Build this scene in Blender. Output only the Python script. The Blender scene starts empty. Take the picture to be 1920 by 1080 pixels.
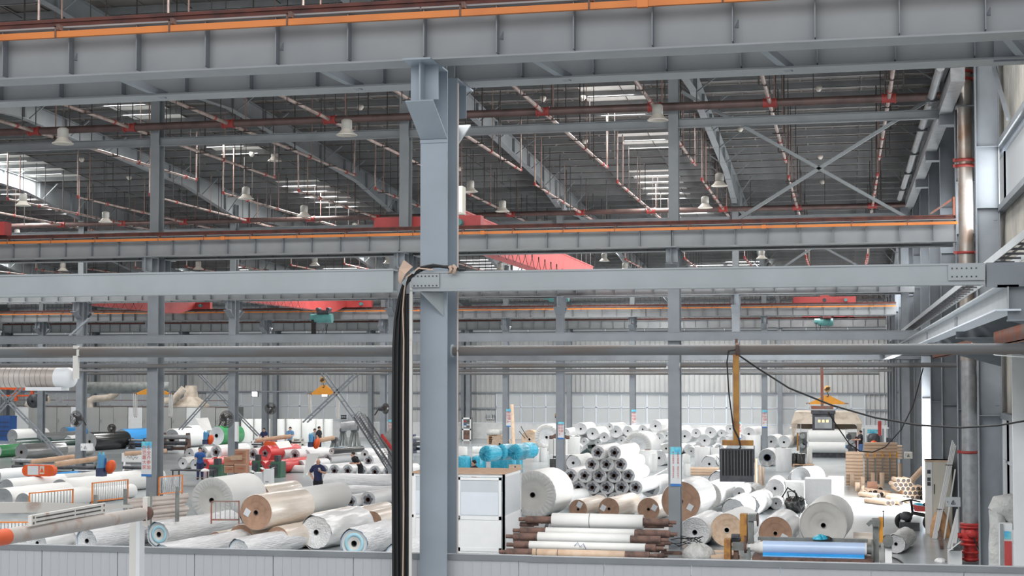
import bpy, math, random
from mathutils import Vector, Matrix, Euler
random.seed(7)
D2R = math.radians
# ------------------------------------------------------------------ camera
F_PX = 2825.0; YAW = D2R(12.44); PITCH = D2R(2.0); SHIFT = 66.4
CAM = Vector((0, 0, 4.9))
sc = bpy.context.scene
cd = bpy.data.cameras.new('camera'); cam = bpy.data.objects.new('camera', cd); sc.collection.objects.link(cam)
cam.location = CAM; cam.rotation_euler = (math.pi/2+PITCH, 0, YAW)
cd.sensor_width = 36; cd.lens = F_PX/1920*36; cd.shift_y = SHIFT/1920; cd.clip_start = .1; cd.clip_end = 500
sc.camera = cam
# ------------------------------------------------------------------ world, exposure
sc.view_settings.view_transform = 'Standard'; sc.view_settings.look = 'None'
sc.view_settings.exposure = 0.0; sc.view_settings.gamma = 1; sc.view_settings.use_curve_mapping = False
sc.cycles.use_denoising = True
sc.cycles.max_bounces = 7; sc.cycles.diffuse_bounces = 4; sc.cycles.glossy_bounces = 3; sc.cycles.transmission_bounces = 4; sc.cycles.transparent_max_bounces = 8
sc.cycles.sample_clamp_indirect = 4; sc.cycles.caustics_reflective = False; sc.cycles.caustics_refractive = False
w = bpy.data.worlds.new('overcast_sky'); sc.world = w; w.use_nodes = True
bg = w.node_tree.nodes['Background']; bg.inputs[0].default_value = (.93, .965, 1, 1); bg.inputs[1].default_value = .55
# ------------------------------------------------------------------ pixel helpers (real places read off the photograph)
_F = Vector((-math.sin(YAW)*math.cos(PITCH), math.cos(YAW)*math.cos(PITCH), math.sin(PITCH)))
_R = Vector((math.cos(YAW), math.sin(YAW), 0)); _U = _R.cross(_F)
def ray(px, py): return _F + _R*((px-960)/F_PX) + _U*((540+SHIFT-py)/F_PX)
def at_z(px, py, z):
    d = ray(px, py); t = (z-CAM.z)/d.z
    if t <= 0 or t > 160: t = 150
    return CAM+d*t
def at_Y(px, py, Y): d = ray(px, py); return CAM+d*(Y/d.y)
def at_X(px, py, X): d = ray(px, py); return CAM+d*(X/d.x)
def at_d(px, py, dep): return CAM+ray(px, py)*dep
def dep(P): return (Vector(P)-CAM).dot(_F)
def rect(x0, y0, x1, y1, zb=0.0, Y=None):
    if Y is None: Y = at_z((x0+x1)/2, y1, zb).y
    a = at_Y(x0, y1, Y); b = at_Y(x1, y1, Y); t = at_Y((x0+x1)/2, y0, Y); bo = at_Y((x0+x1)/2, y1, Y)
    return a.x, b.x, Y, bo.z, t.z
# ------------------------------------------------------------------ lights: daylight through roof lights and side windows, plus added fill
def area(name, loc, rot, sx, sy, power, col=(1, .99, .97)):
    l = bpy.data.lights.new(name, 'AREA'); l.shape = 'RECTANGLE'; l.size = sx; l.size_y = sy; l.energy = power; l.color = col
    o = bpy.data.objects.new(name, l); o.location = loc; o.rotation_euler = rot; sc.collection.objects.link(o); return o
def roof_z(Y): return 15.35-.055*(Y-43)
SKY_PX = [(1155, 188, 1.9, 4.4), (1237, 342, 1.9, 7.5), (606, 366, 1.9, 7.5), (78, 374, 1.9, 7.5), (262, 205, 1.9, 4.4), (436, 276, 1.9, 2.9), (1212, 262, 1.9, 2.9), (1300, 402, 1.9, 4.4), (905, 490, 2.4, 6), (480, 503, 2.4, 6), (1330, 500, 2.4, 6)]
ROOFLIGHTS = []
for (px, py, sx, sy) in SKY_PX:
    d = ray(px, py); t = (roof_z(0)-CAM.z-.1)/(d.z+.055*d.y); P = CAM+d*t
    ROOFLIGHTS.append((P.x, min(P.y, 110), sx, sy))
for (x, y) in ((-1, 21), (-9, 20), (-17, 22), (-25, 26), (-1, 27), (-9, 27), (-33, 44), (-44, 62), (-52, 84), (-36, 60), (-60, 100), (0, 84), (-14, 86), (-28, 84), (-6, 99), (-19, 99), (-33, 99), (-46, 99), (-1, 107), (-13, 108)): ROOFLIGHTS.append((x, y, 3.0, 7))  # further rooflights, added to light the near bays and brighten the back
for i, (x, y, sx, sy) in enumerate(ROOFLIGHTS):
    area('rooflight_daylight', (x, y, roof_z(y)-.22), (-.055, 0, 0), sx-.3, sy-.2, 60*sx*sy)
SIDE = [(26, 9.4, 5.0, 1.6), (34.0, 9.4, 5, 1.3), (40, 9.4, 5, 1.3), (46, 9.4, 5, 1.3), (52, 9.4, 5, 1.3), (58.5, 9.4, 5, 1.3), (65, 9.4, 5, 1.3), (74, 9.4, 10, 1.3), (90, 9.4, 14, 1.3)]
for (y, z, ly, lz) in SIDE:
    area('side_window_daylight', (3.50, y, z), (0, math.pi/2, 0), lz, ly, 26*ly*lz, (.95, .98, 1))
area('right_door_daylight', (3.62, 58.6, 1.9), (0, math.pi/2, 0), 3.4, 5.6, 3400, (1, 1, 1))
area('open_bay_daylight', (-4, -6, 16), (D2R(58), 0, 0), 40, 12, 3600, (.97, .985, 1))  # unseen fill panel added behind the camera for the camera-facing steel
area('left_fill_light', (-75, 60, 7), (0, -math.pi/2, 0), 8, 60, 2600, (.97, .985, 1))  # unseen fill panel added beyond the left side of the view
# ------------------------------------------------------------------ materials
def lin(c): return tuple(((v/255+.055)/1.055)**2.4 if v > 10 else v/255/12.92 for v in c)
def mat(name, c, rough=.6, metal=0.0, c2=None, scale=3.0, bump=0.0, bscale=20, vary=.06, spec=.5, stretch=None, thr=(.45, .65), trans=0, alpha=1, emit=None, es=0, coat=0):
    m = bpy.data.materials.new(name); m.use_nodes = True; nt = m.node_tree; N = nt.nodes; L = nt.links
    b = N['Principled BSDF']; b.inputs['Roughness'].default_value = rough; b.inputs['Metallic'].default_value = metal
    b.inputs['Specular IOR Level'].default_value = spec
    if coat: b.inputs['Coat Weight'].default_value = coat; b.inputs['Coat Roughness'].default_value = .25
    if trans: b.inputs['Transmission Weight'].default_value = trans
    if alpha < 1: b.inputs['Alpha'].default_value = alpha
    if emit: b.inputs['Emission Color'].default_value = (*emit, 1); b.inputs['Emission Strength'].default_value = es
    col = lin(c); tc = N.new('ShaderNodeTexCoord'); mp = N.new('ShaderNodeMapping'); L.new(tc.outputs['Object'], mp.inputs[0])
    if stretch: mp.inputs['Scale'].default_value = stretch
    ns = N.new('ShaderNodeTexNoise'); ns.inputs['Scale'].default_value = scale; ns.inputs['Detail'].default_value = 5; L.new(mp.outputs[0], ns.inputs[0])
    rp = N.new('ShaderNodeValToRGB'); L.new(ns.outputs[0], rp.inputs[0])
    e = rp.color_ramp.elements
    if c2:
        e[0].position, e[1].position = thr; e[0].color = (*col, 1); e[1].color = (*lin(c2), 1)
    else:
        e[0].position, e[1].position = .3, .7
        e[0].color = (*[v*(1-vary*1.6) for v in col], 1); e[1].color = (*[min(1, v*(1+vary)) for v in col], 1)
    L.new(rp.outputs[0], b.inputs['Base Color'])
    if bump:
        n2 = N.new('ShaderNodeTexNoise'); n2.inputs['Scale'].default_value = bscale; n2.inputs['Detail'].default_value = 4; L.new(mp.outputs[0], n2.inputs[0])
        bp = N.new('ShaderNodeBump'); bp.inputs['Strength'].default_value = bump; bp.inputs['Distance'].default_value = .05; L.new(n2.outputs[0], bp.inputs['Height']); L.new(bp.outputs[0], b.inputs['Normal'])
    return m
M = {}
M['steel'] = mat('grey_painted_steel', (136, 142, 148), .5, c2=(125, 130, 136), scale=1.6, thr=(.35, .7))
M['steel_near'] = mat('near_column_paint', (158, 168, 178), .5, c2=(148, 156, 164), scale=1.2, thr=(.4, .7))  # same steel, with the stronger light on the nearest column put into its colour
M['steel_g'] = mat('girder_grey_steel', (148, 151, 153), .5, c2=(137, 140, 143), scale=1.3, thr=(.35, .7))
M['spiral'] = mat('spiral_duct_metal', (206, 196, 190), .35, metal=.25, c2=(190, 178, 170), scale=1.5)
M['pipe_worn'] = mat('worn_grey_paint', (186, 178, 172), .5, c2=(170, 138, 122), scale=6, thr=(.55, .75))
M['steel_lt'] = mat('pale_grey_painted_steel', (170, 175, 178), .5, vary=.05, scale=2)
M['steel_roof'] = mat('roof_grey_steel', (132, 137, 140), .55, vary=.06, scale=2)
M['purlin'] = mat('galvanised_purlin', (134, 136, 137), .6, vary=.1, scale=2)
M['roofsheet'] = mat('roof_sheet', (112, 108, 104), .8, c2=(98, 96, 95), scale=.6)
M['rail'] = mat('rusty_crane_rail', (104, 62, 54), .8, c2=(78, 52, 50), scale=3)
M['orange'] = mat('orange_conductor_plastic', (222, 130, 58), .5, c2=(204, 116, 52), scale=1.2)
M['orange_d'] = mat('orange_paint', (226, 92, 40), .5)
M['redpaint'] = mat('red_crane_paint', (196, 78, 76), .45, c2=(180, 66, 66), scale=1.5)
M['redclamp'] = mat('red_pipe_coupling', (158, 62, 58), .5, vary=.12, scale=8)
M['pipe_dark'] = mat('brown_main_pipe', (104, 84, 80), .45, metal=.3, c2=(84, 70, 68), scale=2)
M['pipe_pink'] = mat('galvanised_branch_pipe', (176, 158, 150), .4, metal=.35, c2=(140, 118, 112), scale=3)
M['hanger'] = mat('dark_hanger_steel', (66, 60, 58), .7)
M['hanger_lt'] = mat('rusty_light_hanger', (150, 122, 112), .7)
M['galv'] = mat('galvanised_steel', (168, 170, 172), .4, metal=.5, c2=(150, 152, 154), scale=5, thr=(.4, .65))
M['pipe_brass'] = mat('weathered_standpipe', (176, 170, 164), .35, metal=.5, c2=(146, 116, 96), scale=1.4, thr=(.42, .7))
M['pipe_grey'] = mat('brownish_grey_pipe', (108, 110, 112), .65, c2=(104, 97, 93), scale=2.2, stretch=(.4, 3, 3))
M['rust'] = mat('rusty_steel', (118, 90, 80), .7, c2=(82, 66, 62), scale=5, bump=.3)
M['rustbeam'] = mat('primer_rust_beam', (150, 92, 74), .8, c2=(126, 112, 106), scale=4)
M['wallsheet'] = mat('pale_wall_sheet', (196, 197, 197), .6, c2=(188, 189, 190), scale=.5)
M['wallside'] = mat('side_wall_sheet', (158, 155, 148), .6, c2=(132, 130, 126), scale=.7)
M['dado'] = mat('white_dado', (220, 221, 222), .7)
M['floor'] = mat('polished_grey_floor', (150, 158, 162), .22, c2=(172, 178, 180), scale=.25, thr=(.35, .65), spec=.6)
M['panel'] = mat('pale_grey_partition', (192, 193, 196), .5, vary=.025, scale=.8)
M['cap'] = mat('grey_capping', (136, 139, 143), .5)
M['white'] = mat('white_paint', (232, 233, 234), .5, vary=.02)
M['white_dirty'] = mat('chipped_white_paint', (222, 218, 212), .6, c2=(168, 136, 120), scale=5, thr=(.6, .78))
M['frame'] = mat('white_window_frame', (216, 222, 230), .45, vary=.02)
M['film'] = mat('white_stretch_film', (240, 240, 240), .28, vary=.03, scale=2, bump=.35, bscale=7, coat=.3)
M['filmwrink'] = mat('crinkled_white_film', (236, 236, 238), .3, vary=.08, scale=6, bump=.9, bscale=9, coat=.3)
M['wrapgrey'] = mat('pale_grey_wrap', (206, 206, 204), .45, vary=.05, scale=3, bump=.5, bscale=8)
M['paper'] = mat('white_paper', (238, 238, 236), .8, vary=.02, scale=3)
M['endpaper'] = mat('paper_roll_end', (206, 204, 200), .8, vary=.04, scale=2)
M['endgrey'] = mat('grey_roll_end', (168, 170, 172), .7, vary=.03)
M['endfilm'] = mat('film_roll_end', (226, 227, 229), .35, vary=.08, scale=7, bump=.8, bscale=10, coat=.2)
M['crump'] = mat('crumpled_blue_grey_film', (140, 148, 160), .35, vary=.3, scale=12, bump=1, bscale=20)
M['kraftend'] = mat('brown_kraft_end', (172, 138, 116), .8, c2=(158, 126, 106), scale=3)
M['kraftside'] = mat('wrapped_kraft_side', (226, 212, 198), .3, c2=(234, 224, 212), scale=2, coat=.5, bump=.3, bscale=6)
M['kraft'] = mat('kraft_board', (196, 164, 138), .75, c2=(184, 150, 124), scale=4)
M['kraft2'] = mat('pale_kraft_board', (218, 192, 168), .75, c2=(204, 174, 148), scale=4)
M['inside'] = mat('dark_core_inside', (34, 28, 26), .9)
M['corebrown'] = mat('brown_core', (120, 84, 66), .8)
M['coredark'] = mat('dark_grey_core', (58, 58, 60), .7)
M['cyan'] = mat('cyan_plastic_bag', (62, 186, 216), .25, c2=(40, 160, 196), scale=8, bump=.8, bscale=10, coat=.4)
M['cyanring'] = mat('pale_cyan_print', (164, 204, 218), .6)
M['bluering'] = mat('pale_blue_edge', (176, 196, 214), .6)
M['redfilm'] = mat('red_film', (222, 64, 66), .25, vary=.1, scale=5, bump=.4, bscale=8, coat=.4)
M['bluefilm'] = mat('blue_film', (70, 150, 214), .2, vary=.06, coat=.5)
M['blueroll_lt'] = mat('pale_blue_film', (186, 208, 240), .3, vary=.02)
M['blueroll'] = mat('bright_blue_film', (52, 158, 226), .3, vary=.05)
M['greenfilm'] = mat('dark_green_film', (56, 78, 74), .25, vary=.15, coat=.4)
M['greenfilm2'] = mat('bright_green_film', (70, 150, 96), .25, vary=.1, coat=.4)
M['blackfilm'] = mat('black_film', (40, 42, 42), .2, vary=.15, coat=.5)
M['silver'] = mat('silver_film', (176, 178, 178), .22, metal=.5, vary=.12, scale=3, bump=.15, bscale=5)
M['navyfilm'] = mat('navy_film', (60, 70, 104), .3, vary=.3, scale=6)
M['black'] = mat('black_rubber', (28, 28, 30), .5, vary=.1)
M['cable_lt'] = mat('tan_cable', (206, 176, 156), .5)
M['teal'] = mat('teal_hoist_paint', (88, 150, 148), .45, vary=.15)
M['yellow'] = mat('yellow_spreader_paint', (226, 156, 58), .5, vary=.06)
M['ochre'] = mat('ochre_rusty_post', (176, 128, 64), .7, c2=(140, 94, 60), scale=5)
M['blockyel'] = mat('hook_block_yellow', (206, 158, 84), .5)
M['lamp'] = mat('lamp_shade_cream', (206, 200, 190), .4, vary=.06)
M['lampbody'] = mat('lamp_housing_grey', (170, 168, 162), .5)
M['lampin'] = mat('lamp_reflector_white', (236, 234, 228), .35)
M['darkmach'] = mat('dark_machine_metal', (60, 62, 68), .5, c2=(84, 84, 88), scale=5)
M['machgrey'] = mat('machine_grey', (128, 132, 130), .5, c2=(108, 110, 108), scale=3)
M['machgreen'] = mat('machine_green', (64, 104, 84), .5, vary=.1)
M['cabinet'] = mat('beige_cabinet', (212, 208, 196), .5, vary=.03)
M['oven'] = mat('oven_panel_grey', (168, 168, 165), .5, vary=.05, scale=1)
M['blue'] = mat('machine_blue', (46, 92, 160), .45, vary=.1)
M['bluecyl'] = mat('light_blue_cylinder', (84, 150, 196), .4, vary=.1)
M['canvas'] = mat('tan_canvas', (196, 184, 170), .85, c2=(170, 156, 142), scale=2)
M['sack'] = mat('tan_sack', (206, 160, 116), .55, vary=.14, scale=5, bump=.8, bscale=7)
M['cloth'] = mat('grey_plastic_sheet', (196, 196, 194), .45, vary=.1, scale=5, bump=1, bscale=8)
M['card'] = mat('brown_carton', (176, 132, 108), .8, vary=.06)
M['wood'] = mat('pallet_wood', (186, 156, 128), .8, vary=.1, scale=8)
M['skin'] = mat('skin', (206, 160, 136), .55, vary=.03)
M['hair'] = mat('black_hair', (30, 26, 26), .7)
M['navy'] = mat('navy_cotton', (44, 52, 88), .85, vary=.08)
M['trouser'] = mat('black_trousers', (34, 34, 40), .85)
M['shirtblue'] = mat('light_blue_shirt', (110, 150, 190), .85)
M['shirtgrey'] = mat('grey_shirt', (150, 160, 168), .85)
M['denim'] = mat('denim', (80, 110, 160), .85)
M['signwhite'] = mat('sign_white', (214, 218, 222), .5, vary=.01)
M['signcyan'] = mat('sign_cyan', (120, 206, 220), .5, c2=(60, 170, 220), scale=6)
M['signred'] = mat('sign_red_lettering', (206, 92, 74), .6)
M['signblue'] = mat('sign_blue_band', (60, 120, 190), .5)
M['ink'] = mat('black_ink', (40, 40, 44), .7)
M['inkblue'] = mat('blue_ink', (70, 130, 190), .7)
M['pane'] = mat('frosted_pane', (196, 202, 207), .35, vary=.02)
M['redval'] = mat('red_valve_paint', (196, 56, 54), .4, c2=(150, 44, 44), scale=6)
M['led'] = mat('led_lens', (255, 255, 255), .3, emit=(1, 1, 1), es=60)
M['ledwarm'] = mat('led_chip', (250, 200, 120), .3, emit=(1, .7, .3), es=1.5)
M['glasswhite'] = mat('bright_pane', (240, 244, 248), .3, vary=.01)
def glow(name, s):
    m = bpy.data.materials.new(name); m.use_nodes = True; nt = m.node_tree; N = nt.nodes
    for n in list(N): N.remove(n)
    o = N.new('ShaderNodeOutputMaterial'); d = N.new('ShaderNodeBsdfTranslucent'); d.inputs[0].default_value = (.97, .97, .97, 1)
    g = N.new('ShaderNodeBsdfDiffuse'); g.inputs[0].default_value = (.62, .64, .65, 1)
    mx = N.new('ShaderNodeMixShader'); mx.inputs[0].default_value = s
    nt.links.new(d.outputs[0], mx.inputs[1]); nt.links.new(g.outputs[0], mx.inputs[2]); nt.links.new(mx.outputs[0], o.inputs[0]); return m
M['skypane'] = glow('bright_sky_pane', .3)
M['translucent'] = glow('translucent_pane', .75)
def glassmat():
    m = bpy.data.materials.new('clear_glass'); m.use_nodes = True; nt = m.node_tree; N = nt.nodes
    for n in list(N): N.remove(n)
    o = N.new('ShaderNodeOutputMaterial'); t = N.new('ShaderNodeBsdfTransparent'); t.inputs[0].default_value = (.9, .94, .95, 1)
    g = N.new('ShaderNodeBsdfGlossy'); g.inputs['Roughness'].default_value = .05
    mx = N.new('ShaderNodeMixShader'); mx.inputs[0].default_value = .12
    nt.links.new(t.outputs[0], mx.inputs[1]); nt.links.new(g.outputs[0], mx.inputs[2]); nt.links.new(mx.outputs[0], o.inputs[0]); return m
M['glass'] = glassmat()
# ------------------------------------------------------------------ mesh builder
class MB:
    def __init__(s): s.v = []; s.f = []; s.sm = []; s.mi = []; s.cur = 0
    def add(s, vs, fs, smooth=False):
        b = len(s.v); s.v.extend([tuple(p) for p in vs]); s.f.extend([tuple(b+i for i in f) for f in fs]); s.sm.extend([smooth]*len(fs)); s.mi.extend([s.cur]*len(fs)); return s
    def box(s, x0, y0, z0, x1, y1, z1):
        if x0 > x1: x0, x1 = x1, x0
        if y0 > y1: y0, y1 = y1, y0
        if z0 > z1: z0, z1 = z1, z0
        return s.add([(x0, y0, z0), (x1, y0, z0), (x1, y1, z0), (x0, y1, z0), (x0, y0, z1), (x1, y0, z1), (x1, y1, z1), (x0, y1, z1)],
                     [(0, 3, 2, 1), (4, 5, 6, 7), (0, 1, 5, 4), (1, 2, 6, 5), (2, 3, 7, 6), (3, 0, 4, 7)])
    def bar(s, p, q, w, h, up=(0, 0, 1)):
        p = Vector(p); q = Vector(q); d = (q-p).normalized(); u = Vector(up)
        if abs(d.dot(u)) > .98: u = Vector((1, 0, 0))
        a = d.cross(u).normalized()*w/2; b = a.cross(d).normalized()*h/2
        vs = [p-a-b, p+a-b, p+a+b, p-a+b, q-a-b, q+a-b, q+a+b, q-a+b]
        return s.add(vs, [(0, 1, 2, 3), (7, 6, 5, 4), (0, 4, 5, 1), (1, 5, 6, 2), (2, 6, 7, 3), (3, 7, 4, 0)])
    def tube(s, pts, r, n=10, caps=True):
        pts = [Vector(p) for p in pts]; rs = r if isinstance(r, (list, tuple)) else [r]*len(pts)
        d = (pts[1]-pts[0]).normalized(); u = Vector((0, 0, 1)) if abs(d.z) < .9 else Vector((1, 0, 0))
        rings = []
        for i, p in enumerate(pts):
            if i == 0: d = pts[1]-pts[0]
            elif i == len(pts)-1: d = pts[-1]-pts[-2]
            else: d = (pts[i+1]-p).normalized()+(p-pts[i-1]).normalized()
            if d.length < 1e-9: d = pts[-1]-pts[0]
            d.normalize(); a = d.cross(u)
            if a.length < .05: u = Vector((1, 0, 0)) if abs(d.x) < .9 else Vector((0, 1, 0)); a = d.cross(u)
            a.normalize(); b = a.cross(d); u = -b if b.dot(u) < 0 else b
            b = u; a = d.cross(b).normalized()
            rings.append([p+(a*math.cos(t)+b*math.sin(t))*rs[i] for t in [2*math.pi*k/n for k in range(n)]])
        vs = [v for ring in rings for v in ring]; fs = []
        for i in range(len(pts)-1):
            for k in range(n): k2 = (k+1) % n; fs.append((i*n+k, i*n+k2, (i+1)*n+k2, (i+1)*n+k))
        s.add(vs, fs, True)
        if caps:
            s.add(rings[0], [tuple(range(n))][::-1]); s.add(rings[-1], [tuple(range(n))[::-1]])
        return s
    def lathe(s, prof, c=(0, 0, 0), n=16, axis='z', smooth=True, fold=None):
        vs = []; c = Vector(c)
        for (r, h) in prof:
            for k in range(n):
                t = 2*math.pi*k/n; rr = r; hh = h
                if fold: dr, dh = fold(t, r, h); rr += dr; hh += dh
                a, b = rr*math.cos(t), rr*math.sin(t)
                vs.append(c+(Vector((a, b, hh)) if axis == 'z' else Vector((a, hh, b)) if axis == 'y' else Vector((hh, a, b))))
        fs = []
        for i in range(len(prof)-1):
            for k in range(n): k2 = (k+1) % n; fs.append((i*n+k, i*n+k2, (i+1)*n+k2, (i+1)*n+k))
        return s.add(vs, fs, smooth)
    def prism(s, poly, p0, p1, ax='x'):
        n = len(poly)
        def P(a, b, t): return (t, a, b) if ax == 'x' else (a, t, b) if ax == 'y' else (a, b, t)
        vs = [P(a, b, p0) for a, b in poly]+[P(a, b, p1) for a, b in poly]
        fs = [tuple(range(n)), tuple(range(2*n-1, n-1, -1))]+[(i, i+n, (i+1) % n+n, (i+1) % n) for i in range(n)]
        return s.add(vs, fs)
    def mesh(s, name, mats):
        me = bpy.data.meshes.new(name); me.from_pydata(s.v, [], s.f)
        me.polygons.foreach_set('use_smooth', s.sm); me.polygons.foreach_set('material_index', s.mi)
        for m in (mats if isinstance(mats, (list, tuple)) else [mats]): me.materials.append(m if not isinstance(m, str) else M[m])
        me.update(); return me
COL = sc.collection.objects
def ob(name, me, parent=None, loc=(0, 0, 0), rot=(0, 0, 0), scale=(1, 1, 1), label=None, cat=None, group=None, kind=None, m=None):
    if isinstance(me, MB): me = me.mesh(name, m)
    o = bpy.data.objects.new(name, me); COL.link(o); o.location = loc; o.rotation_euler = rot; o.scale = scale
    if parent: o.parent = parent
    if label: o['label'] = label
    if cat: o['category'] = cat
    if group: o['group'] = group
    if kind: o['kind'] = kind
    return o
def thing(name, label, cat, loc=(0, 0, 0), rz=0, group=None):
    return ob(name, None, None, loc, (0, 0, rz), label=label, cat=cat, group=group)
def B(*a): return MB().box(*a)
def ordn(i): return ['first', 'second', 'third', 'fourth', 'fifth', 'sixth', 'seventh', 'eighth', 'ninth', 'tenth', 'eleventh', 'twelfth', 'thirteenth', 'fourteenth', 'fifteenth', 'sixteenth', 'seventeenth', 'eighteenth', 'nineteenth', 'twentieth'][i]
def txt(s, size, mt, parent, loc, rot=(math.pi/2, 0, 0), name='lettering', align='CENTER', extrude=.002, spacing=1.0):
    cu = bpy.data.curves.new(name, 'FONT'); cu.body = s; cu.size = size; cu.align_x = align; cu.align_y = 'CENTER'; cu.extrude = extrude; cu.space_line = spacing
    tmp = bpy.data.objects.new('t', cu); COL.link(tmp); dg = bpy.context.evaluated_depsgraph_get(); me = bpy.data.meshes.new_from_object(tmp.evaluated_get(dg))
    bpy.data.objects.remove(tmp); bpy.data.curves.remove(cu); me.materials.clear(); me.materials.append(M[mt])
    return ob(name, me, parent, loc, rot)
# ================================================================== the hall
ROWS = {'A': 17.4, 'B': 43.0, 'C': 68.0, 'D': 92.2, 'E': 114.5}
X0, BAY = -4.73, 8.0
WALLX, BACKY = 3.65, 115.3
XL = -76
fl = ob('floor', B(XL, 8, -.3, WALLX+6, BACKY+.3, 0), None, kind='structure', m='floor')
ls = MB()
for xx, yy, ln, an in ((-9.2, 60, 20, 90), (-1.5, 50, 24, 90), (-24, 62, 14, 0)):
    a = D2R(an); ls.bar((xx, yy, .002), (xx+ln*math.cos(a), yy+ln*math.sin(a), .002), .12, .004)
ob('floor_line', ls, fl, m='white')
# ---- back wall
wb = ob('wall_back', None, kind='structure')
ZW = 11.45
def corr(mb, x0, x1, z0, z1, y, pitch=.38, d=.11):
    n = max(1, int(round((x1-x0)/pitch))); p = (x1-x0)/n
    pts = []
    for i in range(n): pts += [(x0+i*p, y), (x0+i*p+p*.72, y), (x0+i*p+p*.8, y-d), (x0+i*p+p*.92, y-d)]
    pts.append((x1, y))
    vs = [(a, b, z0) for a, b in pts]+[(a, b, z1) for a, b in pts]; k = len(pts)
    mb.add(vs, [(i, i+1, i+1+k, i+k) for i in range(k-1)])
def wx(px): return at_Y(px, 760, BACKY).x
wins = []
for a, b in ((48, 350), (388, 697), (931, 1262), (1268, 1458), (1466, 1622)): wins.append((wx(a), wx(b)))
WZ0, WZ1 = 1.25, 3.5
mb = MB(); corr(mb, XL, WALLX, 3.55, 8.35, BACKY); corr(mb, XL, WALLX, 8.75, ZW, BACKY)
xs = [XL]+[v for w_ in wins for v in w_]+[WALLX]
for i in range(0, len(xs), 2): corr(mb, xs[i], xs[i+1], WZ0, 3.55, BACKY)
ob('wall_sheet', mb, wb, m='wallsheet')
ob('dado_wall', B(XL, BACKY-.1, 0, WALLX, BACKY+.2, WZ0-.05), wb, m='dado')
mb = MB()
for z in (3.6, 6.2, 8.3, 8.78, 10.6): mb.box(XL, BACKY-.22, z-.06, WALLX, BACKY-.07, z+.06)
ob('girt', mb, wb, m='steel', kind='stuff')
mb = MB()
for x0_, x1_ in zip(xs[::2], xs[1::2]): mb.box(x0_, BACKY-.2, 2.3, x1_, BACKY-.06, 2.42)
ob('girt', mb, wb, m='steel', kind='stuff')
k = 0
for wi, (a, b) in enumerate(wins):
    k += 1; wn = ob('window_%d' % k, None, None, (a, BACKY-.05, WZ0), kind='structure')
    n = max(2, round((b-a)/.98)); p = (b-a)/n; fr = MB()
    fr.box(0, -.07, -.04, b-a, .07, .04); fr.box(0, -.07, WZ1-WZ0-.04, b-a, .07, WZ1-WZ0+.04); fr.box(0, -.06, 1.2, b-a, .06, 1.27)
    for i in range(n+1): w_ = .06 if i % 4 == 0 else .035; fr.box(i*p-w_, -.06, 0, i*p+w_, .06, WZ1-WZ0)
    ob('window_frame', fr, wn, m='frame')
    for i in range(n):
        for (z0, z1) in ((.04, 1.2), (1.27, WZ1-WZ0-.04)):
            ob('pane', B(i*p+.05, -.01, z0, (i+1)*p-.05, .01, z1), wn, m='translucent')
    # stored white film bundles lying on the inner sill
wn = ob('window_%d' % (k+1), None, None, (XL, BACKY, 8.35), kind='structure')
for i in range(26): ob('pane', B(i*3.05+.03, -.02, 0, (i+1)*3.05-.03, .02, .4), wn, m='skypane')
# ---- right wall
wr = ob('wall_right', None, kind='structure')
def corry(mb, y0, y1, z0, z1, x, pitch=.3, d=.04):
    n = max(1, int(round((y1-y0)/pitch))); p = (y1-y0)/n; pts = []
    for i in range(n): pts += [(x, y0+i*p), (x, y0+i*p+p*.7), (x-d, y0+i*p+p*.8), (x-d, y0+i*p+p*.92)]
    pts.append((x, y1)); vs = [(a, b, z0) for a, b in pts]+[(a, b, z1) for a, b in pts]; q = len(pts)
    mb.add(vs, [(i, i+1, i+1+q, i+q) for i in range(q-1)])
mb = MB(); corry(mb, 15, BACKY, 4.0, 8.75, WALLX); corry(mb, 15, BACKY, 10.15, 16.8, WALLX)
ob('wall_sheet', mb, wr, m='wallside')
ob('dado_wall', B(WALLX-.02, 15, 0, WALLX+.2, BACKY, 1.1), wr, m='dado')
WCOL = [36.0, 42.4, 49.0, 55.4, 61.8, 68.2, 74.4, 80.6, 86.8, 92.8, 98.8, 105, 111]
mb = MB()
for a, b in zip([15]+WCOL, WCOL+[BACKY]):
    if a in (23.5, 29.8, 42.4, 61.8, 68.2, 80.6, 92.8, 105): corry(mb, a, b, 1.1, 4.0, WALLX)
ob('wall_sheet', mb, wr, m='wallside')
ys = [15]+WCOL+[BACKY]
wn_i = k+2
EXTRA = (23.5, 29.8, 42.4, 61.8, 68.2, 80.6, 92.8, 105)
for (z0, z1, sel) in ((8.8, 10.1, None), (1.15, 3.95, 1)):
    wn = ob('window_%d' % wn_i, None, None, (WALLX, 0, 0), kind='structure'); wn_i += 1
    for a, b in zip(ys[:-1], ys[1:]):
        if sel and a in EXTRA: continue
        fr = MB(); n = 4; p = (b-a)/n
        fr.box(-.06, a, z0-.05, .06, b, z0+.05); fr.box(-.06, a, z1-.05, .06, b, z1+.05)
        for i in range(n+1): fr.box(-.05, a+i*p-.035, z0, .05, a+i*p+.035, z1)
        if sel: fr.box(-.05, a, 2.9, .05, b, 2.96)
        ob('window_frame', fr, wn, m='frame')
        for i in range(n): ob('pane', B(-.01, a+i*p+.04, z0+.05, .01, a+(i+1)*p-.04, z1-.05), wn, m='skypane')
mb = MB()
for z in (4.0, 5.9, 8.72, 10.2, 12.3, 14): mb.box(WALLX-.2, 15, z-.07, WALLX-.05, BACKY, z+.07)
ob('girt', mb, wr, m='steel', kind='stuff')
for y0_, y1_, z0_, z1_ in ((33.0, 36, 10.3, 12.0), (36, 42.4, 4.2, 8.5), (42.4, 36, 4.2, 8.5)):
    ob('wall_brace', MB().bar((WALLX-.25, y0_, z0_), (WALLX-.25, y1_, z1_), .08, .08), wr, m='steel')
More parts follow.
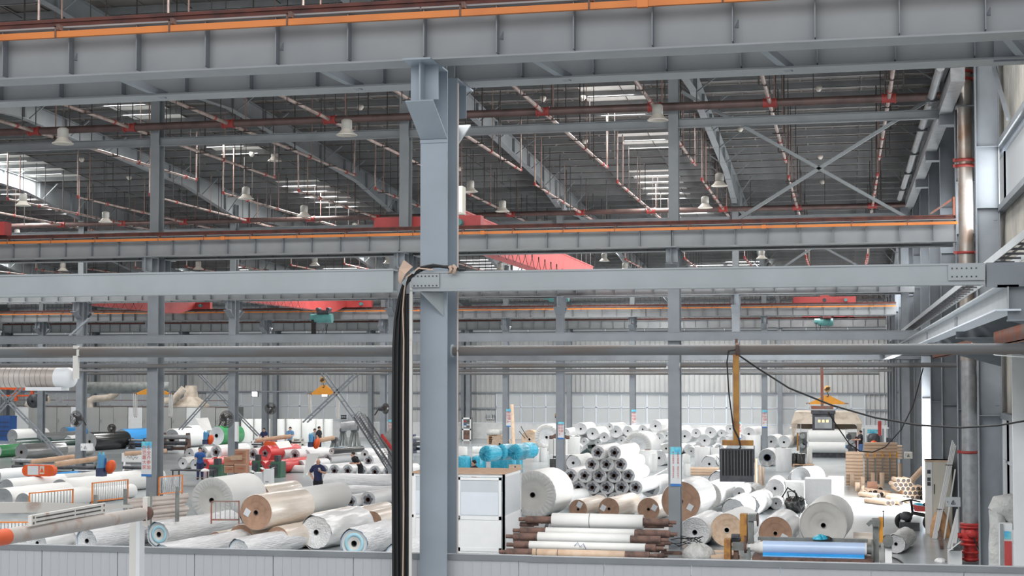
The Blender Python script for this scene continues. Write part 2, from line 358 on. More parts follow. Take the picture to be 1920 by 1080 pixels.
def hsec(mb, d, w_, z0, z1, t=.025, web_y=True, c=(0, 0)):
    # flanges face Y when web_y
    cx, cy = c
    if web_y: mb.box(cx-w_/2, cy-d/2, z0, cx+w_/2, cy-d/2+t, z1); mb.box(cx-w_/2, cy+d/2-t, z0, cx+w_/2, cy+d/2, z1); mb.box(cx-.01, cy-d/2+t, z0, cx+.01, cy+d/2-t, z1)
    else: mb.box(cx-d/2, cy-w_/2, z0, cx-d/2+t, cy+w_/2, z1); mb.box(cx+d/2-t, cy-w_/2, z0, cx+d/2, cy+w_/2, z1); mb.box(cx-d/2+t, cy-.01, z0, cx+d/2-t, cy+.01, z1)
for i, y in enumerate(WCOL):
    t = thing('wall_column', 'grey steel column against the right wall, %s from the viewer' % ordn(i), 'column', (WALLX-.42, y, 0), 0, 'columns along the right wall')
    zt = roof_z(y)-.3
    ob('web', B(-.24, -.012, 0, .24, .012, zt), t, m='steel')
    ob('flange', B(-.26, -.15, 0, -.24, .15, zt), t, m='steel'); ob('flange', B(.24, -.15, 0, .26, .15, zt), t, m='steel')
    for z in (4.0, 8.75, 10.15): ob('stiffener', B(-.24, -.14, z-.01, .24, -.012, z+.01), t, m='steel')
# ---- roof
ce = ob('ceiling', None, kind='structure')
YR0, YR1 = 12.0, BACKY
def rbox(mb, x0, x1, y0, y1, dz0, dz1):
    a, b = roof_z(y0), roof_z(y1)
    mb.add([(x0, y0, a+dz0), (x1, y0, a+dz0), (x1, y1, b+dz0), (x0, y1, b+dz0), (x0, y0, a+dz1), (x1, y0, a+dz1), (x1, y1, b+dz1), (x0, y1, b+dz1)],
           [(0, 3, 2, 1), (4, 5, 6, 7), (0, 1, 5, 4), (1, 2, 6, 5), (2, 3, 7, 6), (3, 0, 4, 7)])
mb = MB()
# roof sheets in 1 m strips, ribbed
n = int((WALLX-XL)/1.0)
for i in range(n+1):
    x = XL+i*(WALLX-XL)/n
    rbox(mb, x-.03, x+.03, YR0, YR1, -.05, 0)
rbox(mb, XL, WALLX, YR0, YR1, 0, .05)
ob('roof_sheet', mb, ce, m='roofsheet')
y = YR0+.6; pm = {}
me = MB()
L_ = WALLX-XL
me.box(0, -.01, -.22, L_, .01, 0).box(0, -.01, -.22, L_, .07, -.205).box(0, -.07, -.012, L_, .01, 0)
me = me.mesh('purlin', 'purlin')
while y < YR1-.3:
    ob('purlin', me, ce, (XL, y, roof_z(y)-.04)); y += 1.5
mb = MB()
for i in range(10):
    xr = X0+BAY*(1-i)
    for s in (1/3, 2/3):
        x = xr-BAY*s; mb.bar((x, YR0+1, roof_z(YR0+1)-.18), (x, YR1-1, roof_z(YR1-1)-.18), .02, .02)
ob('sag_rod', mb, ce, m='hanger', kind='stuff')
# roof lights: bright translucent strips between the purlins, the added ones included
for i, (x, y, sx, sy) in enumerate(ROOFLIGHTS):
    mb = MB(); rbox(mb, x-sx/2-.1, x+sx/2+.1, y-sy/2-.1, y+sy/2+.1, -.06, -.055); ob('rooflight_sheet', mb, ce, m='lampin')
# ---- rafters
for i in range(10):
    xr = X0+BAY*(1-i)
    if i == 0: xr = 3.0
    t = thing('roof_rafter', 'grey tapered steel roof rafter, %s from the right wall' % ordn(i), 'beam', (xr, 0, 0), 0, 'rafters under the roof')
    segs = []; mids = [(17.4+43)/2, 55.5, 80.1, 103.3]; nodes = []
    for r_, m_ in zip('ABCDE', mids+[None]):
        nodes.append((ROWS[r_], 1.15)); 
        if m_: nodes += [(ROWS[r_]+5.5, .62), (m_*2-ROWS[r_]-5.5, .62)]
    web = MB(); bf = MB(); tf = MB(); fb = MB(); st = MB()
    for (ya, da), (yb, db) in zip(nodes[:-1], nodes[1:]):
        za, zb = roof_z(ya)-.27, roof_z(yb)-.27
        web.add([(-.008, ya, za-da), (.008, ya, za-da), (.008, yb, zb-db), (-.008, yb, zb-db), (-.008, ya, za), (.008, ya, za), (.008, yb, zb), (-.008, yb, zb)], [(0, 3, 2, 1), (4, 5, 6, 7), (0, 1, 5, 4), (1, 2, 6, 5), (2, 3, 7, 6), (3, 0, 4, 7)])
        bf.bar((0, ya, za-da), (0, yb, zb-db), .24, .02); tf.bar((0, ya, za), (0, yb, zb), .24, .02)
    def rd(y_):
        for (ya, da), (yb, db) in zip(nodes[:-1], nodes[1:]):
            if ya <= y_ <= yb: return da+(db-da)*(y_-ya)/(yb-ya)
        return .62
    ob('web', web, t, m='steel_roof'); ob('bottom_flange', bf, t, m='steel_roof'); ob('top_flange', tf, t, m='steel_roof')
    yy = 19.0; many = i < 5; acc = MB()
    while yy < 113:
        z = roof_z(yy)-.27; d_ = rd(yy)
        m1 = MB().bar((.1, yy, z-d_+.04), (.85, yy, z-.02), .04, .04).bar((-.1, yy, z-d_+.04), (-.85, yy, z-.02), .04, .04)
        m2 = B(-.11, yy-.3, z-d_, .11, yy-.28, z)
        if many: ob('fly_brace', m1, t, m='steel_roof'); ob('stiffener', m2, t, m='steel_roof')
        else:
            for q in (m1, m2): acc.add(q.v, q.f)
        yy += 3.0
    if not many: ob('fly_brace', acc, t, m='steel_roof', kind='stuff')
# ---- columns of the rows
def make_column(x, y, label, big=False, upper=True, near=False):
    t = thing('steel_column', label, 'column', (x, y, 0), 0, 'steel columns standing in rows')
    w_, d_ = .33, .5; zt = 7.95
    ob('flange', cm('cf', lambda: B(-w_/2, -d_/2, 0, w_/2, -d_/2+.018, 8.52)), t)
    ob('flange', cm('cb', lambda: B(-w_/2, d_/2-.018, 0, w_/2, d_/2, 8.52)), t)
    ob('web', cm('cw', lambda: B(-.008, -d_/2+.018, 0, .008, d_/2-.018, 8.52)), t)
    for s in (-1, 1):
        def mk(s=s):
            m = MB(); e = d_/2+.62
            m.prism([(s*d_/2, 7.72), (s*e, 8.05), (s*e, 8.52), (s*d_/2, 8.52)], -.008, .008)
            m.bar((0, s*d_/2, 7.71), (0, s*(e+.02), 8.05), .33, .018); m.box(-.165, s*d_/2, 8.5, .165, s*(e+.14), 8.52)
            m.box(-.165, s*(e-.22), 8.1, .165, s*(e-.205), 8.5)
            return m
        ob('corbel', cm('corb%d' % s, mk), t)
    if upper:
        zt = roof_z(y)-.8; m = MB(); hsec(m, .4, .28, 8.52, zt); ob('upper_post', m, t, m='steel_roof')
    ob('splice_plate', cm('spl', lambda: B(-.168, -d_/2-.012, 7.66, .168, -d_/2, 7.7)), t)
    if near:
        for c_ in t.children:
            if 'post' not in c_.name: c_.data = c_.data.copy(); c_.data.materials[0] = M['steel_near']
    return t
CM = {}
def cm(key, fn, m='steel'):
    if key not in CM: CM[key] = fn().mesh(key, m)
    return CM[key]
def idx_cols(row, n0, n1, phr):
    for j, i in enumerate(range(n0, n1)):
        make_column(X0-BAY*i, ROWS[row], 'grey steel column in the %s row of columns, %s from the right' % (phr, ordn(j)))
c1 = make_column(X0, ROWS['A'], 'large pale grey steel column standing nearest the viewer, beside the black cables', near=True)
cc = MB().tube([(.24, -.05, 2.2), (.24, -.05, 8.4)], .012, 8); ob('conduit', cc, c1, m='spiral')
idx_cols('B', 0, 4, 'second'); idx_cols('C', 0, 6, 'third'); idx_cols('D', 0, 8, 'fourth'); idx_cols('E', 0, 9, 'last')
t = thing('steel_column', 'grey steel column where the third row meets the right wall', 'column', (2.6, 68, 0)); m = MB(); hsec(m, .5, .33, 0, 12.8); ob('shaft', m, t, m='steel')
for i, px_ in enumerate((868,)):
    P = at_Y(px_, 760, BACKY-.35); t = thing('wind_column', 'narrow grey wall column beside the tall snack cabinet', 'column', (P.x, P.y, 0)); m = MB(); hsec(m, .3, .25, 0, 11); ob('shaft', m, t, m='steel')
# ---- crane girders
def girder(x1, x0, y, row, side, label, bar, individually):
    t = thing('crane_girder', label, 'beam', (x0, y, 8.52), 0, 'crane girders between the columns')
    L2 = x1-x0; key = '%.2f' % L2
    ob('bottom_flange', cm('gb'+key, lambda: B(.01, -.2, 0, L2-.01, .2, .02), 'steel_g'), t)
    ob('top_flange', cm('gt'+key, lambda: B(.01, -.17, .6, L2-.01, .17, .62), 'steel_g'), t)
    ob('web', cm('gw'+key, lambda: B(.01, -.006, .02, L2-.01, .006, .6), 'steel_g'), t)
    n = 9; acc = MB()
    sm_ = cm('gs', lambda: B(-.006, -.13, .06, .006, .13, .6), 'steel')
    for i in range(0, n+1):
        xx = i*BAY/n
        if xx > L2-.02: break
        xx = max(xx, .03)
        if individually: ob('stiffener', sm_, t, (xx, 0, 0))
        else: acc.box(xx-.006, -.13, .02, xx+.006, .13, .6)
    if not individually: ob('stiffener', acc.mesh('stiffener', M['steel_g']), t, kind='stuff')
    def rail():
        m = MB(); m.box(0, -.06, .62, L2, .06, .64).box(0, -.012, .64, L2, .012, .71).box(0, -.035, .71, L2, .035, .75); return m
    ob('crane_rail', cm('gr'+key, rail, 'rail'), t)
    if bar:
        def br():
            m = MB(); m.box(0, -.275, .465, L2, -.225, .54); return m
        ob('conductor_bar', cm('gbar'+key, br, 'orange'), t)
        for q in range(0, int(L2/1.48)):
            xx = .5+q*1.48
            def clip(): return MB().box(-.01, -.285, .45, .01, -.28, .6).box(-.01, -.285, .59, .01, -.12, .6).box(.02, -.3, .555, .055, -.2, .62)
            ob('bar_clip', cm('clip', clip, 'rust'), t, (xx, 0, 0))
            if q % 4 == 1: ob('bar_joint', cm('joint', lambda: B(-.06, -.285, .455, .06, -.22, .56), 'orange'), t, (xx+.6, 0, 0))
    return t
rown = {'A': 'nearest', 'B': 'second', 'C': 'third', 'D': 'fourth', 'E': 'last'}
for row, nb in (('A', 2), ('B', 4), ('C', 6), ('D', 8), ('E', 9)):
    for side, dy in (('front', -.68), ('rear', .68)):
        for i in range(nb):
            x1 = X0+BAY*(1-i); x0 = x1-BAY
            if i == 0 and row != 'A': x1 = 3.0
            girder(x1, x0, ROWS[row]+dy, row, side, 'grey plate girder, %s side of the %s column row, %s bay from right' % (side, rown[row], ordn(i)),
                   side == 'front' and row in 'ABD', row in 'ABC' and side == 'front' or row == 'A')
# struts lacing the two near girders together
for i in range(-2, 5):
    xx = X0+.9+i*2.67
    ob('girder_strut', MB().bar((0, -.68, .3), (.55, .68, .05), .09, .09), None, (xx, ROWS['A'], 8.5), label='short grey strut between the two nearest girders, %s from the left' % ordn(i+2), cat='strut', group='struts between the nearest girders', m='steel')
ob('end_plate', B(1.7, ROWS['A']+.55, 8.5, 3.3, ROWS['A']+.6, 9.3), label='flat grey gusset plate under the near girder at the upper right corner', cat='plate', m='steel')
ob('rail_stop', MB().box(2.9, ROWS['B']-.74, 9.25, 2.96, ROWS['B']-.62, 9.75).bar((2.3, ROWS['B']-.68, 9.3), (2.9, ROWS['B']-.68, 9.7), .05, .05), label='rusty brown end stop on the crane rail beside the tall standpipe', cat='rail stop', m='rustbeam')
# ---- horizontal ties and round pipes in the rows
def ibeam(mb, x0, x1, y, z0, z1, w_=.2):
    mb.box(x0, y-w_/2, z0, x1, y+w_/2, z0+.015); mb.box(x0, y-w_/2, z1-.015, x1, y+w_/2, z1); mb.box(x0, y-.008, z0, x1, y+.008, z1); return mb
def boxbeam(name, x0, x1, y, z0, z1, w_, label, m_='steel_lt'):
    t = thing(name, label, 'beam', (x0, y, 0)); mb = MB()
    ob('front_face', B(0, -w_/2, z0+.02, x1-x0, -w_/2+.01, z1-.02), t, m=m_)
    ob('beam_body', MB().box(0, -w_/2-.012, z0, x1-x0, w_/2, z0+.02).box(0, -w_/2-.012, z1-.02, x1-x0, w_/2, z1).box(0, w_/2-.01, z0, x1-x0, w_/2, z1), t, m=m_)
    return t
YA = ROWS['A']
xe = at_Y(773, 530, YA-.42).x; xr_ = at_Y(1845, 530, YA-.42).x
t = boxbeam('tie_beam', xe, xr_, YA-.42, 5.885, 6.115, .2, 'long pale grey horizontal beam crossing in front of the nearest column to the right')
bolt = MB().lathe([(0, -.012), (.008, -.012), (.008, 0)], n=6, axis='y').mesh('bolt', M['darkmach'])
ob('end_plate', B(.02, -.125, 5.93, .36, -.112, 6.09), t, m='steel_lt'); ob('end_plate', B(-.04, -.12, 5.86, .0, .1, 6.13), t, m='steel')
for i in range(7):
    for z in (5.95, 6.06): ob('bolt', bolt, t, (.06+i*.045, -.125, z))
ob('bracket', MB().prism([(-.08, 5.88), (.15, 5.88), (.15, 5.6)], .28, .3, 'x') if False else MB().add([(.12, -.1, 5.88), (.12, .18, 5.88), (.34, .18, 5.88), (.34, .16, 5.6), (.33, .18, 5.6)], [(0, 2, 1), (0, 3, 2), (0, 1, 3), (1, 2, 3)]), t, m='steel_lt')
xa = at_Y(1845, 530, YA-.42).x-xe
ob('end_plate', B(xa-.9+.52, -.125, 5.93, xa, -.112, 6.1), t, m='steel_lt')
for i in range(6):
    for z in (5.97, 6.06): ob('bolt', bolt, t, (xa-.34+i*.05, -.126, z))
boxbeam('tie_beam', -13, at_Y(742, 530, YA-.9).x, YA-.9, 5.855, 6.12, .2, 'pale grey horizontal beam running to the left edge from the black cables')
boxbeam('tie_beam', -30, 2.0, ROWS['B']-.3, 5.9, 6.15, .2, 'grey horizontal beam tying the second column row at mid height', 'steel')
boxbeam('tie_beam', -44, 2.0, ROWS['C']-.3, 5.6, 5.9, .2, 'grey horizontal beam tying the third column row at mid height', 'steel')
boxbeam('tie_beam', -60, 2.5, ROWS['D']-.3, 5.5, 5.75, .2, 'grey horizontal beam tying the fourth column row at mid height', 'steel')
def hpipe(x0, x1, y, z, r, label, m_='pipe_grey'):
    t = thing('horizontal_pipe', label, 'pipe', (x0, y, z)); ob('pipe', MB().tube([(0, 0, 0), (x1-x0, 0, 0)], r, 14), t, m=m_)
    ob('end_flange', MB().tube([(-.02, 0, 0), (0, 0, 0)], r*1.25, 14), t, m='steel_lt'); return t
hpipe(at_Y(850, 656, YA).x, 3.5, YA, 5.2, .062, 'dark grey round pipe running right from the nearest column to the edge')
hpipe(-13, at_Y(738, 656, YA).x, YA, 5.2, .07, 'brownish grey round pipe running left behind the black cables', 'pipe_grey')
hpipe(-30, X0-BAY, ROWS['B']-.4, 5.2, .065, 'grey round pipe along the second column row, left of its middle column')
hpipe(X0+.2, 3.05, ROWS['B']-.4, 5.2, .065, 'grey round pipe along the second column row, right end by the standpipe')
hpipe(X0-BAY, X0-.2, ROWS['B']-.4, 5.2, .065, 'grey round pipe along the second column row, behind the nearest column')
hpipe(-44, 2.0, ROWS['C']-.4, 5.15, .07, 'grey round pipe along the third column row')
hpipe(-60, 2.0, ROWS['D']-.4, 5.05, .08, 'grey round pipe along the fourth column row')
# ---- vertical X bracing
def brace(name, pts, y, label, w_=.11, m_='steel', dbl=False):
    t = thing(name, label, 'brace', (0, y, 0))
    for (a, b) in pts:
        P, Q = at_Y(*a, y), at_Y(*b, y); P = (P.x, 0, P.z); Q = (Q.x, 0, Q.z)
        if dbl:
            for s in (-.11, .11): ob('brace_bar', MB().bar((P[0]+s, 0, P[2]), (Q[0]+s, 0, Q[2]), .07, .07), t, m=m_)
            tie = MB(); n = 7
            for k_ in range(1, n): f = k_/n; xx = P[0]+(Q[0]-P[0])*f; zz = P[2]+(Q[2]-P[2])*f; tie.box(xx-.11, -.05, zz-.02, xx+.11, .02, zz+.02)
            ob('batten', tie, t, m=m_)
        else: ob('brace_bar', MB().bar(P, Q, w_, .09), t, m=m_)
brace('cross_brace', [((1278, 172), (1700, 408)), ((1756, 178), (1385, 410))], ROWS['B']+.05, 'large grey cross brace high in the bay left of the right wall', .1, 'steel_roof')
brace('cross_brace', [((1500, 440), (1640, 515)), ((1560, 440), (1455, 510))], ROWS['C']+.05, 'smaller grey cross brace seen under the second girder near the right wall', .12, 'steel_roof')
brace('cross_brace', [((606, 700), (738, 884)), ((668, 702), (572, 792))], ROWS['C']+.3, 'grey double-bar cross brace behind the yellow spreader bar', dbl=True)
brace('cross_brace', [((372, 700), (486, 818)), ((430, 703), (338, 806))], ROWS['D']+.3, 'grey double-bar cross brace right of the red-lettered column', dbl=True)
brace('cross_brace', [((-8, 728), (122, 862)), ((40, 726), (-20, 790))], ROWS['C']+.3, 'grey double-bar brace crossing down at the far left', dbl=True)
brace('knee_brace', [((167, 597), (120, 640))], ROWS['C']-.5, 'grey knee brace under the girders left of the red-lettered column', .12)
# ---- partition in the foreground
pa = at_z(-60, 1018.5, 2.8); pb = at_z(1985, 1063.5, 2.8)
dv = (pb-pa); ang = math.atan2(dv.y, dv.x); Lp = math.hypot(dv.x, dv.y)
wp = ob('wall_front', None, None, (pa.x, pa.y, 0), (0, 0, ang), kind='structure')
n = 13; p = Lp/n
def pan():
    m = MB().box(.006, 0, 0, p-.006, .05, 2.76); 
    for q in range(1, 9): m.box(q*p/9-.006, -.004, 0, q*p/9+.006, 0, 2.76)
    return m
pme = pan().mesh('wall_panel', M['panel'])
for i in range(n): ob('wall_panel', pme, wp, (i*p, 0, 0))
ob('capping', MB().box(0, -.03, 2.735, Lp*.55, .08, 2.8).box(Lp*.545, -.035, 2.73, Lp, .08, 2.795), wp, m='cap')
# ---- gallery frame by the right wall
gx = 1.72
t = thing('gallery_beam', 'long pale grey beam receding along the right wall under the cable tray', 'beam', (gx, 0, 0))
ob('web', B(-.006, 16.9, 5.62, .006, 68, 5.86), t, m='steel_lt')
ob('bottom_flange', B(-.13, 16.9, 5.6, .13, 68, 5.62), t, m='frame'); ob('top_flange', B(-.11, 16.9, 5.86, .11, 68, 5.88), t, m='steel_lt')
for y in (24.5, 33, 42.5): ob('splice_plate', B(-.02, y-.25, 5.66, -.006, y+.25, 5.82), t, m='steel')
for i, (y0_, y1_) in enumerate(((17.5, 24.3), (25.2, 32.5), (33.5, 41))):
    ob('floor_joist', MB().box(-.05, 0, 0, .05, y1_-y0_, .015).box(-.05, 0, .2, .05, y1_-y0_, .215).box(-.05, 0, 0, -.04, y1_-y0_, .2), None, (2.3, y0_, 5.36), label='rust-stained joist under the gallery, %s from the viewer' % ordn(i), cat='beam', group='rusty gallery joists', m='rustbeam')
for i, y in enumerate((17.0, 24.7, 33, 42.3, 55, 67.5)):
    ob('gallery_bracket', MB().prism([(gx, 5.87), (3.2, 5.87), (3.2, 5.1), (gx, 5.5)], y-.006, y+.006, 'y').box(gx, y-.1, 5.49, 3.2, y+.1, 5.51) if i < 3 else MB().box(gx, y-.1, 5.6, 3.2, y-.08, 5.87).box(gx, y-.1, 5.6, 3.2, y+.1, 5.62), label='dark grey bracket carrying the gallery by the right wall, %s from the viewer' % ordn(i), cat='bracket', group='gallery brackets', m='steel')
t = thing('gallery_deck', 'dark gallery deck along the right wall above the standpipe pipe', 'deck', (0, 0, 0))
ob('deck_sheet', B(1.9, 16.8, 5.9, 3.5, 34, 5.93), t, m='machgrey')
t = thing('cable_tray', 'grey ladder cable tray climbing away beside the right wall', 'cable tray', (1.95, 0, 6.42))
for s in (0, .34): ob('side_rail', B(s, 14.5, 0, s+.012, 68, .1), t, m='steel_lt')
rg = B(.01, -.02, .02, .33, .02, .05).mesh('rung', M['darkmach'])
for i in range(70): ob('rung', rg, t, (0, 14.8+i*.75, 0))
ob('tray_cable', MB().tube([(.1, 14.5, .09), (.1, 68, .09)], .02, 6).tube([(.2, 14.5, .085), (.2, 68, .085)], .015, 6), t, m='black')
ob('beam_end', MB().box(xr_+.02, YA-.5, 5.86, xr_+.75, YA-.3, 6.12), None, label='darker grey beam stub at the right picture edge joining the long beam', cat='beam', m='steel')
ob('wiring_loop', MB().tube([(1.9, 24, 5.4), (2.1, 22.5, 5.2), (2.5, 21, 5.14), (3, 20, 5.16)], .008, 6), label='thin white wire sagging under the gallery bracket', cat='wire', m='white')
# ================================================================== sprinkler pipes, lamps, cranes
ZP = {'B': 12.55, 'C': 12.35, 'D': 11.3}
def zrow(r_): return ZP[r_]
tee = MB().tube([(-.17, 0, 0), (.17, 0, 0)], .125, 12).tube([(0, -.16, .02), (0, .16, .02)], .075, 10).tube([(-.19, 0, 0), (-.15, 0, 0)], .15, 12).tube([(.15, 0, 0), (.19, 0, 0)], .15, 12).mesh('tee_fitting', M['redclamp'])
coup = MB().tube([(0, -.04, 0), (0, .04, 0)], .075, 10).mesh('coupling', M['redclamp'])
coupd = MB().tube([(0, -.02, 0), (0, .02, 0)], .062, 8).mesh('pipe_clip', M['rust'])
elbow = MB().tube([(0, -.08, 0), (0, 0, 0), (0, 0, .08)], .055, 8).mesh('elbow', M['redclamp'])
BX = [1.25-3.24*k for k in range(0, 20)]
for row, nb in (('B', 9), ('C', 14), ('D', 18)):
    Y = ROWS[row]-.45; z = zrow(row); xa = BX[nb-1]-1.5
    t = thing('sprinkler_main', 'brown sprinkler main crossing under the roof along the %s column row' % rown[row], 'pipe', (0, Y, z))
    ob('pipe', MB().tube([(xa, 0, 0), (2.7, 0, 0)], .115 if row != 'D' else .1, 14), t, m='pipe_dark')
    for k_ in range(nb): ob('tee_fitting', tee, t, (BX[k_], 0, 0))
    hp = MB()
    for k_ in range(nb): 
        if row != 'D': ob('hanger', MB().tube([(0, 0, 0), (0, 0, roof_z(Y)-z-.2)], .014, 5), t, (BX[k_]+1.2, 0, 0), m='hanger')
    ti = thing('eave_tie', 'grey horizontal tie beam just under the sprinkler main of the %s column row' % rown[row], 'beam', (0, ROWS[row]-.05, 0))
    ob('beam_body', ibeam(MB(), xa, 2.9, 0, z-.55, z-.3, .16), ti, m='steel_roof')
def branch(x, y0, y1, z, row, k_, side, rise, full=True):
    nm = 'sprinkler_branch'
    t = thing(nm, 'pinkish sprinkler branch pipe, %s side of %s column row, %s from right wall' % (side, rown[row], ordn(k_)), 'pipe', (x, y0, z), 0, 'sprinkler branch pipes')
    L3 = y1-y0
    far = side == 'far'   # pipe thins away from the main
    r0, r1 = (.06, .042) if far else (.038, .06)
    ob('pipe', MB().tube([(0, 0, 0), (0, L3*.5, 0), (0, L3, 0)], [r0, (r0+r1)/2, r1], 8, False), t, m='pipe_pink')
    zr = roof_z(y1 if far else y0)-z-.25
    if rise:
        if far: ob('riser', MB().tube([(0, L3, 0), (0, L3, max(.3, zr))], .03, 6), t, m='pipe_pink')
        else: ob('riser', MB().tube([(0, 0, 0), (0, 0, max(.3, zr))], .03, 6), t, m='pipe_pink')
        ob('elbow', elbow, t, (0, L3 if far else 0, 0), (0, 0, 0) if far else (0, 0, math.pi))
    n = 6; acc = MB(); ac2 = MB()
    for i in range(n):
        yy = (i+.5)*L3/n
        if full:
            ob('coupling' if i % 2 else 'pipe_clip', coup if i % 2 else coupd, t, (0, yy, 0))
            zz = roof_z(y0+yy)-z-.2
            dx = (.08, -.15, .2)[i % 3]
            ob('hanger', MB().tube([(dx, 0, -.03), (dx, 0, zz)], (.022, .014)[i % 2], 5), t, (0, yy, 0), m=('hanger' if i % 3 else 'hanger_lt'))
            if i % 2: ob('hanger', MB().tube([(dx+.16, 0, .1-.5*(i == 3)), (dx+.16, 0, zz)], .016, 5), t, (0, yy+.5, 0), m='hanger')
            if i % 2 == 0: ob('support_bar', B(-.16, -.03, -.07, .28, .03, -.04), t, (0, yy, 0), m='hanger')
        else: acc.tube([(0, yy-.04, 0), (0, yy+.04, 0)], .075, 8); ac2.tube([(.1, yy, 0), (.1, yy, roof_z(y0+yy)-z-.2)], .016, 4)
    if not full: ob('coupling', acc, t, m='redclamp', kind='stuff'); ob('hanger', ac2, t, m='hanger', kind='stuff')
for k_ in range(9): branch(BX[k_], 31.5, 42.4, ZP['B'], 'B', k_, 'near', True); branch(BX[k_], 42.7, 54.6, ZP['B'], 'B', k_, 'far', True)
for k_ in range(13): branch(BX[k_], 57.2, 67.4, ZP['C'], 'C', k_, 'near', True); branch(BX[k_], 67.7, 79.2, ZP['C'], 'C', k_, 'far', True)
for k_ in range(17): branch(BX[k_], 82, 91.6, ZP['D'], 'D', k_, 'near', True, False)
# long drop pipes seen between the branches
for i, (px, y0_, y1_, Y) in enumerate(((124, 250, 362, 60), (262, 262, 355, 60), (545, 262, 343, 60), (700, 258, 346, 60), (998, 246, 334, 60), (1155, 240, 330, 60), (1160, 330, 380, 80), (1345, 200, 330, 58), (1310, 240, 322, 62))):
    P, Q = at_Y(px, y0_, Y), at_Y(px, y1_, Y)
    pass
# ---- high bay lamps
def lamp_mesh():
    a = MB().lathe([(.0, .46), (.08, .46), (.13, .43), (.15, .41), (.15, .19), (.13, .17)], n=16)
    b = MB().lathe([(.12, .19), (.15, .16), (.19, .1), (.25, .045), (.29, .02), (.295, .0), (.28, .0), (.19, .08), (.12, .15), (0, .16)], n=20)
    return a.mesh('lamp_housing', M['lampbody']), b.mesh('lamp_shade', M['lamp'])
LH, LS = lamp_mesh(); CAPM = MB().lathe([(0, .2), (.065, .2), (.065, 0), (0, 0)], n=10).mesh('ballast', M['orange_d'])
LAMPS = [(118, 270, 38, 0), (650, 254, 38, 0), (1233, 226, 38, 0), (515, 302, 25, 1), (1333, 276, 26, 1), (1349, 349, 30, 0), (43, 386, 28, 0), (198, 417, 25, 0), (461, 373, 28, 0), (570, 406, 26, 0), (882, 360, 27, 0), (942, 397, 26, 0), (1322, 390, 27, 0),
         (32, 446, 20, 0), (325, 441, 20, 0), (665, 434, 20, 0), (1010, 425, 20, 0), (1389, 411, 20, 0), (118, 508, 19, 0), (372, 505, 19, 0), (590, 498, 19, 0), (728, 494, 19, 0), (937, 508, 19, 0), (1133, 490, 19, 0), (1172, 508, 19, 0), (1428, 485, 20, 0), (1442, 507, 17, 0)]
for i, (px, py, wpx, cap_) in enumerate(LAMPS):
    P = at_d(px, py, .56*F_PX/wpx)
    r_ = 'largest' if wpx > 35 else 'mid-sized' if wpx > 24 else 'small distant'
    horiz = 'far left' if px < 250 else 'left' if px < 550 else 'middle left' if px < 800 else 'centre' if px < 1050 else 'centre right' if px < 1300 else 'right'
    same = [l for l in LAMPS[:i] if (('largest' if l[2] > 35 else 'mid-sized' if l[2] > 24 else 'small distant') == r_) and (('far left' if l[0] < 250 else 'left' if l[0] < 550 else 'middle left' if l[0] < 800 else 'centre' if l[0] < 1050 else 'centre right' if l[0] < 1300 else 'right') == horiz)]
    t = thing('high_bay_lamp', '%s high bay lamp%s hanging at %s%s' % (r_, ' with orange box' if cap_ else '', horiz, [' of the roof', ', lower than its neighbour', ', lowest of its cluster'][min(2, len(same))]), 'lamp', (P.x, P.y, P.z), 0, 'high bay lamps under the roof')
    ob('lamp_housing', LH, t); ob('lamp_shade', LS, t)
    if cap_: ob('ballast', CAPM, t, (0, 0, .48))
    ob('cord', MB().tube([(0, 0, .5), (0, 0, max(.6, roof_z(P.y)-P.z-.2))], .01, 5), t, m='hanger')
for i, (px, py) in enumerate(((1535, 167), (1388, 243), (1538, 295), (1542, 342), (1018, 186), (1092, 185), (676, 202), (153, 300), (242, 334), (472, 290), (1097, 266), (862, 317), (1436, 412))):
    d = ray(px, py); tt = (roof_z(0)-.42-CAM.z)/(d.z+.055*d.y); P = CAM+d*tt
    if P.y < 110: ob('ceiling_bulb', MB().lathe([(0, .1), (.1, .1), (.12, .04), (.1, -.02), (.05, -.08), (0, -.09)], n=10), None, P, label='small round cream bulb fixed under the purlins, %s' % ['by the near right cross brace top', 'beside the right rafter', 'above the brace crossing', 'below the brace crossing', 'left of the yellow-lit rooflight', 'on the yellow-lit rooflight', 'above the big lamp left of the column', 'in the upper left bay', 'right of the upper left bay pipes', 'near the orange-topped lamp', 'right of the middle rafter', 'right of the nearest column', 'low by the second girder'][i], cat='bulb', group='small bulbs under the roof', m='lamp')
# ---- wall light strips etc.
ob('loudspeaker', MB().box(-.17, -.2, 0, .05, .1, .62).box(-.16, -.22, .03, .04, -.2, .59), None, at_d(867, 402, 34), label='cream box cabinet fixed beside the nearest column high up', cat='cabinet', m='cabinet')
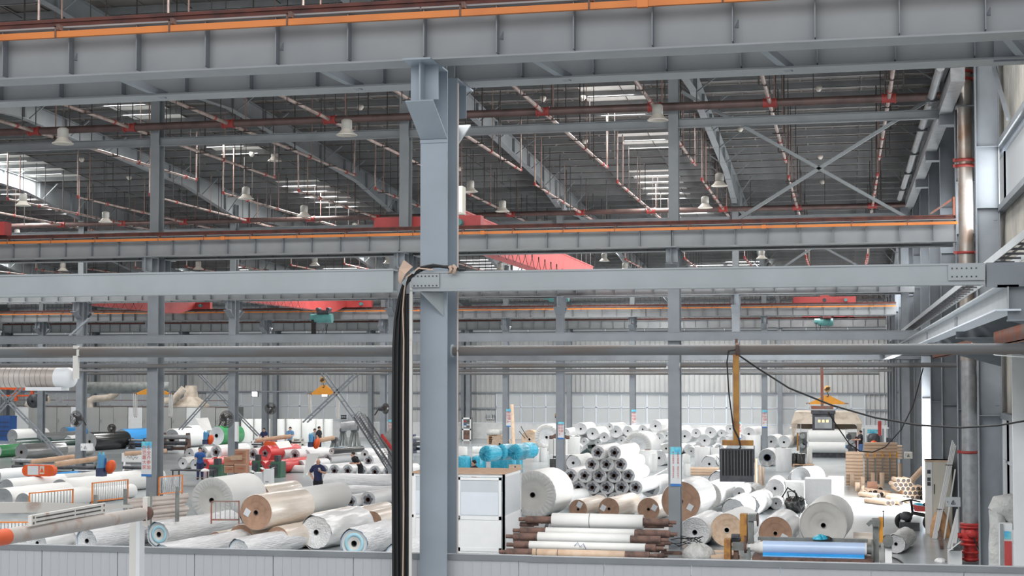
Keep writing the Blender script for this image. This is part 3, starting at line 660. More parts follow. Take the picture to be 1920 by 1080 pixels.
# ---- cranes
def crane(xg, y0, y1, xc, wc, label, z=9.27, ends='both', hoist=None, depth=.75):
    t = thing('overhead_crane', label, 'crane', (xg, y0, z))
    L4 = y1-y0; g = MB(); w2 = .26
    poly = [(0, .1), (0, .55), (L4, .55), (L4, .1), (L4-2.6, -depth+.35), (2.6, -depth+.35)]
    g.prism(poly, -w2, w2); ob('bridge_girder', g, t, m='redpaint')
    ob('walk_rail', MB().box(-w2-.02, 0, .55, -w2+.04, L4, .6).box(w2-.04, 0, .55, w2+.02, L4, .6), t, m='redpaint')
    for yy in ([0, L4] if ends == 'both' else [L4] if ends == 'far' else [0]):
        c = MB().box(xc-wc/2-xg, yy-.2, 0, xc+wc/2-xg, yy+.2, .42); c.box(xc-wc/2-xg-.05, yy-.12, .05, xc-wc/2-xg, yy+.12, .3)
        e = ob('end_carriage', c, t, m='redpaint')
        for s in (-1, 1): ob('wheel', MB().tube([(0, -.05, 0), (0, .05, 0)], .12, 12), t, (xc-xg+s*(wc/2-.35), yy, .02), m='rust')
        ob('motor', MB().tube([(0, -.5, .2), (0, -.15, .2)], .1, 10), t, (xc-xg+wc/2-.6, yy, 0), m='teal')
    fe = MB(); n = 12
    for i in range(n):
        a = 1+i*(L4*.6)/n; b = a+(L4*.6)/n; q = [(w2+.15, a+(b-a)*s/6, -.1-.4*math.sin(math.pi*s/6)) for s in range(7)]; fe.tube(q, .011, 5, False)
        fe.box(w2+.13, a-.015, -.12, w2+.17, a+.015, 0)
    ob('festoon_cable', fe, t, m='black')
    return t
crane(-11.35, 43.68, 67.32, -12.2, 3.3, 'red overhead crane whose girder runs back from behind the nearest column')
crane(-27.6, 18.1, 42.3, -27.0, 3.2, 'red overhead crane whose block end touches the left picture edge', ends='far')
crane(-41.5, 68.68, 91.5, -42.0, 3.5, 'red overhead crane low at the left behind the red-lettered column')
crane(-31.2, 68.68, 91.5, -31.0, 3.4, 'red overhead crane carrying the teal hoist left of the black cables')
crane(-1.15, 93.0, 113.7, -1.15, 3.7, 'far red overhead crane facing us near the right wall')
ob('hub_hole', MB().tube([(-1.15, 92.78, 9.48), (-1.15, 92.9, 9.48)], .12, 12), label='round dark hole plate on the far right red crane carriage', cat='plate', m='darkmach')
def hoist(px, py, dp, label, s=1.0):
    P = at_d(px, py, dp); t = thing('chain_hoist', label, 'hoist', P)
    ob('drum', MB().tube([(-.5*s, 0, 0), (.5*s, 0, 0)], .26*s, 14), t, m='teal')
    ob('motor', MB().tube([(-.75*s, 0, .05), (-.5*s, 0, .05)], .2*s, 12).tube([(-.78*s, 0, .05), (-.75*s, 0, .05)], .08, 8), t, m='teal')
    ob('trolley', MB().box(-.35*s, -.2, .25*s, .35*s, .2, .45*s).tube([(-.3, -.25, .5*s), (-.3, .25, .5*s)], .1, 8).tube([(.3, -.25, .5*s), (.3, .25, .5*s)], .1, 8), t, m='darkmach')
    return P
P1 = hoist(1048, 556, 75, 'teal hoist peeking out under the long beam right of the nearest column')
P2 = hoist(607, 597, 84, 'teal hoist hanging under the red crane left of the black cables', 1.0)
P3 = hoist(1548, 604, 104, 'teal hoist under the far red crane near the right wall')
ob('festoon_bundle', MB().tube([(0, 0, 0), (.05, 0, -.7), (.15, 0, -1.2), (.25, 0, -.6), (.35, 0, -1.3), (.5, 0, -.5), (.6, 0, -1.2), (.75, 0, -.3)], .035, 6).box(-.18, -.05, -1.0, .08, .05, .1), None, at_d(590, 598, 84), label='black hoist cable loops hanging beside the left teal hoist', cat='cable', m='black')
ob('festoon_bundle', MB().tube([(0, 0, 0), (.05, 0, -1.2), (.15, 0, -.8), (.2, 0, -1.4), (.3, 0, -.3)], .04, 6), None, at_d(1530, 600, 104), label='dark cable loops hanging beside the far right teal hoist', cat='cable', m='darkmach')
# hook blocks: striped yellow and black sheave ball with hook
def hook_block(px, py, D, dp, ztop, label, sp=None):
    P = at_d(px, py, dp); r = D/2*dp/F_PX; t = thing('hook_block', label, 'hook block', P)
    ob('sheave', MB().lathe([(0, -.6*r), (r*.8, -.55*r), (r, -.3*r), (r, .3*r), (r*.8, .55*r), (0, .6*r)], n=18, axis='y'), t, m='blockyel')
    st = MB()
    for k_ in (-.45, 0, .45): st.bar((k_*r-.4*r, -.62*r, -.62*r*(1-abs(k_)*.5)), (k_*r+.4*r, -.62*r, .62*r*(1-abs(k_)*.5)), .05, r*.2, up=(1, 0, 0))
    ob('stripe', st, t, m='ink')
    ob('hook', MB().tube([(0, 0, -r), (0, 0, -1.5*r), (.35*r, 0, -1.8*r), (.3*r, 0, -2.3*r), (0, 0, -2.5*r), (-.35*r, 0, -2.2*r)], [.16*r, .14*r, .16*r, .2*r, .18*r, .06*r], 8), t, m='darkmach')
    ob('rope', MB().tube([(-.4*r, 0, r*.5), (-.4*r, 0, ztop-P.z)], .015, 5).tube([(.4*r, 0, r*.5), (.4*r, 0, ztop-P.z)], .015, 5), t, m='steel')
    return P, r
hook_block(606, 712, 12, 84, 8.6, 'striped hook block above the yellow spreader bar left of the cables')
hook_block(287, 714, 12, 78, 8.6, 'striped hook block hidden behind the red-lettered column')
hook_block(1551, 729, 12, 104, 8.9, 'small striped hook block above the yellow spreader bar at right')
Pc, rc = hook_block(1049, 779, 17, 75, 8.6, 'large striped hook block above the brown lifting frame in the centre')
def spreader(x0, x1, ya, yb, dp, label, slen, half=False):
    a = at_d(x0, yb, dp); b = at_d(x1, yb, dp); c = at_d((x0+x1)/2, ya, dp); w2 = (b.x-a.x)/2; cx = (a.x+b.x)/2; h = c.z-a.z
    t = thing('spreader_bar', label, 'lifting beam', (cx, a.y/2+b.y/2, a.z))
    ob('spreader_plate', MB().prism([(-w2, 0), (w2, 0), (w2, .1), (.12, h), (-.12, h), (-w2, .1)], -.05, .05, 'y'), t, m='yellow')
    ob('end_pin', MB().tube([(-w2-.25, 0, .05), (w2+.25, 0, .05)], .05, 8), t, m='rust')
    for s in (-1, 1):
        for k_ in (.12, .02): ob('sling', MB().tube([(s*(w2+k_+.05), -.08, .05), (s*(w2+k_+.02), -.08, -slen), (s*(w2+k_), 0, -slen-.12), (s*(w2+k_+.02), .08, -slen), (s*(w2+k_+.05), .08, .05)], .03, 6), t, m='wrapgrey')
spreader(583, 632, 722, 740, 84, 'yellow triangular lifting beam with two hanging slings beside the bright lamp', 1.3)
spreader(1518, 1584, 741, 758, 104, 'yellow triangular lifting beam with long slings before the tan machine canopy', 1.6)
spreader(254, 320, 725, 740, 78, 'yellow triangular lifting beam half hidden behind the red-lettered column', 1.05)
# brown lifting frame with four ropes on the central hook
t = thing('lifting_frame', 'brown triangular lifting frame with four long ropes under the large hook block', 'lifting beam', at_d(1049, 820, 75))
ob('frame_plate', MB().prism([(-.42, -.05), (.42, -.05), (.42, .06), (.16, .2), (.07, .62), (-.07, .62), (-.16, .2), (-.42, .06)], -.06, .06, 'y').tube([(-.5, 0, 0), (-.34, 0, 0)], .09, 8).tube([(.34, 0, 0), (.5, 0, 0)], .09, 8), t, m='rust')
for x in (-.3, -.17, .17, .3): ob('rope', MB().tube([(x, -.02, 0), (x*1.05, -.02, -1.75)], .012, 5), t, m='rust')
# small bright flood lamps
for i, (px, py, l) in enumerate(((478, 739, 'glaring white flood lamp on a thin rail left of the wall fans'), (609, 739, 'glaring white flood lamp shining beside the yellow lifting beam'))):
    t = thing('flood_lamp', l, 'lamp', at_d(px, py, 90)); ob('lamp_housing', B(-.2, -.05, -.17, .2, .12, .17), t, m='darkmach'); ob('lens', B(-.15, -.07, -.12, .15, -.05, .12), t, m='led')
    ob('bracket', MB().tube([(0, .05, .15), (0, .05, .9)], .02, 5), t, m='steel')
ob('lamp_rail', MB().tube([(0, 0, 0), (6, 0, 0)], .04, 6), None, at_d(400, 734, 91), label='thin grey rail carrying the glaring flood lamps on the left', cat='rail', m='steel')
# foreground flood light hung from the near pipe
P = at_Y(1380, 655, YA); s = 1/ (F_PX/dep(P))
def px2(px): return px*s
t = thing('hanging_floodlight', 'square black ribbed floodlight seen from behind on an ochre post', 'lamp', (P.x, YA, P.z))
H = -px2(170)
ob('hanging_post', B(-.033, -.03, H-.03, .033, .03, .02), t, m='ochre'); ob('pipe_clamp', MB().tube([(0, 0, 0), (.04, 0, 0)], .08, 12).box(-.01, -.01, .06, .02, .01, .12), t, (0, 0, 0), m='rust')
ob('cross_bar', B(-.16, -.035, H-.06, .19, .035, H-.0), t, m='ochre')
hs = ob('floodlight_housing', MB().box(-.17, -.05, H-.46, .18, .1, H-.1).box(-.185, -.08, H-.47, .195, -.0, H-.4).box(-.185, -.08, H-.4, -.17, .1, H-.1).box(.18, -.08, H-.4, .195, .1, H-.1).box(-.17, -.07, H-.11, .18, -.03, H-.095), t, m='darkmach')
fin = B(-.0035, -.085, H-.4, .0035, -.04, H-.11).mesh('cooling_fin', M['machgrey']); fin2 = B(-.006, -.08, H-.4, .006, -.04, H-.11).mesh('cooling_fin', M['black'])
for i in range(20): ob('cooling_fin', fin2 if i % 2 else fin, hs, (-.162+i*.0175, 0, 0)); 
ob('yoke', MB().tube([(-.19, 0, H-.06), (-.19, 0, H-.25)], .006, 5).tube([(.2, 0, H-.06), (.2, 0, H-.25)], .006, 5).tube([(-.2, 0, H-.22), (-.23, 0, H-.18), (-.23, 0, H-.27), (-.2, 0, H-.3)], .006, 5), t, m='steel')
ob('lamp_cable', MB().tube([(.02, -.06, .0), (-.08, -.06, -.02), (-.1, -.05, -.15), (-.08, -.05, -.5), (-.03, -.05, -.9), (.03, -.05, H+.02), (.05, -.05, H-.08), (0, -.06, H-.12), (-.15, -.07, H-.13)], .009, 6), t, m='black')
pts = [(1382, 664), (1420, 690), (1480, 728), (1560, 760), (1640, 783), (1720, 797), (1800, 802), (1870, 798), (1940, 786)]
ob('overhead_cable', MB().tube([at_d(x, y, 17.6-(x-1382)*.002) for x, y in pts], .011, 7), label='long black cable sagging from the ochre post to the right edge', cat='cable', m='black')
pts = [(1553, 773), (1570, 800), (1592, 832), (1612, 846), (1636, 848), (1660, 838), (1690, 805), (1712, 760), (1731, 690)]
ob('overhead_cable', MB().tube([at_d(x, y, 41.5) for x, y in pts], .018, 6), label='thin black cable looping from the small floodlight to the right', cat='cable', m='black')
P = at_Y(1541, 688, ROWS['B']-.4)
t = thing('hanging_floodlight', 'small grey floodlight with three warm chips on a rust post before the canopy', 'lamp', P)
ob('hanging_post', B(-.04, -.03, -1.1, .04, .03, .0), t, m='rustbeam'); ob('cross_bar', B(-.3, -.04, -1.16, .3, .04, -1.08), t, m='rustbeam')
ob('floodlight_housing', MB().box(-.27, -.06, -1.75, .33, .12, -1.22).box(-.3, -.1, -1.3, .36, .1, -1.2), t, m='darkmach'); ob('reflector', B(-.2, -.08, -1.7, .26, -.06, -1.38), t, m='galv')
for k_ in (-.08, .03, .14): ob('led_chip', B(k_-.03, -.09, -1.53, k_+.03, -.08, -1.46), t, m='ledwarm')
# ---- standpipe at right
P = at_z(1820, 1056, 0)
t = thing('standpipe', 'tall weathered fire standpipe with red couplings and valve by the right wall', 'pipe', (P.x, P.y, 0))
ob('riser_pipe', MB().tube([(0, 0, 1.05), (0, 0, 5.3)], .19, 20), t, m='galv'); ob('riser_pipe', MB().tube([(-.02, 0, 5.3), (-.05, 0, 13.6)], .185, 20), t, m='pipe_brass')
for z, r_ in ((2.9, .215), (8.15, .215), (10.45, .235), (10.6, .24), (12.75, .225), (12.95, .225)): ob('pipe_coupling', MB().lathe([(0, -.035), (r_, -.035), (r_+.01, 0), (r_, .035), (0, .035)], n=20).box(-.29, -.05, -.03, -.2, .05, .05).box(.2, -.05, -.03, .29, .05, .05), t, (-.02-.03*(z > 5), 0, z), m='redclamp')
v = MB()
for z in (.12, .3, .5, .62, .95, 1.02): v.lathe([(0, z-.03), (.27, z-.03), (.27, z+.03), (0, z+.03)], n=18)
v.lathe([(.16, .05), (.19, .2), (.17, .4), (.2, .6), (.24, .7), (.24, .85), (.17, .95), (.17, 1.05)], n=16)
v.lathe([(0, -.42), (.09, -.42), (.12, -.38), (.09, -.3), (.09, 0)], c=(0, 0, .8), n=12, axis='y')
v.tube([(.2, 0, .78), (.45, 0, .78)], .09, 10).tube([(.45, 0, .78), (.48, 0, .78)], .14, 12).tube([(-.2, 0, .72), (-.32, 0, .72)], .07, 8)
ob('valve_body', v, t, m='redval'); ob('valve_hose', MB().tube([(.05, -.4, .7), (.2, -.42, .35), (.45, -.4, .2), (.55, -.3, .3)], .02, 6), t, m='black')
ob('support_bracket', MB().box(-.27, -.22, 12.0, .3, .25, 12.03), t, m='steel')
P = at_Y(1690, 190, 50)
# pipe running back along the wall under the roof, with galvanised duct
t = thing('wall_duct', 'square galvanised duct with grey pipe receding under the roof beside the right wall', 'duct', (0, 0, 0))
A1 = at_Y(1785, 135, 40); A2 = at_Y(1700, 385, 68)
ob('duct_run', MB().bar((2.75, 38, 12.25), (2.75, 66, 12.25), .34, .34), t, m='galv'); ob('side_pipe', MB().tube([(2.35, 38, 12.45), (2.35, 66, 12.45)], .11, 10), t, m='galv')
for y in (42, 47, 52, 57, 62): ob('pipe_strap', B(2.2, y-.05, 12.3, 2.5, y+.05, 12.4), t, m='darkmach')
for i, (y) in enumerate((43, 50, 57)): ob('duct_bracket', B(2.6, y-.25, 11.8, 3.25, y+.25, 12.08), t, m='steel')
# ================================================================== rolls of paper and film
NSEG = 26
def mesh_side(m_, loose=0):
    key = 'side%s%d' % (m_, loose)
    if key in CM: return CM[key]
    mb = MB(); rnd = random.Random(3+loose)
    if not loose:
        mb.lathe([(.97, -.001), (1, .006), (1, .99), (.985, 1.0), (.0, 1.0)], n=NSEG, axis='y')
    else:
        ph = [rnd.uniform(0, 6.28) for _ in range(8)]
        def fold(t, r, h):
            if r < .5: return 0, 0
            return .035*math.sin(3*t+ph[0]+h*7)+.025*math.sin(7*t+ph[1]-h*11)+.018*math.sin(13*t+ph[2]+h*19)-.02*math.exp(-((h-.4)/.03)**2), 0
        mb.lathe([(.99, -.02), (1.03, .02)]+[(1.04, i/14) for i in range(1, 14)]+[(1.0, .98), (.7, 1.03), (.3, 1.0), (0, 1.0)], n=44, axis='y', fold=fold)
    CM[key] = mb.mesh('roll_wrap', M[m_]); return CM[key]
def mesh_end(m_, q, dish=0.0):
    key = 'end%s%.2f' % (m_, q)
    if key in CM: return CM[key]
    rs = [q]; n = 7
    for i in range(1, n+1):
        r = q+(.965-q)*i/n; rs += [r-.012, r]
    mb = MB().lathe([(r, (.012 if j % 2 else .0)+.004*math.sin(j*2.1)) for j, r in enumerate(rs)], n=NSEG, axis='y')
    CM[key] = mb.mesh('roll_end', M[m_]); return CM[key]
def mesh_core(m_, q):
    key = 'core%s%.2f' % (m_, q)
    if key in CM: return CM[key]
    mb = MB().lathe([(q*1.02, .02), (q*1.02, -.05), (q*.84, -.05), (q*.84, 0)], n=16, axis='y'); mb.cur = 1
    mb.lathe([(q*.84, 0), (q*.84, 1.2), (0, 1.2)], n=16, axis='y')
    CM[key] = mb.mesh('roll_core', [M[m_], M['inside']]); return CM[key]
def mesh_gather():
    if 'gather' in CM: return CM['gather']
    rnd = random.Random(5); N = 150; ph = [rnd.uniform(-.5, .5) for _ in range(60)]
    prof = [(1.01, .03), (1.0, -.02), (.88, -.035), (.76, -.03), (.66, -.012), (.64, .0)]
    def fold(t, r, h):
        a = math.sin(t*31+2*math.sin(t*3)+ph[3])+.6*math.sin(t*47+ph[5]*9)
        return (.018*a if r < .7 else .006*a), (.016*a if .66 < r < .99 else 0)
    CM['gather'] = MB().lathe(prof, n=N, axis='y', fold=fold).mesh('gathered_wrap', M['wrapgrey']); return CM['gather']
def mesh_crump(q):
    key = 'crump%.2f' % q
    if key in CM: return CM[key]
    def fold(t, r, h): return (.09 if r > q*1.5 else .02)*math.sin(5*t+1)+.05*math.sin(9*t)*(r > q*1.5), .02*math.sin(11*t)
    CM[key] = MB().lathe([(q*2.0, 0), (q*1.6, -.04), (q*1.2, -.05), (q*.95, .02)], n=36, axis='y', fold=fold).mesh('crumpled_film', M['crump']); return CM[key]
def mesh_ring(m_, a, b):
    key = 'ring%s%.2f%.2f' % (m_, a, b)
    if key not in CM: CM[key] = MB().lathe([(a, -.004), (a, -.012), (b, -.012), (b, -.004)], n=NSEG, axis='y').mesh('printed_ring', M[m_])
    return CM[key]
def mesh_bag(m_):
    key = 'bag'+m_
    if key in CM: return CM[key]
    def fold(t, r, h):
        a = math.sin(t*13)+.5*math.sin(t*23+1); return .025*a*(r > .1)+.02*math.sin(4*t+h*9), .03*a*(.1 < r < .8 and h < .3)
    CM[key] = MB().lathe([(0, -.0), (.06, -.06), (.12, .0), (.5, .0), (.85, .02), (.97, .08), (1.0, .18), (1.02, .5), (1, .85), (.9, .97), (.4, 1.0), (0, 1.0)], n=52, axis='y', fold=fold).mesh('plastic_bag', M[m_]); return CM[key]
STK = None
# kind: side, end, core, core radius fraction, extras
KD = {
 'film': ('film', 'endfilm', 'corebrown', .3, 'crump'), 'clear': ('film', 'endfilm', 'coredark', .16, ''), 'paper': ('paper', 'endpaper', 'coredark', .1, ''),
 'grey': ('paper', 'endgrey', 'coredark', .0, ''), 'gather': ('paper', 'endpaper', 'coredark', .11, 'gather'), 'gatherfilm': ('film', 'endfilm', 'coredark', .1, 'gatherf'),
 'kraft': ('kraftside', 'kraftend', 'coredark', .13, 'stick'), 'kraftw': ('film', 'kraftend', 'coredark', .11, 'stick'), 'beige': ('paper', 'kraft2', 'wrapgrey', .17, ''),
 'loose': ('film', 'endfilm', 'coredark', .15, 'loose'), 'cyanring': ('filmwrink', 'endpaper', 'coredark', .2, 'loose rings'), 'bluering': ('filmwrink', 'endfilm', 'coredark', .18, 'loose edge'),
 'red': ('redfilm', 'redfilm', 'corebrown', .22, 'crump'), 'green': ('greenfilm', 'silver', 'coredark', .2, ''), 'green2': ('greenfilm2', 'endfilm', 'coredark', .2, ''), 'black': ('blackfilm', 'endgrey', 'coredark', .16, ''),
 'blue': ('bluefilm', 'silver', 'blue', .3, ''), 'silver': ('silver', 'endgrey', 'rust', .2, ''), 'ringed': ('wrapgrey', 'endgrey', 'coredark', .2, 'rings2'), 'navy': ('film', 'silver', 'navyfilm', .42, ''),
 'dkgreen': ('greenfilm', 'greenfilm', 'coredark', .3, ''), 'whiteblk': ('blackfilm', 'wrapgrey', 'coredark', .2, ''), 'bigcore': ('paper', 'endgrey', 'corebrown', .42, ''),
 'kraftdisc': ('kraft', 'kraft2', 'wrapgrey', .17, ''), 'bag': ('cyan', 'cyan', 'cyan', 0, 'bag'), 'pale': ('wrapgrey', 'endfilm', 'coredark', .18, 'loose')}
DESC = {'film': 'white film roll with crumpled core', 'clear': 'white film roll, crinkled end', 'paper': 'plain white paper roll', 'grey': 'white roll with flat grey end',
 'gather': 'white roll with pleated end', 'gatherfilm': 'white roll with pleated film end', 'kraft': 'glossy kraft roll with brown end', 'kraftw': 'white roll with brown board end',
 'beige': 'white roll with beige end', 'loose': 'loosely wrapped white roll', 'cyanring': 'white roll with pale cyan ringed end', 'bluering': 'white roll with pale blue rim',
 'red': 'glossy red film roll', 'green': 'dark green film roll', 'green2': 'bright green film roll', 'black': 'black film roll', 'blue': 'bright blue film roll', 'silver': 'silver film roll',
 'ringed': 'grey roll with ringed end', 'navy': 'film roll with wide dark blue core', 'dkgreen': 'small dark green roll', 'whiteblk': 'black-sided roll', 'bigcore': 'white roll with wide core',
 'kraftdisc': 'flat tan paper roll', 'bag': 'bright cyan bagged roll', 'pale': 'pale crinkled roll'}
import re
LONG = []
def build_roll(t, r, L, kind, small=False, upright=False):
    side, end, core, q, ex = KD[kind]
    if upright: rot = (-math.pi/2, 0, 0); loc = (0, 0, L)
    else: rot = (0, 0, 0); loc = (0, 0, r)
    if 'bag' in ex: ob('plastic_bag', mesh_bag(side), t, loc, rot, (r, L, r)); return
    ob('roll_wrap', mesh_side(side, 1 if 'loose' in ex else 0), t, loc, rot, (r, L, r))
    e = ob('roll_end', mesh_end(end, q), t, loc, rot, (r, r, r))
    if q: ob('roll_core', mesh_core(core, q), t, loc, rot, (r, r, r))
    if 'gather' in ex: ob('gathered_wrap', mesh_gather(), t, loc, rot, (r, r, r))
    if 'crump' in ex and not small: ob('crumpled_film', mesh_crump(q), t, loc, rot, (r, r, r))
    if 'rings' in ex: ob('printed_ring', mesh_ring('cyanring', .45, .72), t, loc, rot, (r, r, r)); 
    if 'rings' in ex or 'edge' in ex: ob('printed_ring', mesh_ring('bluering', .86, .95), t, loc, rot, (r, r, r))
    if 'rings2' in ex:
        for a in (.35, .55, .75): ob('printed_ring', mesh_ring('coredark', a, a+.03), t, loc, rot, (r, r, r))
    if 'stick' in ex and not small:
        if 'stk' not in CM: CM['stk'] = B(-.09, -.012, -.1, .09, -.002, .1).mesh('paper_sticker', M['signwhite'])
        a = random.Random(int(r*1000)).uniform(0, 6.28)
        ob('paper_sticker', CM['stk'], t, (loc[0]+.55*r*math.cos(a), loc[1]-.004, loc[2]+.5*r*math.sin(a)), (0, .5, 0), (1, 1, 1))
USED = {}
def lab(s):
    if len(re.findall(r"[A-Za-z0-9']+", s)) > 16: print('LONG', s)
    USED[s] = USED.get(s, 0)+1
    return s
def roll(px, py, D, z0, L, yaw, kind, place, group=None, d=None):
    P = at_z(px, py+D/2, z0) if d is None else at_d(px, py+D/2, d)
    dp = dep(P); r = D/2*dp/F_PX
    t = thing('%s_roll' % ('film' if kind in ('film', 'clear', 'red', 'green', 'green2', 'black', 'blue', 'silver', 'navy', 'dkgreen', 'loose', 'bluering') else 'bagged' if kind == 'bag' else 'paper'),
              lab(DESC[kind]+' '+place), 'roll', (P.x, P.y, P.z), D2R(yaw), group)
    build_roll(t, r, L, kind, D < 19)
    return t
def stand(px, pyb, wpx, hpx, kind, place, group=None, z0=0):
    P = at_z(px, pyb, z0); k_ = dep(P)/F_PX; r = wpx/2*k_
    t = thing('upright_roll', lab('upright '+DESC[kind]+' '+place), 'roll', (P.x, P.y+r, P.z), random.uniform(0, 6), group)
    build_roll(t, r, hpx*k_, kind, True, True); return t
G1 = 'rolls piled behind the front partition at left'
for a in [
 (397, 938, 84, 0, 2.7, -3, 'gather', 'largest of the left pile, behind the orange barrier'),
 (480, 961, 68, .62, 2.6, -7, 'kraft', 'topmost and most central of the left pile'),
 (487, 931, 42, 0, 2.9, -5, 'kraft', 'at the back of the left pile'),
 (559, 941, 52, .35, 3.1, -7, 'gather', 'right behind the big kraft roll of the left pile'),
 (577, 987, 46, 0, 3.0, -7, 'kraft', 'half hidden under the loose white roll with written end'),
 (697, 979, 42, 0, 3.2, -6, 'kraft', 'beside the black cables, right end of the left pile'),
 (655, 972, 36, 0, 3.0, -6, 'kraft', 'low in the left pile behind the written white roll'),
 (593, 998, 64, 0, 3.0, -6, 'loose', 'with pen marks on its end, right of the big kraft roll'),
 (664, 1019, 56, 0, 2.6, -4, 'cyanring', 'just left of the black cables'),
 (744, 1044, 50, 0, 2.4, -4, 'bluering', 'cut by the black cables at the partition'),
 (448, 1032, 44, 0, 3.2, -8, 'bluering', 'low by the partition below the big kraft roll'),
 (452, 1008, 50, .0, 2.4, -4, 'kraft', 'low, right under the big kraft roll on top'),
 (520, 1012, 50, 0, 2.2, -8, 'kraft', 'between the low white roll and the written roll'),
 (298, 1002, 48, 0, 4.0, -8, 'cyanring', 'right of the rusty white post'),
 (306, 1042, 44, 0, 4.0, -8, 'bluering', 'lowest right of the rusty white post'),
 (404, 1016, 38, 0, 2.0, -8, 'kraft', 'low under the orange barrier'),
 (163, 1014, 46, 0, 3.6, -7, 'bluering', 'left of the rusty white post'),
 (128, 1010, 42, 0, 3.0, -7, 'loose', 'under the inclined grey pipe'),
 (70, 1018, 44, 0, 3.2, -7, 'loose', 'low under the inclined grey pipe at the left edge'),
 (6, 938, 46, 0, 3.4, -10, 'grey', 'at the left edge behind the pale beam'),
 (43, 943, 38, 0, 3.4, -10, 'grey', 'behind the left slatted barrier'),
 (112, 921, 46, 0, 3.4, -10, 'grey', 'above the second slatted barrier'),
 (206, 905, 38, 0, 3.4, -10, 'grey', 'left of the red-lettered column'),
 (144, 932, 28, 0, 3.4, -10, 'bigcore', 'between the two slatted barriers'),
 (12, 915, 34, 0, 3.4, -10, 'grey', 'at the left edge, second from the front'),
 (90, 905, 26, 0, 3.4, -10, 'pale', 'behind the largest grey-ended left roll'),
 (56, 899, 17, 0, 3.4, -10, 'blue', 'thin, lying below the orange belt guard'),
 (-8, 893, 26, 0, 3.4, -10, 'grey', 'upper one at the left edge'),
 (16, 886, 14, 0, 3.4, -10, 'grey', 'thin one behind the left edge rolls')]: roll(*a, G1)
G2 = 'coloured film rolls behind the left machines'
for a in [
 (40, 848, 32, 0, 3.4, -12, 'silver', 'in front of the others at far left'), (-6, 846, 24, 0, 3.4, -12, 'green2', 'at the left edge'),
 (23, 818, 26, 0, 3.4, -12, 'grey', 'far left behind the green roll'), (24, 834, 22, 0, 3.4, -12, 'green', 'left behind the silver roll'),
 (128, 828, 22, 0, 3.0, -12, 'pale', 'just left of the fan column'), (120, 812, 22, 0, 3.4, -12, 'blue', 'behind the fan column, low'),
 (168, 828, 34, 0, 3.4, -14, 'black', 'right of the fan column'), (228, 821, 33, 0, 3.4, -14, 'blue', 'left of the red-lettered column'), (90, 836, 22, 0, 3.4, -12, 'green', 'middle of the far left group'),
 (100, 848, 20, 0, 3.4, -12, 'pale', 'right of the front silver roll'), (85, 820, 18, 0, 3.4, -12, 'silver', 'behind the green rolls at far left'),
 (322, 822, 36, 0, 3.2, -14, 'bigcore', 'right of the red-lettered column'), (352, 815, 34, 0, 1.2, -10, 'paper', 'before the tan hood machine'), (406, 817, 36, 0, 2.4, -14, 'green2', 'with large silver end left of the fan'),
 (355, 850, 20, 0, 2.6, -10, 'clear', 'front left of the middle row'), (343, 869, 22, 0, 2.6, -10, 'pale', 'lying behind the dark-haired worker'), (366, 872, 22, 0, 2.0, -10, 'pale', 'touching the dark-haired worker')]: roll(*a, G2)
G3 = 'film rolls lying in the middle left rows'
for a in [
 (381, 849, 23, .45, 2.6, -14, 'film', 'left of the red-banded roll trio'), (405, 848, 27, .45, 2.6, -14, 'film', 'above the left red rolls'),
 (403, 869, 24, 0, 2.4, -14, 'red', 'beneath two white rolls, left of the cartons'), (384, 872, 22, 0, 2.4, -14, 'red', 'far left beneath the white rolls'),
 (474, 852, 24, .45, 2.8, -14, 'film', 'left of the top red roll'), (497, 850, 29, .45, 2.8, -14, 'red', 'on top in the middle rows'), (526, 851, 23, .45, 3.0, -14, 'film', 'right of the top red roll'), (553, 854, 24, .4, 2.8, -14, 'film', 'second right of the top red roll'), (573, 854, 22, .4, 2.6, -14, 'film', 'third right of the top red roll'),
 (462, 874, 20, 0, 2.4, -14, 'red', 'low behind the cartons'), (490, 876, 24, 0, 2.4, -14, 'red', 'low between the green machines'), (508, 876, 26, 0, 2.4, -14, 'red', 'low behind the right green machine'), (539, 871, 24, 0, 2.4, -14, 'red', 'low right of the right green machine'), (562, 874, 22, 0, 2.4, -14, 'film', 'low left of the standing man'),
 (622, 846, 12, .75, 3.0, -14, 'whiteblk', 'thin, above the standing man'), (600, 850, 18, .3, 2.4, -14, 'blue', 'just behind the bald head'), (614, 861, 20, .2, 2.6, -14, 'film', 'right of the bald head'), (635, 856, 24, .2, 3.2, -14, 'film', 'second right of the bald head'), (684, 852, 18, .45, 3.0, -14, 'film', 'behind the bending worker'),
 (691, 864, 24, .45, 2.6, -14, 'film', 'upper of the stacked row near the cables'), (715, 863, 23, .45, 2.6, -14, 'film', 'upper one next to the black cables'),
 (607, 882, 22, 0, 2.4, -14, 'film', 'touching the standing man'), (627, 883, 25, 0, 2.6, -14, 'film', 'first full roll right of the standing man'), (652, 883, 25, 0, 2.6, -14, 'film', 'second full roll right of the standing man'), (678, 884, 25, 0, 2.6, -14, 'film', 'third full roll right of the standing man'), (703, 885, 25, 0, 2.6, -14, 'film', 'fourth full roll right of the standing man'), (728, 886, 25, 0, 2.6, -14, 'film', 'behind the black cables in the front row'),
 (658, 941, 26, 0, 2.8, -8, 'film', 'left of a pair before the long wrapped rolls'), (690, 937, 31, 0, 3.4, -8, 'film', 'right of a pair before the long wrapped rolls'),
 (1071, 0, 1, 0, .1, 0, 'film', '')][:-1]: roll(*a, G3)
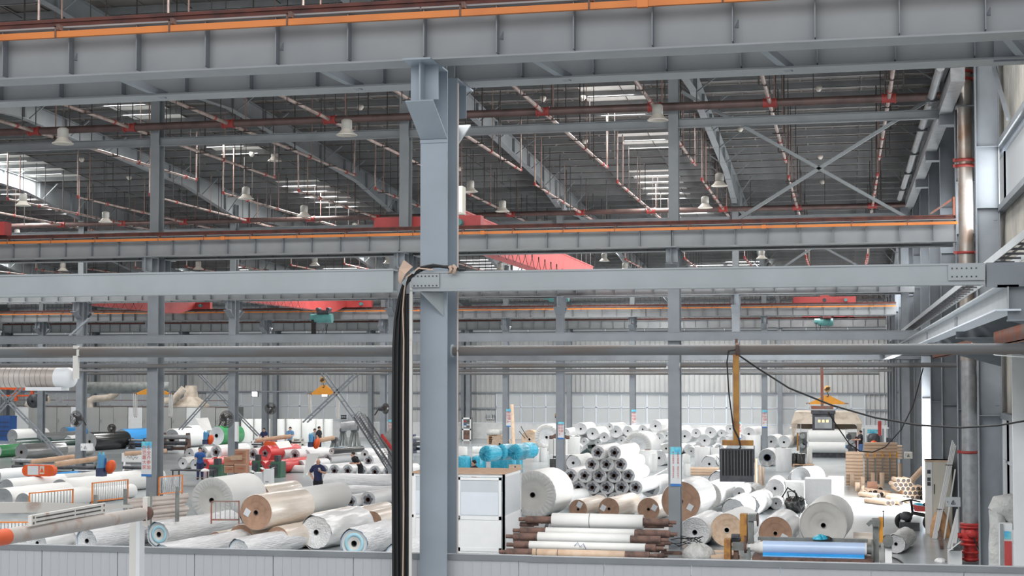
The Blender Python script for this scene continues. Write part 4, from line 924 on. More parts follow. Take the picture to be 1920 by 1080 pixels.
# long wrapped rolls lying across
def across(x0, x1, yc, D, z0, mside, label, name='wrapped_roll', group=None, core=None, dps=None, slope=0):
    P0 = at_z(x0, yc+D/2, z0) if dps is None else at_d(x0, yc+D/2, dps); P1 = at_Y(x1, yc+D/2, P0.y); r = D/2*dep(P0)/F_PX; L5 = P1.x-P0.x
    t = thing(name, lab(label), 'roll', (P0.x, P0.y+r, P0.z), 0, group)
    ob('roll_wrap', mesh_side(mside, 1 if mside in ('filmwrink', 'cloth') else 0), t, (0, 0, r), (0, 0, -math.pi/2), (r, L5, r))
    ob('roll_end', mesh_end('endfilm', .2), t, (0, 0, r), (0, 0, -math.pi/2), (r, r, r))
    return t, r, L5
t, r, L5 = across(608, 737, 904, 30, 0, 'filmwrink', 'long plastic-wrapped roll lying across beside the standing man')
for i in range(5): ob('wrap_fold', MB().lathe([(r*1.0, -.02), (r*1.06, 0), (r*1.0, .02)], n=20, axis='x'), t, (L5*(i+.5)/5, 0, r), m='film')
across(640, 737, 921, 20, 0, 'filmwrink', 'second long plastic-wrapped roll lying across, lower, left of the cables')
across(528, 569, 879, 14, 0, 'paper', 'white roll of film lying on the floor left of the standing man')
G4 = 'upright white rolls before the window wall at left'
for i, (x, w_) in enumerate(((459, 23), (486, 30), (524, 14), (546, 29), (575, 30), (597, 13), (613, 17))): stand(x, 829, w_, 43, 'paper', 'in the left standing row, %s from the left' % ordn(i), G4)
# ---- centre and right
G5 = 'white film rolls stacked in a pyramid'
rows5 = [(849, (1121, 1152), 'top row'), (871, (1109.5, 1137, 1163.5), 'second row'), (892, (1070, 1096, 1123, 1151, 1178), 'third row'), (914, (1084, 1110.5, 1137, 1165, 1192), 'fourth row'), (937, (1072, 1098, 1125, 1152, 1178), 'lowest row')]
for ri, (y, xs_, nm_) in enumerate(rows5):
    for i, x in enumerate(xs_):
        roll(x, y, 26.6, (4-ri)*.459, 2.9 if ri < 4 else 1.4, -4+random.uniform(-2, 2), 'film', 'in the pyramid, %s, %s from left' % (nm_, ordn(i)), G5)
G6 = 'rolls on the right half of the floor'
for a in [
 (999, 928, 90, 0, 2.2, -6, 'gather', 'very large, right of the white booth'), (1054, 936, 29, .15, 2.0, -12, 'clear', 'small, right of the very large pleated roll'),
 (1084, 955, 37, .0, 2.2, -10, 'kraft', 'left of three before the pyramid'), (1142, 954, 42, 0, 2.5, -10, 'kraft', 'middle of three before the pyramid'), (1216, 955, 44, 0, 2.0, -10, 'kraft', 'right of three before the pyramid'),
 (1277, 940, 76, .25, 2.6, -6, 'kraftw', 'large, behind the lettered grey column'), (1219, 914, 38, .1, 2.4, -8, 'film', 'right of the pyramid'),
 (1303, 998, 57, 0, 2.4, -6, 'clear', 'right beside the lettered grey column foot'), (1363, 994, 64, 0, 2.4, -8, 'beige', 'with wide core, left of the unwinder stand'), (1454, 1000, 64, 0, 2.5, -4, 'kraftw', 'above the left end of the blue roll'),
 (1544, 985, 90, 0, 2.6, -4, 'paper', 'huge, above the right end of the blue roll'), (1328, 930, 50, .1, 2.6, -8, 'gatherfilm', 'just right of the large board-ended roll'),
 (1375, 957, 44, .0, 2.6, -6, 'loose', 'behind the beige-ended roll'), (1404, 948, 40, 0, 2.4, -8, 'loose', 'second behind the beige-ended roll'), (1350, 905, 44, .3, 2.6, -8, 'loose', 'under the hanging ribbed floodlight'),
 (1386, 925, 24, .4, 2.2, -4, 'clear', 'small, below the hanging ribbed floodlight'), (1407, 921, 18, .4, 2, -4, 'pale', 'small, right below the ribbed floodlight'), (1426, 939, 35, 0, 2.4, -4, 'ringed', 'leaning below the blue-ringed roll'), (1453, 916, 36, .35, 2.2, 0, 'clear', 'with ringed core on the grey ringed roll'), (1455, 944, 23, 0, 2, 0, 'clear', 'small, beneath the clear-ended roll'),
 (1494, 899, 34, 0, 1.6, 0, 'clear', 'before the flat grey disc end'), (1502, 897, 44, 0, 1.2, -30, 'grey', 'tilted large disc near the white blocks'), (1438.5, 858, 33, 0, 1.8, -4, 'navy', 'before the stacked white rolls'),
 (1478, 925, 26, 0, 2, -4, 'loose', 'by the black tangled bundle'), (1330, 985, 30, 0, 2, -6, 'pale', 'hidden low between two large rolls'),
 (1236, 859, 29, 0, 1.8, -10, 'clear', 'left of the lettered grey column, mid distance'), (1249, 841, 19, .9, 1.8, -10, 'whiteblk', 'touching the lettered grey column on the left'), (1195, 838, 56, 0, 1.6, -14, 'gatherfilm', 'large, looming behind the pyramid'),
 (1296, 846, 17, .6, 1.6, -8, 'clear', 'small, right of the lettered column'), (1330, 870, 30, 0, 2, -8, 'loose', 'behind the ribbed floodlight, low'),
 (993, 824, 36, 0, .5, -20, 'kraftdisc', 'upright behind the cyan bags'), (937, 833, 34, 0, .5, -10, 'kraftdisc', 'low behind the cyan bags'), (1025, 820, 50, 0, 1.4, -14, 'gatherfilm', 'large, left of the hook block'),
 (1111.5, 836, 21, .25, 1.6, -6, 'dkgreen', 'upper one left of the pyramid'), (1100, 851, 17, 0, 1.6, -6, 'dkgreen', 'lower one left of the pyramid'), (1075, 868, 30, 0, 2, -14, 'pale', 'left of the pyramid by the white blocks')]: roll(*a, G6)
G7 = 'distant white rolls heaped before the window wall'
far7 = [(1089, 804, 23), (1111, 813, 24), (1154.5, 809, 24), (1177, 808, 20), (1229, 799, 24), (1133, 820, 20), (1095, 828, 15), (1081, 822, 13), (1236, 822, 21), (1250, 817, 16), (1284, 818, 25), (1305, 812, 18), (1321, 826, 24), (1332, 811, 22), (1353, 812, 15), (1369, 804, 18), (1356, 827, 16), (1404, 814, 27), (1446, 828, 25), (1470, 829, 25), (1143, 800, 14), (1205, 805, 17), (1388, 822, 18), (1213, 826, 18), (1121, 830, 14), (1165, 826, 16), (1310, 836, 14), (1268, 808, 18), (1059, 812, 18), (1069, 824, 16)]
for i, (x, y, D) in enumerate(sorted(far7)):
    low = 4.9-(y+D/2-705)*92/F_PX
    z0 = max(0, low) if y+D/2 < 840 else 0
    roll(x, y, D, max(0, 4.9-(y+D/2-705)*(91)/F_PX), 2.0, -8+random.uniform(-10, 6), 'clear', ('in the far heap, %s from its left' % ordn(i)) if i < 15 else ('in the far heap, %s from its right' % ordn(29-i)), G7, d=None if low <= 0 else 91)
for i in range(22):   # rolls that carry the heap
    x = 1062+i*19+random.uniform(-4, 4)
    if 1420 < x < 1432: continue
    roll(x, 842, 19, 0, 1.8, -8, 'clear', ('under the far heap, %s from left' % ordn(i)) if i < 11 else ('under the far heap, %s from right' % ordn(21-i)), G7)
G8 = 'upright white rolls on the right half'
for (x, yb, w_, h, k_, p) in [(1043, 880, 36, 56, 'paper', 'behind the air unit, left'), (1073, 866, 25, 46, 'paper', 'behind the air unit, right'), (1004, 866, 14, 26, 'film', 'right of the cyan bags'), (1018, 866, 14, 26, 'film', 'second right of the cyan bags'), (865, 860, 18, 22, 'paper', 'far beside the nearest column'), (894, 850, 22, 12, 'paper', 'low behind the upright cyan bags'),
  (1212, 885, 36, 40, 'film', 'right above the pyramid'), (1226, 885, 12, 34, 'paper', 'thin, right above the pyramid'), (1287, 869, 13, 18, 'paper', 'small upper, right of the lettered column'), (1288, 892, 13, 22, 'paper', 'small lower, right of the lettered column'),
  (1316, 878, 30, 40, 'film', 'left of the ribbed floodlight'), (1342, 878, 20, 38, 'film', 'hidden by the ribbed floodlight'), (1412, 858, 34, 42, 'film', 'wide, right of the ribbed floodlight'), (1469, 885, 30, 44, 'film', 'beside the blue-cored roll'), (1518, 874, 10, 34, 'paper', 'thin, at the pallet end'),
  (1200, 828, 22, 24, 'paper', 'far behind the pyramid'), (1227, 832, 9, 30, 'paper', 'thin far one beside the far heap'), (1256, 898, 10, 40, 'film', 'just left of the lettered column')]: stand(x, yb, w_, h, k_, p, G8)
t1 = stand(1490, 874, 13, 24, 'whiteblk', 'left on the small pallet'); t2 = stand(1503, 875, 14, 24, 'whiteblk', 'right on the small pallet')
# cyan bags
G9 = 'cyan bagged rolls beside the booth'
for (x, yb, w_, h, p) in [(867, 884, 26, 28, 'leftmost, by the nearest column'), (895, 884, 26, 28, 'behind the booth worker'), (932, 884, 30, 26, 'in the middle'), (958, 886, 25, 26, 'at the right end'), (973, 888, 12, 28, 'squeezed at the far right')]: stand(x, yb, w_, h, 'bag', p, G9)
for (x, y, D, p) in [(909, 851, 30, 'lying on top, left'), (938, 848, 29, 'lying on top, middle'), (964, 848, 30, 'lying on top, right')]: roll(x, y, D, .98, 1.1, -16, 'bag', p, G9)
roll(980, 845, 29, .98, .8, -30, 'bag', 'lying on top, far right end', G9)
# ================================================================== booth
x0, x1, Y, z0, z1 = rect(772, 888, 946, 1036, 0)
H = z1; W = x1-x0; Dp = 2.2
t = thing('office_booth', 'white aluminium and glass booth right of the nearest column', 'booth', (x0, Y, 0))
fr = MB(); hh = H
cols = [0, W*.34, W*.63, W]
for x in (0, W-.06): fr.box(x, 0, 0, x+.06, .06, hh)
fr.box(0, 0, hh-.08, W, .06, hh).box(0, 0, 0, W, .05, .06).box(0, 0, .95, W*.62, .05, 1.03)
for x in (W*.02, W*.45): fr.box(x, -.005, 0, x+.06, .055, hh)
fr.box(W-.06, 0, 0, W, .06, hh).box(W-.05, Dp-.06, 0, W, Dp, hh).box(W-.06, 0, hh-.08, W, Dp, hh).box(W-.05, 0, .95, W, Dp, 1.03).box(W-.05, 0, 0, W, Dp, .05)
ob('booth_frame', fr, t, m='white')
ob('lower_panel', MB().box(.02, .02, .04, W*.62, .035, .97), t, m='white'); ob('lower_panel', B(W-.035, .05, .04, W-.02, Dp, .97), t, m='white')
ob('glass_pane', B(.06, .02, 1.03, W*.45, .03, hh-.08), t, m='pane'); ob('glass_pane', B(W-.03, .06, 1.03, W-.02, Dp-.06, hh-.08), t, m='pane')
ob('paper_blind', B(.1, .0, 1.05, W*.43, .015, 1.7), t, m='frame')
dx = W*.5
dr = ob('door', MB().box(dx, -.02, .05, dx+.07, .02, hh-.1).box(W-.16, -.02, .05, W-.09, .02, hh-.1).box(dx, -.02, .05, W-.09, .02, .15).box(dx, -.02, .92, W-.09, .02, 1.02).box(dx, -.02, hh-.17, W-.09, .02, hh-.1).box(dx+.07, -.005, .15, W-.16, .01, .92), t, m='white')
ob('door_pane', B(dx+.07, -.002, 1.02, W-.16, .008, hh-.17), dr, m='pane'); ob('door_blind', B(dx+.09, -.012, 1.05, W-.18, -.004, 1.68), dr, m='frame')
ob('door_handle', MB().tube([(dx+.03, -.02, .98), (dx+.03, -.08, .98)], .03, 10).lathe([(0, -.12), (.04, -.1), (.04, -.06), (0, -.05)], c=(dx+.03, 0, .98), n=12, axis='y'), dr, m='galv')
ob('roof_board', B(-.05, -.05, hh, W+.03, Dp+.05, hh+.03), t, m='kraft')
def crates(): pass
# tan board and far cabinet
def boxthing(name, label, cat, px, m_, dpt=.4, zb=0, Y=None, extra=None):
    a, b, y, z0, z1 = rect(*px, zb, Y); t = thing(name, label, cat, (a, y, z0)); ob('body', B(0, 0, 0, b-a, dpt, z1-z0), t, m=m_)
    if extra: extra(t, b-a, z1-z0)
    return t
def panelx(t, w_, h): ob('screw', MB().lathe([(0, -.01), (.04, -.01), (.04, 0)], c=(w_/2, 0, h*.8), n=8, axis='y'), t, m='darkmach')
boxthing('board', 'plain tan board standing right of the cyan bags behind the booth', 'board', (954, 871, 978, 892), 'kraft2', .05, extra=panelx)
def snack(t, w_, h):
    ob('door_frame', MB().box(0, -.05, 0, .08, 0, h).box(w_-.08, -.05, 0, w_, 0, h).box(0, -.05, h-.12, w_, 0, h).box(0, -.05, h*.45, w_, 0, h*.52).box(0, -.05, 0, w_, 0, .08), t, m='white')
    ob('window', B(.08, -.03, h*.52, w_-.08, -.01, h-.12), t, m='glass')
    for i, (m_, z) in enumerate((('redpaint', .8), ('blue', .66), ('white', .58))):
        ob('goods', B(.12, -.025, h*z, w_*.45, -.005, h*(z+.08)), t, m=m_)
        ob('goods', B(w_*.5, -.025, h*z, w_*.85, -.005, h*(z+.06)), t, m='rust' if i != 1 else 'signwhite')
    ob('lower_door', B(.08, -.03, .08, w_-.08, -.01, h*.45), t, m='rust')
boxthing('cabinet', 'tall narrow vending-like cabinet with red goods by the back wall', 'cabinet', (867, 783, 883, 826), 'machgrey', .6, extra=snack)
def notice(x0_, y0_, x1_, y1_, label, Y, head=True):
    a, b, y, z0, z1 = rect(x0_, y0_, x1_, y1_, Y=Y); t = thing('notice_board', label, 'sign', (a, y, z0)); ob('board', B(0, 0, 0, b-a, .03, z1-z0), t, m='signwhite')
    return t, b-a, z1-z0
t, w_, h = notice(912, 777, 927, 786, 'small white notice with dark lines on the back wall', BACKY-.2)
for i in range(3): txt('安全生产警示', .13, 'ink', t, (w_/2, -.01, h*(.25+.27*i)))
# pallet stack by the back wall
a, b, y, z0, z1 = rect(914, 815, 938, 832, 0)
t = thing('pallet_stack', 'stack of wooden pallets with grey bales on top near the back wall', 'pallet', (a, y, 0)); w_ = b-a
for i in range(4):
    for j in range(5): ob('slat', B(0, j*.24, i*.14+.1, w_, j*.24+.12, i*.14+.13), t, m='wood')
    for x in (0, w_/2-.05, w_-.1): ob('block', B(x, 0, i*.14, x+.1, 1.1, i*.14+.1), t, m='wood')
for k_ in range(3): ob('bale', MB().lathe([(0, 0), (.2, .02), (.24, .3), (.24, w_*.9), (.2, w_), (0, w_)], n=12, axis='x', c=(-.1, .25+.35*k_, .8)), t, m='cloth')
ob('kraft_tube', MB().tube([at_z(963, 836, 0), at_z(958, 836, 0)+Vector((0, .3, 2.9))], .12, 12), None, label='tall pale kraft tube leaning on the grey column behind the cyan bags', cat='tube', m='kraft2')
for i, (xa_, ya_, xb_, yb_) in enumerate(((977, 800, 999, 838), (974, 809, 996, 836))): ob('thin_rod', MB().tube([at_z(xb_, yb_, 0), at_d(xa_, ya_, 98)], .03, 6), None, label='thin dark rod leaning left of the tan paper disc, %s' % ('longer' if i == 0 else 'shorter'), cat='rod', group='rods by the tan disc', m='darkmach')
# AC unit under the lifting frame
def ac(t, w_, h):
    g = ob('grille', B(w_*.05, -.02, h*.05, w_*.78, 0, h*.72), t, m='ink')
    for i in range(10): ob('grille_slat', B(w_*.05, -.03, h*(.08+.064*i), w_*.78, -.02, h*(.1+.064*i)), g, m='machgrey')
    ob('display', B(w_*.2, -.015, h*.8, w_*.5, 0, h*.92), t, m='darkmach')
    for i in range(9): ob('vent_slot', B(w_*.85, -.012, h*(.1+.08*i), w_*.97, 0, h*(.12+.08*i)), t, m='machgrey')
boxthing('air_unit', 'white boxy air unit with dark grille below the brown lifting frame', 'air unit', (1029, 853, 1068, 881), 'white', .6, extra=ac)
# ================================================================== white rollers with rusty journals
G = 'rollers racked before the kraft rolls'
RL = [(1035, 1206, 975, 27, 973, 1268, 'topmost', 'white'), (1023, 1190, 996, 15, 962, 1270, 'second from top', 'white'), (1008, 1182, 1007, 19, 949, 1253, 'third from top', 'white'), (992, 1210, 1022, 16, 950, 1244, 'fourth from top', 'white'), (998, 1172, 1036, 15, 936, 1232, 'lowest', 'kraft2')]
for i, (xa, xb, yc, D, ja, jb, nm_, mm) in enumerate(RL):
    dp = 41.2-.42*i; A0 = at_d(xa, yc, dp); Yr = A0.y
    t = thing('wrapped_roller', '%s roller with rusty journals, %s on the rack right of the booth' % ('white' if mm == 'white' else 'beige', nm_), 'roller', (A0.x, Yr, A0.z), 0, G)
    def X_(p): return at_Y(p, yc, Yr).x-A0.x
    r = D/2*dp/F_PX; Lr = X_(xb)
    ob('sheath', MB().lathe([(r*.7, 0), (r, .01), (r*1.0, Lr*.4), (r*1.02, Lr*.42), (r*1.0, Lr*.6), (r*.98, Lr), (r*.7, Lr)], n=18, axis='x'), t, m='paper' if mm == 'white' else 'kraft2')
    rj = 7*dp/F_PX
    ob('journal', MB().tube([(0, 0, 0), (X_(ja)+.2, 0, 0)], rj, 14).tube([(X_(ja)+.2, 0, 0), (X_(ja), 0, 0)], rj*.55, 10).lathe([(rj, -.3), (rj*1.1, -.28), (rj, -.26)], n=14, axis='x'), t, m='rust')
    ob('journal', MB().tube([(Lr, 0, 0), (X_(jb)-.2, 0, 0)], rj, 14).tube([(X_(jb)-.2, 0, 0), (X_(jb), 0, 0)], rj*.5, 10), t, m='rust')
    if i in (0, 4): 
        for q in ((.42,) if i == 0 else (.05, .28)): ob('tie_band', MB().lathe([(r*1.03, -.008), (r*1.04, 0), (r*1.03, .008)], n=18, axis='x'), t, (Lr*q, 0, 0), m='black')
    if i == 3: ob('blue_string', MB().tube([(Lr*.4, -r, .02), (Lr*.43, -r-.03, .12), (Lr*.45, -r-.02, 0), (Lr*.48, -r-.04, .09), (Lr*.5, -r, -.06)], .008, 5), t, m='blue')
for i, (xa, xb, yc, D) in enumerate(((1195, 1262, 984, 11), (1218, 1264, 1003, 13), (1212, 1258, 1018, 12), (1196, 1250, 1030, 10), (1226, 1252, 1042, 10), (975, 1010, 983, 9), (963, 1005, 1013, 8), (940, 975, 1036, 7), (1240, 1290, 1038, 11))):
    dp = 41.6-.3*i if i < 5 else 41.5; A0 = at_d(xa, yc, dp); xb_ = at_Y(xb, yc, A0.y).x-A0.x; r = D/2*dp/F_PX
    t = thing('bare_roller', 'short bare rusty roller end at the %s side of the roller rack, %s' % ('right' if i < 5 or i == 8 else 'left', ordn(i)), 'roller', A0, 0, G)
    ob('shaft', MB().tube([(0, 0, 0), (xb_*.75, 0, 0)], r, 14), t, m='rust'); ob('journal', MB().tube([(xb_*.75, 0, 0), (xb_, 0, 0)], r*.55, 10), t, m='rust')
a, b, y, z0, z1 = rect(985, 988, 1215, 1042, 0)
t = thing('roller_rack', 'low dark rack carrying the wrapped rollers', 'rack', (a, y+.6, 0))
for x in (.4, (b-a)/2, b-a-.4): ob('rack_support', MB().prism([(-.6, 0), (.9, 0), (.9, .75), (.5, .75), (-.6, .1)], x-.05, x+.05), t, m='darkmach')
# cloth heap
def heap(px, py, wpx, hpx, m_, label, name='cloth_heap', cat='cloth', seed=1, z0=0, d=None):
    P = at_z(px, py, z0) if d is None else at_d(px, py, d); k_ = dep(P)/F_PX; w_ = wpx*k_/2; h = hpx*k_; rnd = random.Random(seed); ph = [rnd.uniform(0, 6) for _ in range(6)]
    def fold(t_, r, hh): return w_*.1*(math.sin(3*t_+ph[0]+hh*3)+.6*math.sin(7*t_+ph[1]+hh*8)+.4*math.sin(12*t_+ph[2])), h*.06*math.sin(5*t_+ph[3]) if hh > .02 else 0
    prof = [(w_*.98, 0), (w_*1.0, h*.15), (w_*.92, h*.4), (w_*.75, h*.65), (w_*.5, h*.85), (w_*.22, h*.97), (w_*.02, h)]
    return ob(name, MB().lathe(prof, n=40, fold=fold), None, (P.x, P.y+w_*.6, P.z), label=label, cat=cat, m=m_)
heap(1306, 1046, 58, 26, 'cloth', 'crumpled heap of grey plastic sheeting beside the lettered column foot', seed=4)
ob('cord_heap', MB().tube([at_z(1283, 1030, 0)+Vector((.5*math.cos(a*.9), .3*math.sin(a*1.1), .1+.25*abs(math.sin(a*.7)))) for a in range(26)], .012, 5, False), None, label='tangled black cords on the left of the grey plastic heap', cat='cord', m='black')
for i, (x, y, w_) in enumerate(((1345, 1036, 22), (1352, 1046, 16))): 
    P = at_z(x, y, 0); ob('board_offcut', B(-.5, 0, 0, .5, .35, .03+.04*i), None, P, (0, 0, .15*i), label='thin kraft board offcut on the floor left of the unwinder, %s' % ('rear' if i == 0 else 'front'), cat='board', group='board offcuts', m='kraft2')
# ================================================================== unwinder with the blue roll
x0, x1, Y, z0, z1 = rect(1431, 1012, 1622, 1052, 0)
S = dep((x0, Y, .5))/F_PX
def Xp(px): return at_Y(px, 1040, Y).x-x0
def Zp(py): return at_Y(1500, py, Y).z
t = thing('unwinder_stand', 'low unwinder machine with rusty yellow side arms holding the blue roll', 'machine', (x0, Y, 0))
def bx_(a, b, ya_, yb_, y0=-.15, y1=.25): return B(Xp(a), y0, Zp(yb_), Xp(b), y1, Zp(ya_))
ob('side_arm', bx_(1388, 1401, 966, 1018, -.1, .3), t, m='ochre'); ob('side_arm', bx_(1359, 1371, 1013, 1056, -.3, .2), t, m='ochre')
ob('upright', bx_(1403, 1413, 972, 1024, -.05, .2), t, m='machgrey'); ob('bearing_block', bx_(1403, 1419, 966, 978, -.1, .25), t, m='machgrey'); ob('bearing_block', bx_(1374, 1396, 1018, 1034), t, m='machgrey')
ob('gear_motor', MB().tube([(Xp(1372), 0, Zp(1012)), (Xp(1390), 0, Zp(1012))], .12, 12).box(Xp(1372), -.2, Zp(1010), Xp(1386), .1, Zp(1005)), t, m='darkmach')
ob('hand_wheel', MB().lathe([(.02, -.02), (.17, -.02), (.19, 0), (.17, .02), (.02, .02)], c=(Xp(1421), 0, Zp(976)), n=16, axis='x'), t, m='rust'); ob('drive_wheel', MB().lathe([(.02, -.03), (.25, -.03), (.25, .03), (.02, .03)], c=(Xp(1398), .0, Zp(1022)), n=18, axis='x'), t, m='rust')
ob('base_block', bx_(1376, 1384, 1032, 1056, -.1, .2), t, m='rust'); ob('base_block', bx_(1402, 1407, 1028, 1056, -.1, .1), t, m='machgrey'); ob('rear_beam', bx_(1420, 1628, 1011, 1017, .3, .5), t, m='machgrey')
ob('upright', bx_(1637, 1648, 972, 1056, -.1, .2), t, m='machgrey'); ob('bearing_block', bx_(1636, 1650, 970, 983, -.2, .3), t, m='machgrey'); ob('side_arm', bx_(1649, 1656, 968, 1013, -.1, .3), t, m='yellow')
ob('gear_motor', MB().tube([(Xp(1665), -.25, Zp(1010)), (Xp(1665), .3, Zp(1010))], .14, 14).box(Xp(1658), -.1, Zp(1030), Xp(1672), .2, Zp(1004)), t, m='machgrey'); ob('foot', MB().prism([(-.3, 0), (.3, 0), (.15, Zp(1024)), (-.1, Zp(1024))], Xp(1659), Xp(1672)), t, m='white')
ob('foot', bx_(1634, 1649, 1050, 1057, -.4, .5), t, m='white'); ob('drive_wheel', MB().lathe([(.02, -.03), (.3, -.03), (.3, .03), (.02, .03)], c=(Xp(1636), 0, Zp(1030)), n=18, axis='x'), t, m='machgrey')
ob('lever', MB().tube([(Xp(1657), 0, Zp(985)), (Xp(1657), 0, Zp(958))], .012, 6).lathe([(0, 0), (.03, .02), (0, .06)], c=(Xp(1657), 0, Zp(958)), n=8), t, m='black')
ob('latch_arm', MB().bar((Xp(1627), 0, Zp(982)), (Xp(1636), 0, Zp(974)), .06, .1), t, m='machgrey')
ob('base_frame', MB().box(Xp(1412), -.5, .02, Xp(1636), .6, .12), t, m='rust')
rr = 13*S
bt = thing('blue_film_roll', 'wide pale blue film roll with bright blue lower sheet on the unwinder', 'roll', (x0, Y, Zp(1015)-rr)); Lb = Xp(1622)
ob('film_wrap', MB().tube([(0, 0, 0), (Lb, 0, 0)], rr, 28), bt, m='blueroll_lt')
ob('lower_sheet', MB().tube([(0, -.12, -18.5*S), (Lb-.02, -.12, -18.5*S)], 10.5*S, 24), bt, m='blueroll')
ob('white_collar', MB().lathe([(0, 0), (rr*.98, 0), (rr*.98, .05), (0, .05)], c=(Lb, 0, 0), n=22, axis='x'), bt, m='white')
ob('stepped_core', MB().lathe([(rr, 0), (rr*.85, -.02), (rr*.85, -.1), (rr*.72, -.1), (rr*.72, -.22), (rr*.6, -.22), (rr*.6, -.34), (0, -.34)], n=22, axis='x').tube([(-.34, 0, 0), (-.7, 0, 0)], .1, 12), bt, m='paper')
ob('shaft', MB().tube([(Lb, 0, 0), (Lb+.25, 0, 0)], .12, 12), bt, m='machgrey')
# beige bundles right behind, blue rags
across(1600, 1652, 1012, 26, 0, 'kraftside', 'pale wrapped bundle lying left behind the right unwinder arm')
tt = roll(1680, 1020, 36, 0, 2.2, -10, 'pale', 'lying behind the right arm of the unwinder')
heap(1538, 1012, 30, 9, 'cyan', 'crumpled cyan rag lying on the unwinder beam', 'rag', 'rag', 8, Zp(1012)); heap(1551, 1012, 18, 6, 'ink', 'small dark rag beside the cyan rag', 'rag', 'rag', 9, Zp(1012))
# white blocks
for i, (a_, b_, c_, d_) in enumerate(((1473, 904, 1508, 950), (1509, 898, 1560, 960), (1553, 896, 1583, 956))):
    a, b, y, z0, z1 = rect(a_, c_ if False else b_, c_, d_, 0); t = thing('wrapped_block', 'white plastic-wrapped pallet block, %s of three behind the huge roll' % ['left', 'middle', 'right'][i], 'pallet load', (a, y, 0), 0, 'white wrapped blocks'); w_ = b-a
    ob('stacked_goods', MB().box(0, 0, .12, w_, 1.0, z1), t, m='film'); ob('pallet', MB().box(0, 0, .1, w_, 1, .12).box(0, 0, 0, .1, 1, .1).box(w_-.1, 0, 0, w_, 1, .1), t, m='wood')
    ob('loose_flap', MB().prism([(0, z1), (.3, z1+.05), (.6, z1+.01), (.6, z1), (0, z1)], .05, w_*.6, 'x'), t, m='film')
P = at_z(1493, 962, 0); rnd = random.Random(2)
t = thing('black_bundle', 'tangled black plastic-wrapped bundle with handle beside the white blocks', 'bundle', P)
def fold(t_, r, h): return .06*math.sin(5*t_+h*9)+.05*math.sin(9*t_-h*13), 0
ob('bundle_body', MB().lathe([(0, 0), (.2, .02), (.32, .15), (.36, .35), (.28, .52), (.1, .6), (0, .6)], n=30, fold=fold), t, m='blackfilm'); ob('strap_loop', MB().tube([(-.25, 0, .5), (-.3, 0, .75), (-.05, 0, .8), (0, 0, .6)], .03, 7).tube([(-.5, 0, .55), (-.3, 0, .9), (.0, 0, .7), (.2, .0, .2)], .03, 7), t, m='black'); ob('white_flap', MB().prism([(0, 0), (.15, .2), (.1, .5), (-.1, .3)], -.42, -.2, 'x'), t, m='film')
a, b, y, z0, z1 = rect(1486, 870, 1525, 876, 0); t = thing('small_pallet', 'small wooden pallet under two dark upright rolls', 'pallet', (a, y, 0))
for j in range(5): ob('slat', B(0, j*.25, .1, b-a, j*.25+.14, .13), t, m='wood')
for x in (0, (b-a)/2, b-a-.1): ob('block', B(x, 0, 0, x+.1, 1.14, .1), t, m='wood')
# ================================================================== kraft tubes area
G = 'kraft tubes stored at the right'
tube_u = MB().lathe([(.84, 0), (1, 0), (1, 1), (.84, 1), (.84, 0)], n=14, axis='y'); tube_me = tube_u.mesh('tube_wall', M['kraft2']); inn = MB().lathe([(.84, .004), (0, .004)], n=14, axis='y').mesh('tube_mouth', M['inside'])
def ktube(P, L, r, rot, label, d=True):
    t = ob('kraft_tube', tube_me, None, P, rot, (r, L, r), label=lab(label), cat='tube', group=G)
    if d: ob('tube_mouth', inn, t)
    return t
x0, x1, Y, z0, z1 = rect(1586, 861, 1619, 912, 0)
for i in range(10): ktube((x0, Y+.1, .1+i*.152), x1-x0, .075, (0, 0, -math.pi/2), 'horizontal kraft tube in the left tube stack, %s from the floor' % ordn(i), False)
x0, x1, Y, z0, z1 = rect(1621, 846, 1683, 905, 0)
for i in range(12): ktube((x0, Y+.1, .1+i*.152), x1-x0, .075, (0, 0, -math.pi/2), 'horizontal kraft tube behind yellow-tipped posts, %s from the floor' % ordn(i), False)
a, b, y, z0, z1 = rect(1624, 842, 1670, 846, Y=Y+.6); ktube((a, y, z1-.1), b-a, .09, (0, 0, -math.pi/2), 'longest horizontal kraft tube lying on top of the racked tubes')
x0, x1, Y2, z0, z1 = rect(1674, 852, 1712, 880, 0)
for i in range(5): ktube((x0, Y2, .6+i*.15), x1-x0, .07, (0, 0, -math.pi/2), 'horizontal kraft tube at the rack right end, %s upwards' % ordn(i), False)
t = thing('tube_rack', 'tube rack with six grey yellow-tipped posts', 'rack', (0, Y, 0))
for i, px in enumerate((1627, 1641, 1655, 1669, 1682, 1695)):
    P = at_Y(px, 900, Y-.2); zt = at_Y(px, 848, Y-.2).z; ob('post', B(P.x-.035, -.24, 0, P.x+.035, -.17, zt-.25), t, m='machgrey'); ob('post_tip', B(P.x-.036, -.241, zt-.25, P.x+.036, -.169, zt), t, m='yellow')
ob('base_rail', B(at_Y(1622, 900, Y).x, -.25, .02, at_Y(1700, 900, Y).x, -.1, .1), t, m='machgrey')
ups = [(1602, 903, 9, 30), (1610, 906, 8, 31), (1598, 913, 8, 24), (1608, 922, 10, 18), (1618, 918, 8, 24), (1641, 905, 11, 20), (1654, 914, 9, 28), (1648, 920, 8, 12), (1618, 924, 7, 14), (1637, 912, 8, 26)]
for i, (x, yb, w_, h) in enumerate(ups):
    P = at_z(x, yb, 0); s_ = dep(P)/F_PX; ktube((P.x, P.y, h*s_), h*s_, w_/2*s_, (-math.pi/2, 0, 0), 'upright kraft tube standing before the tube rack, %s in line' % ordn(i))
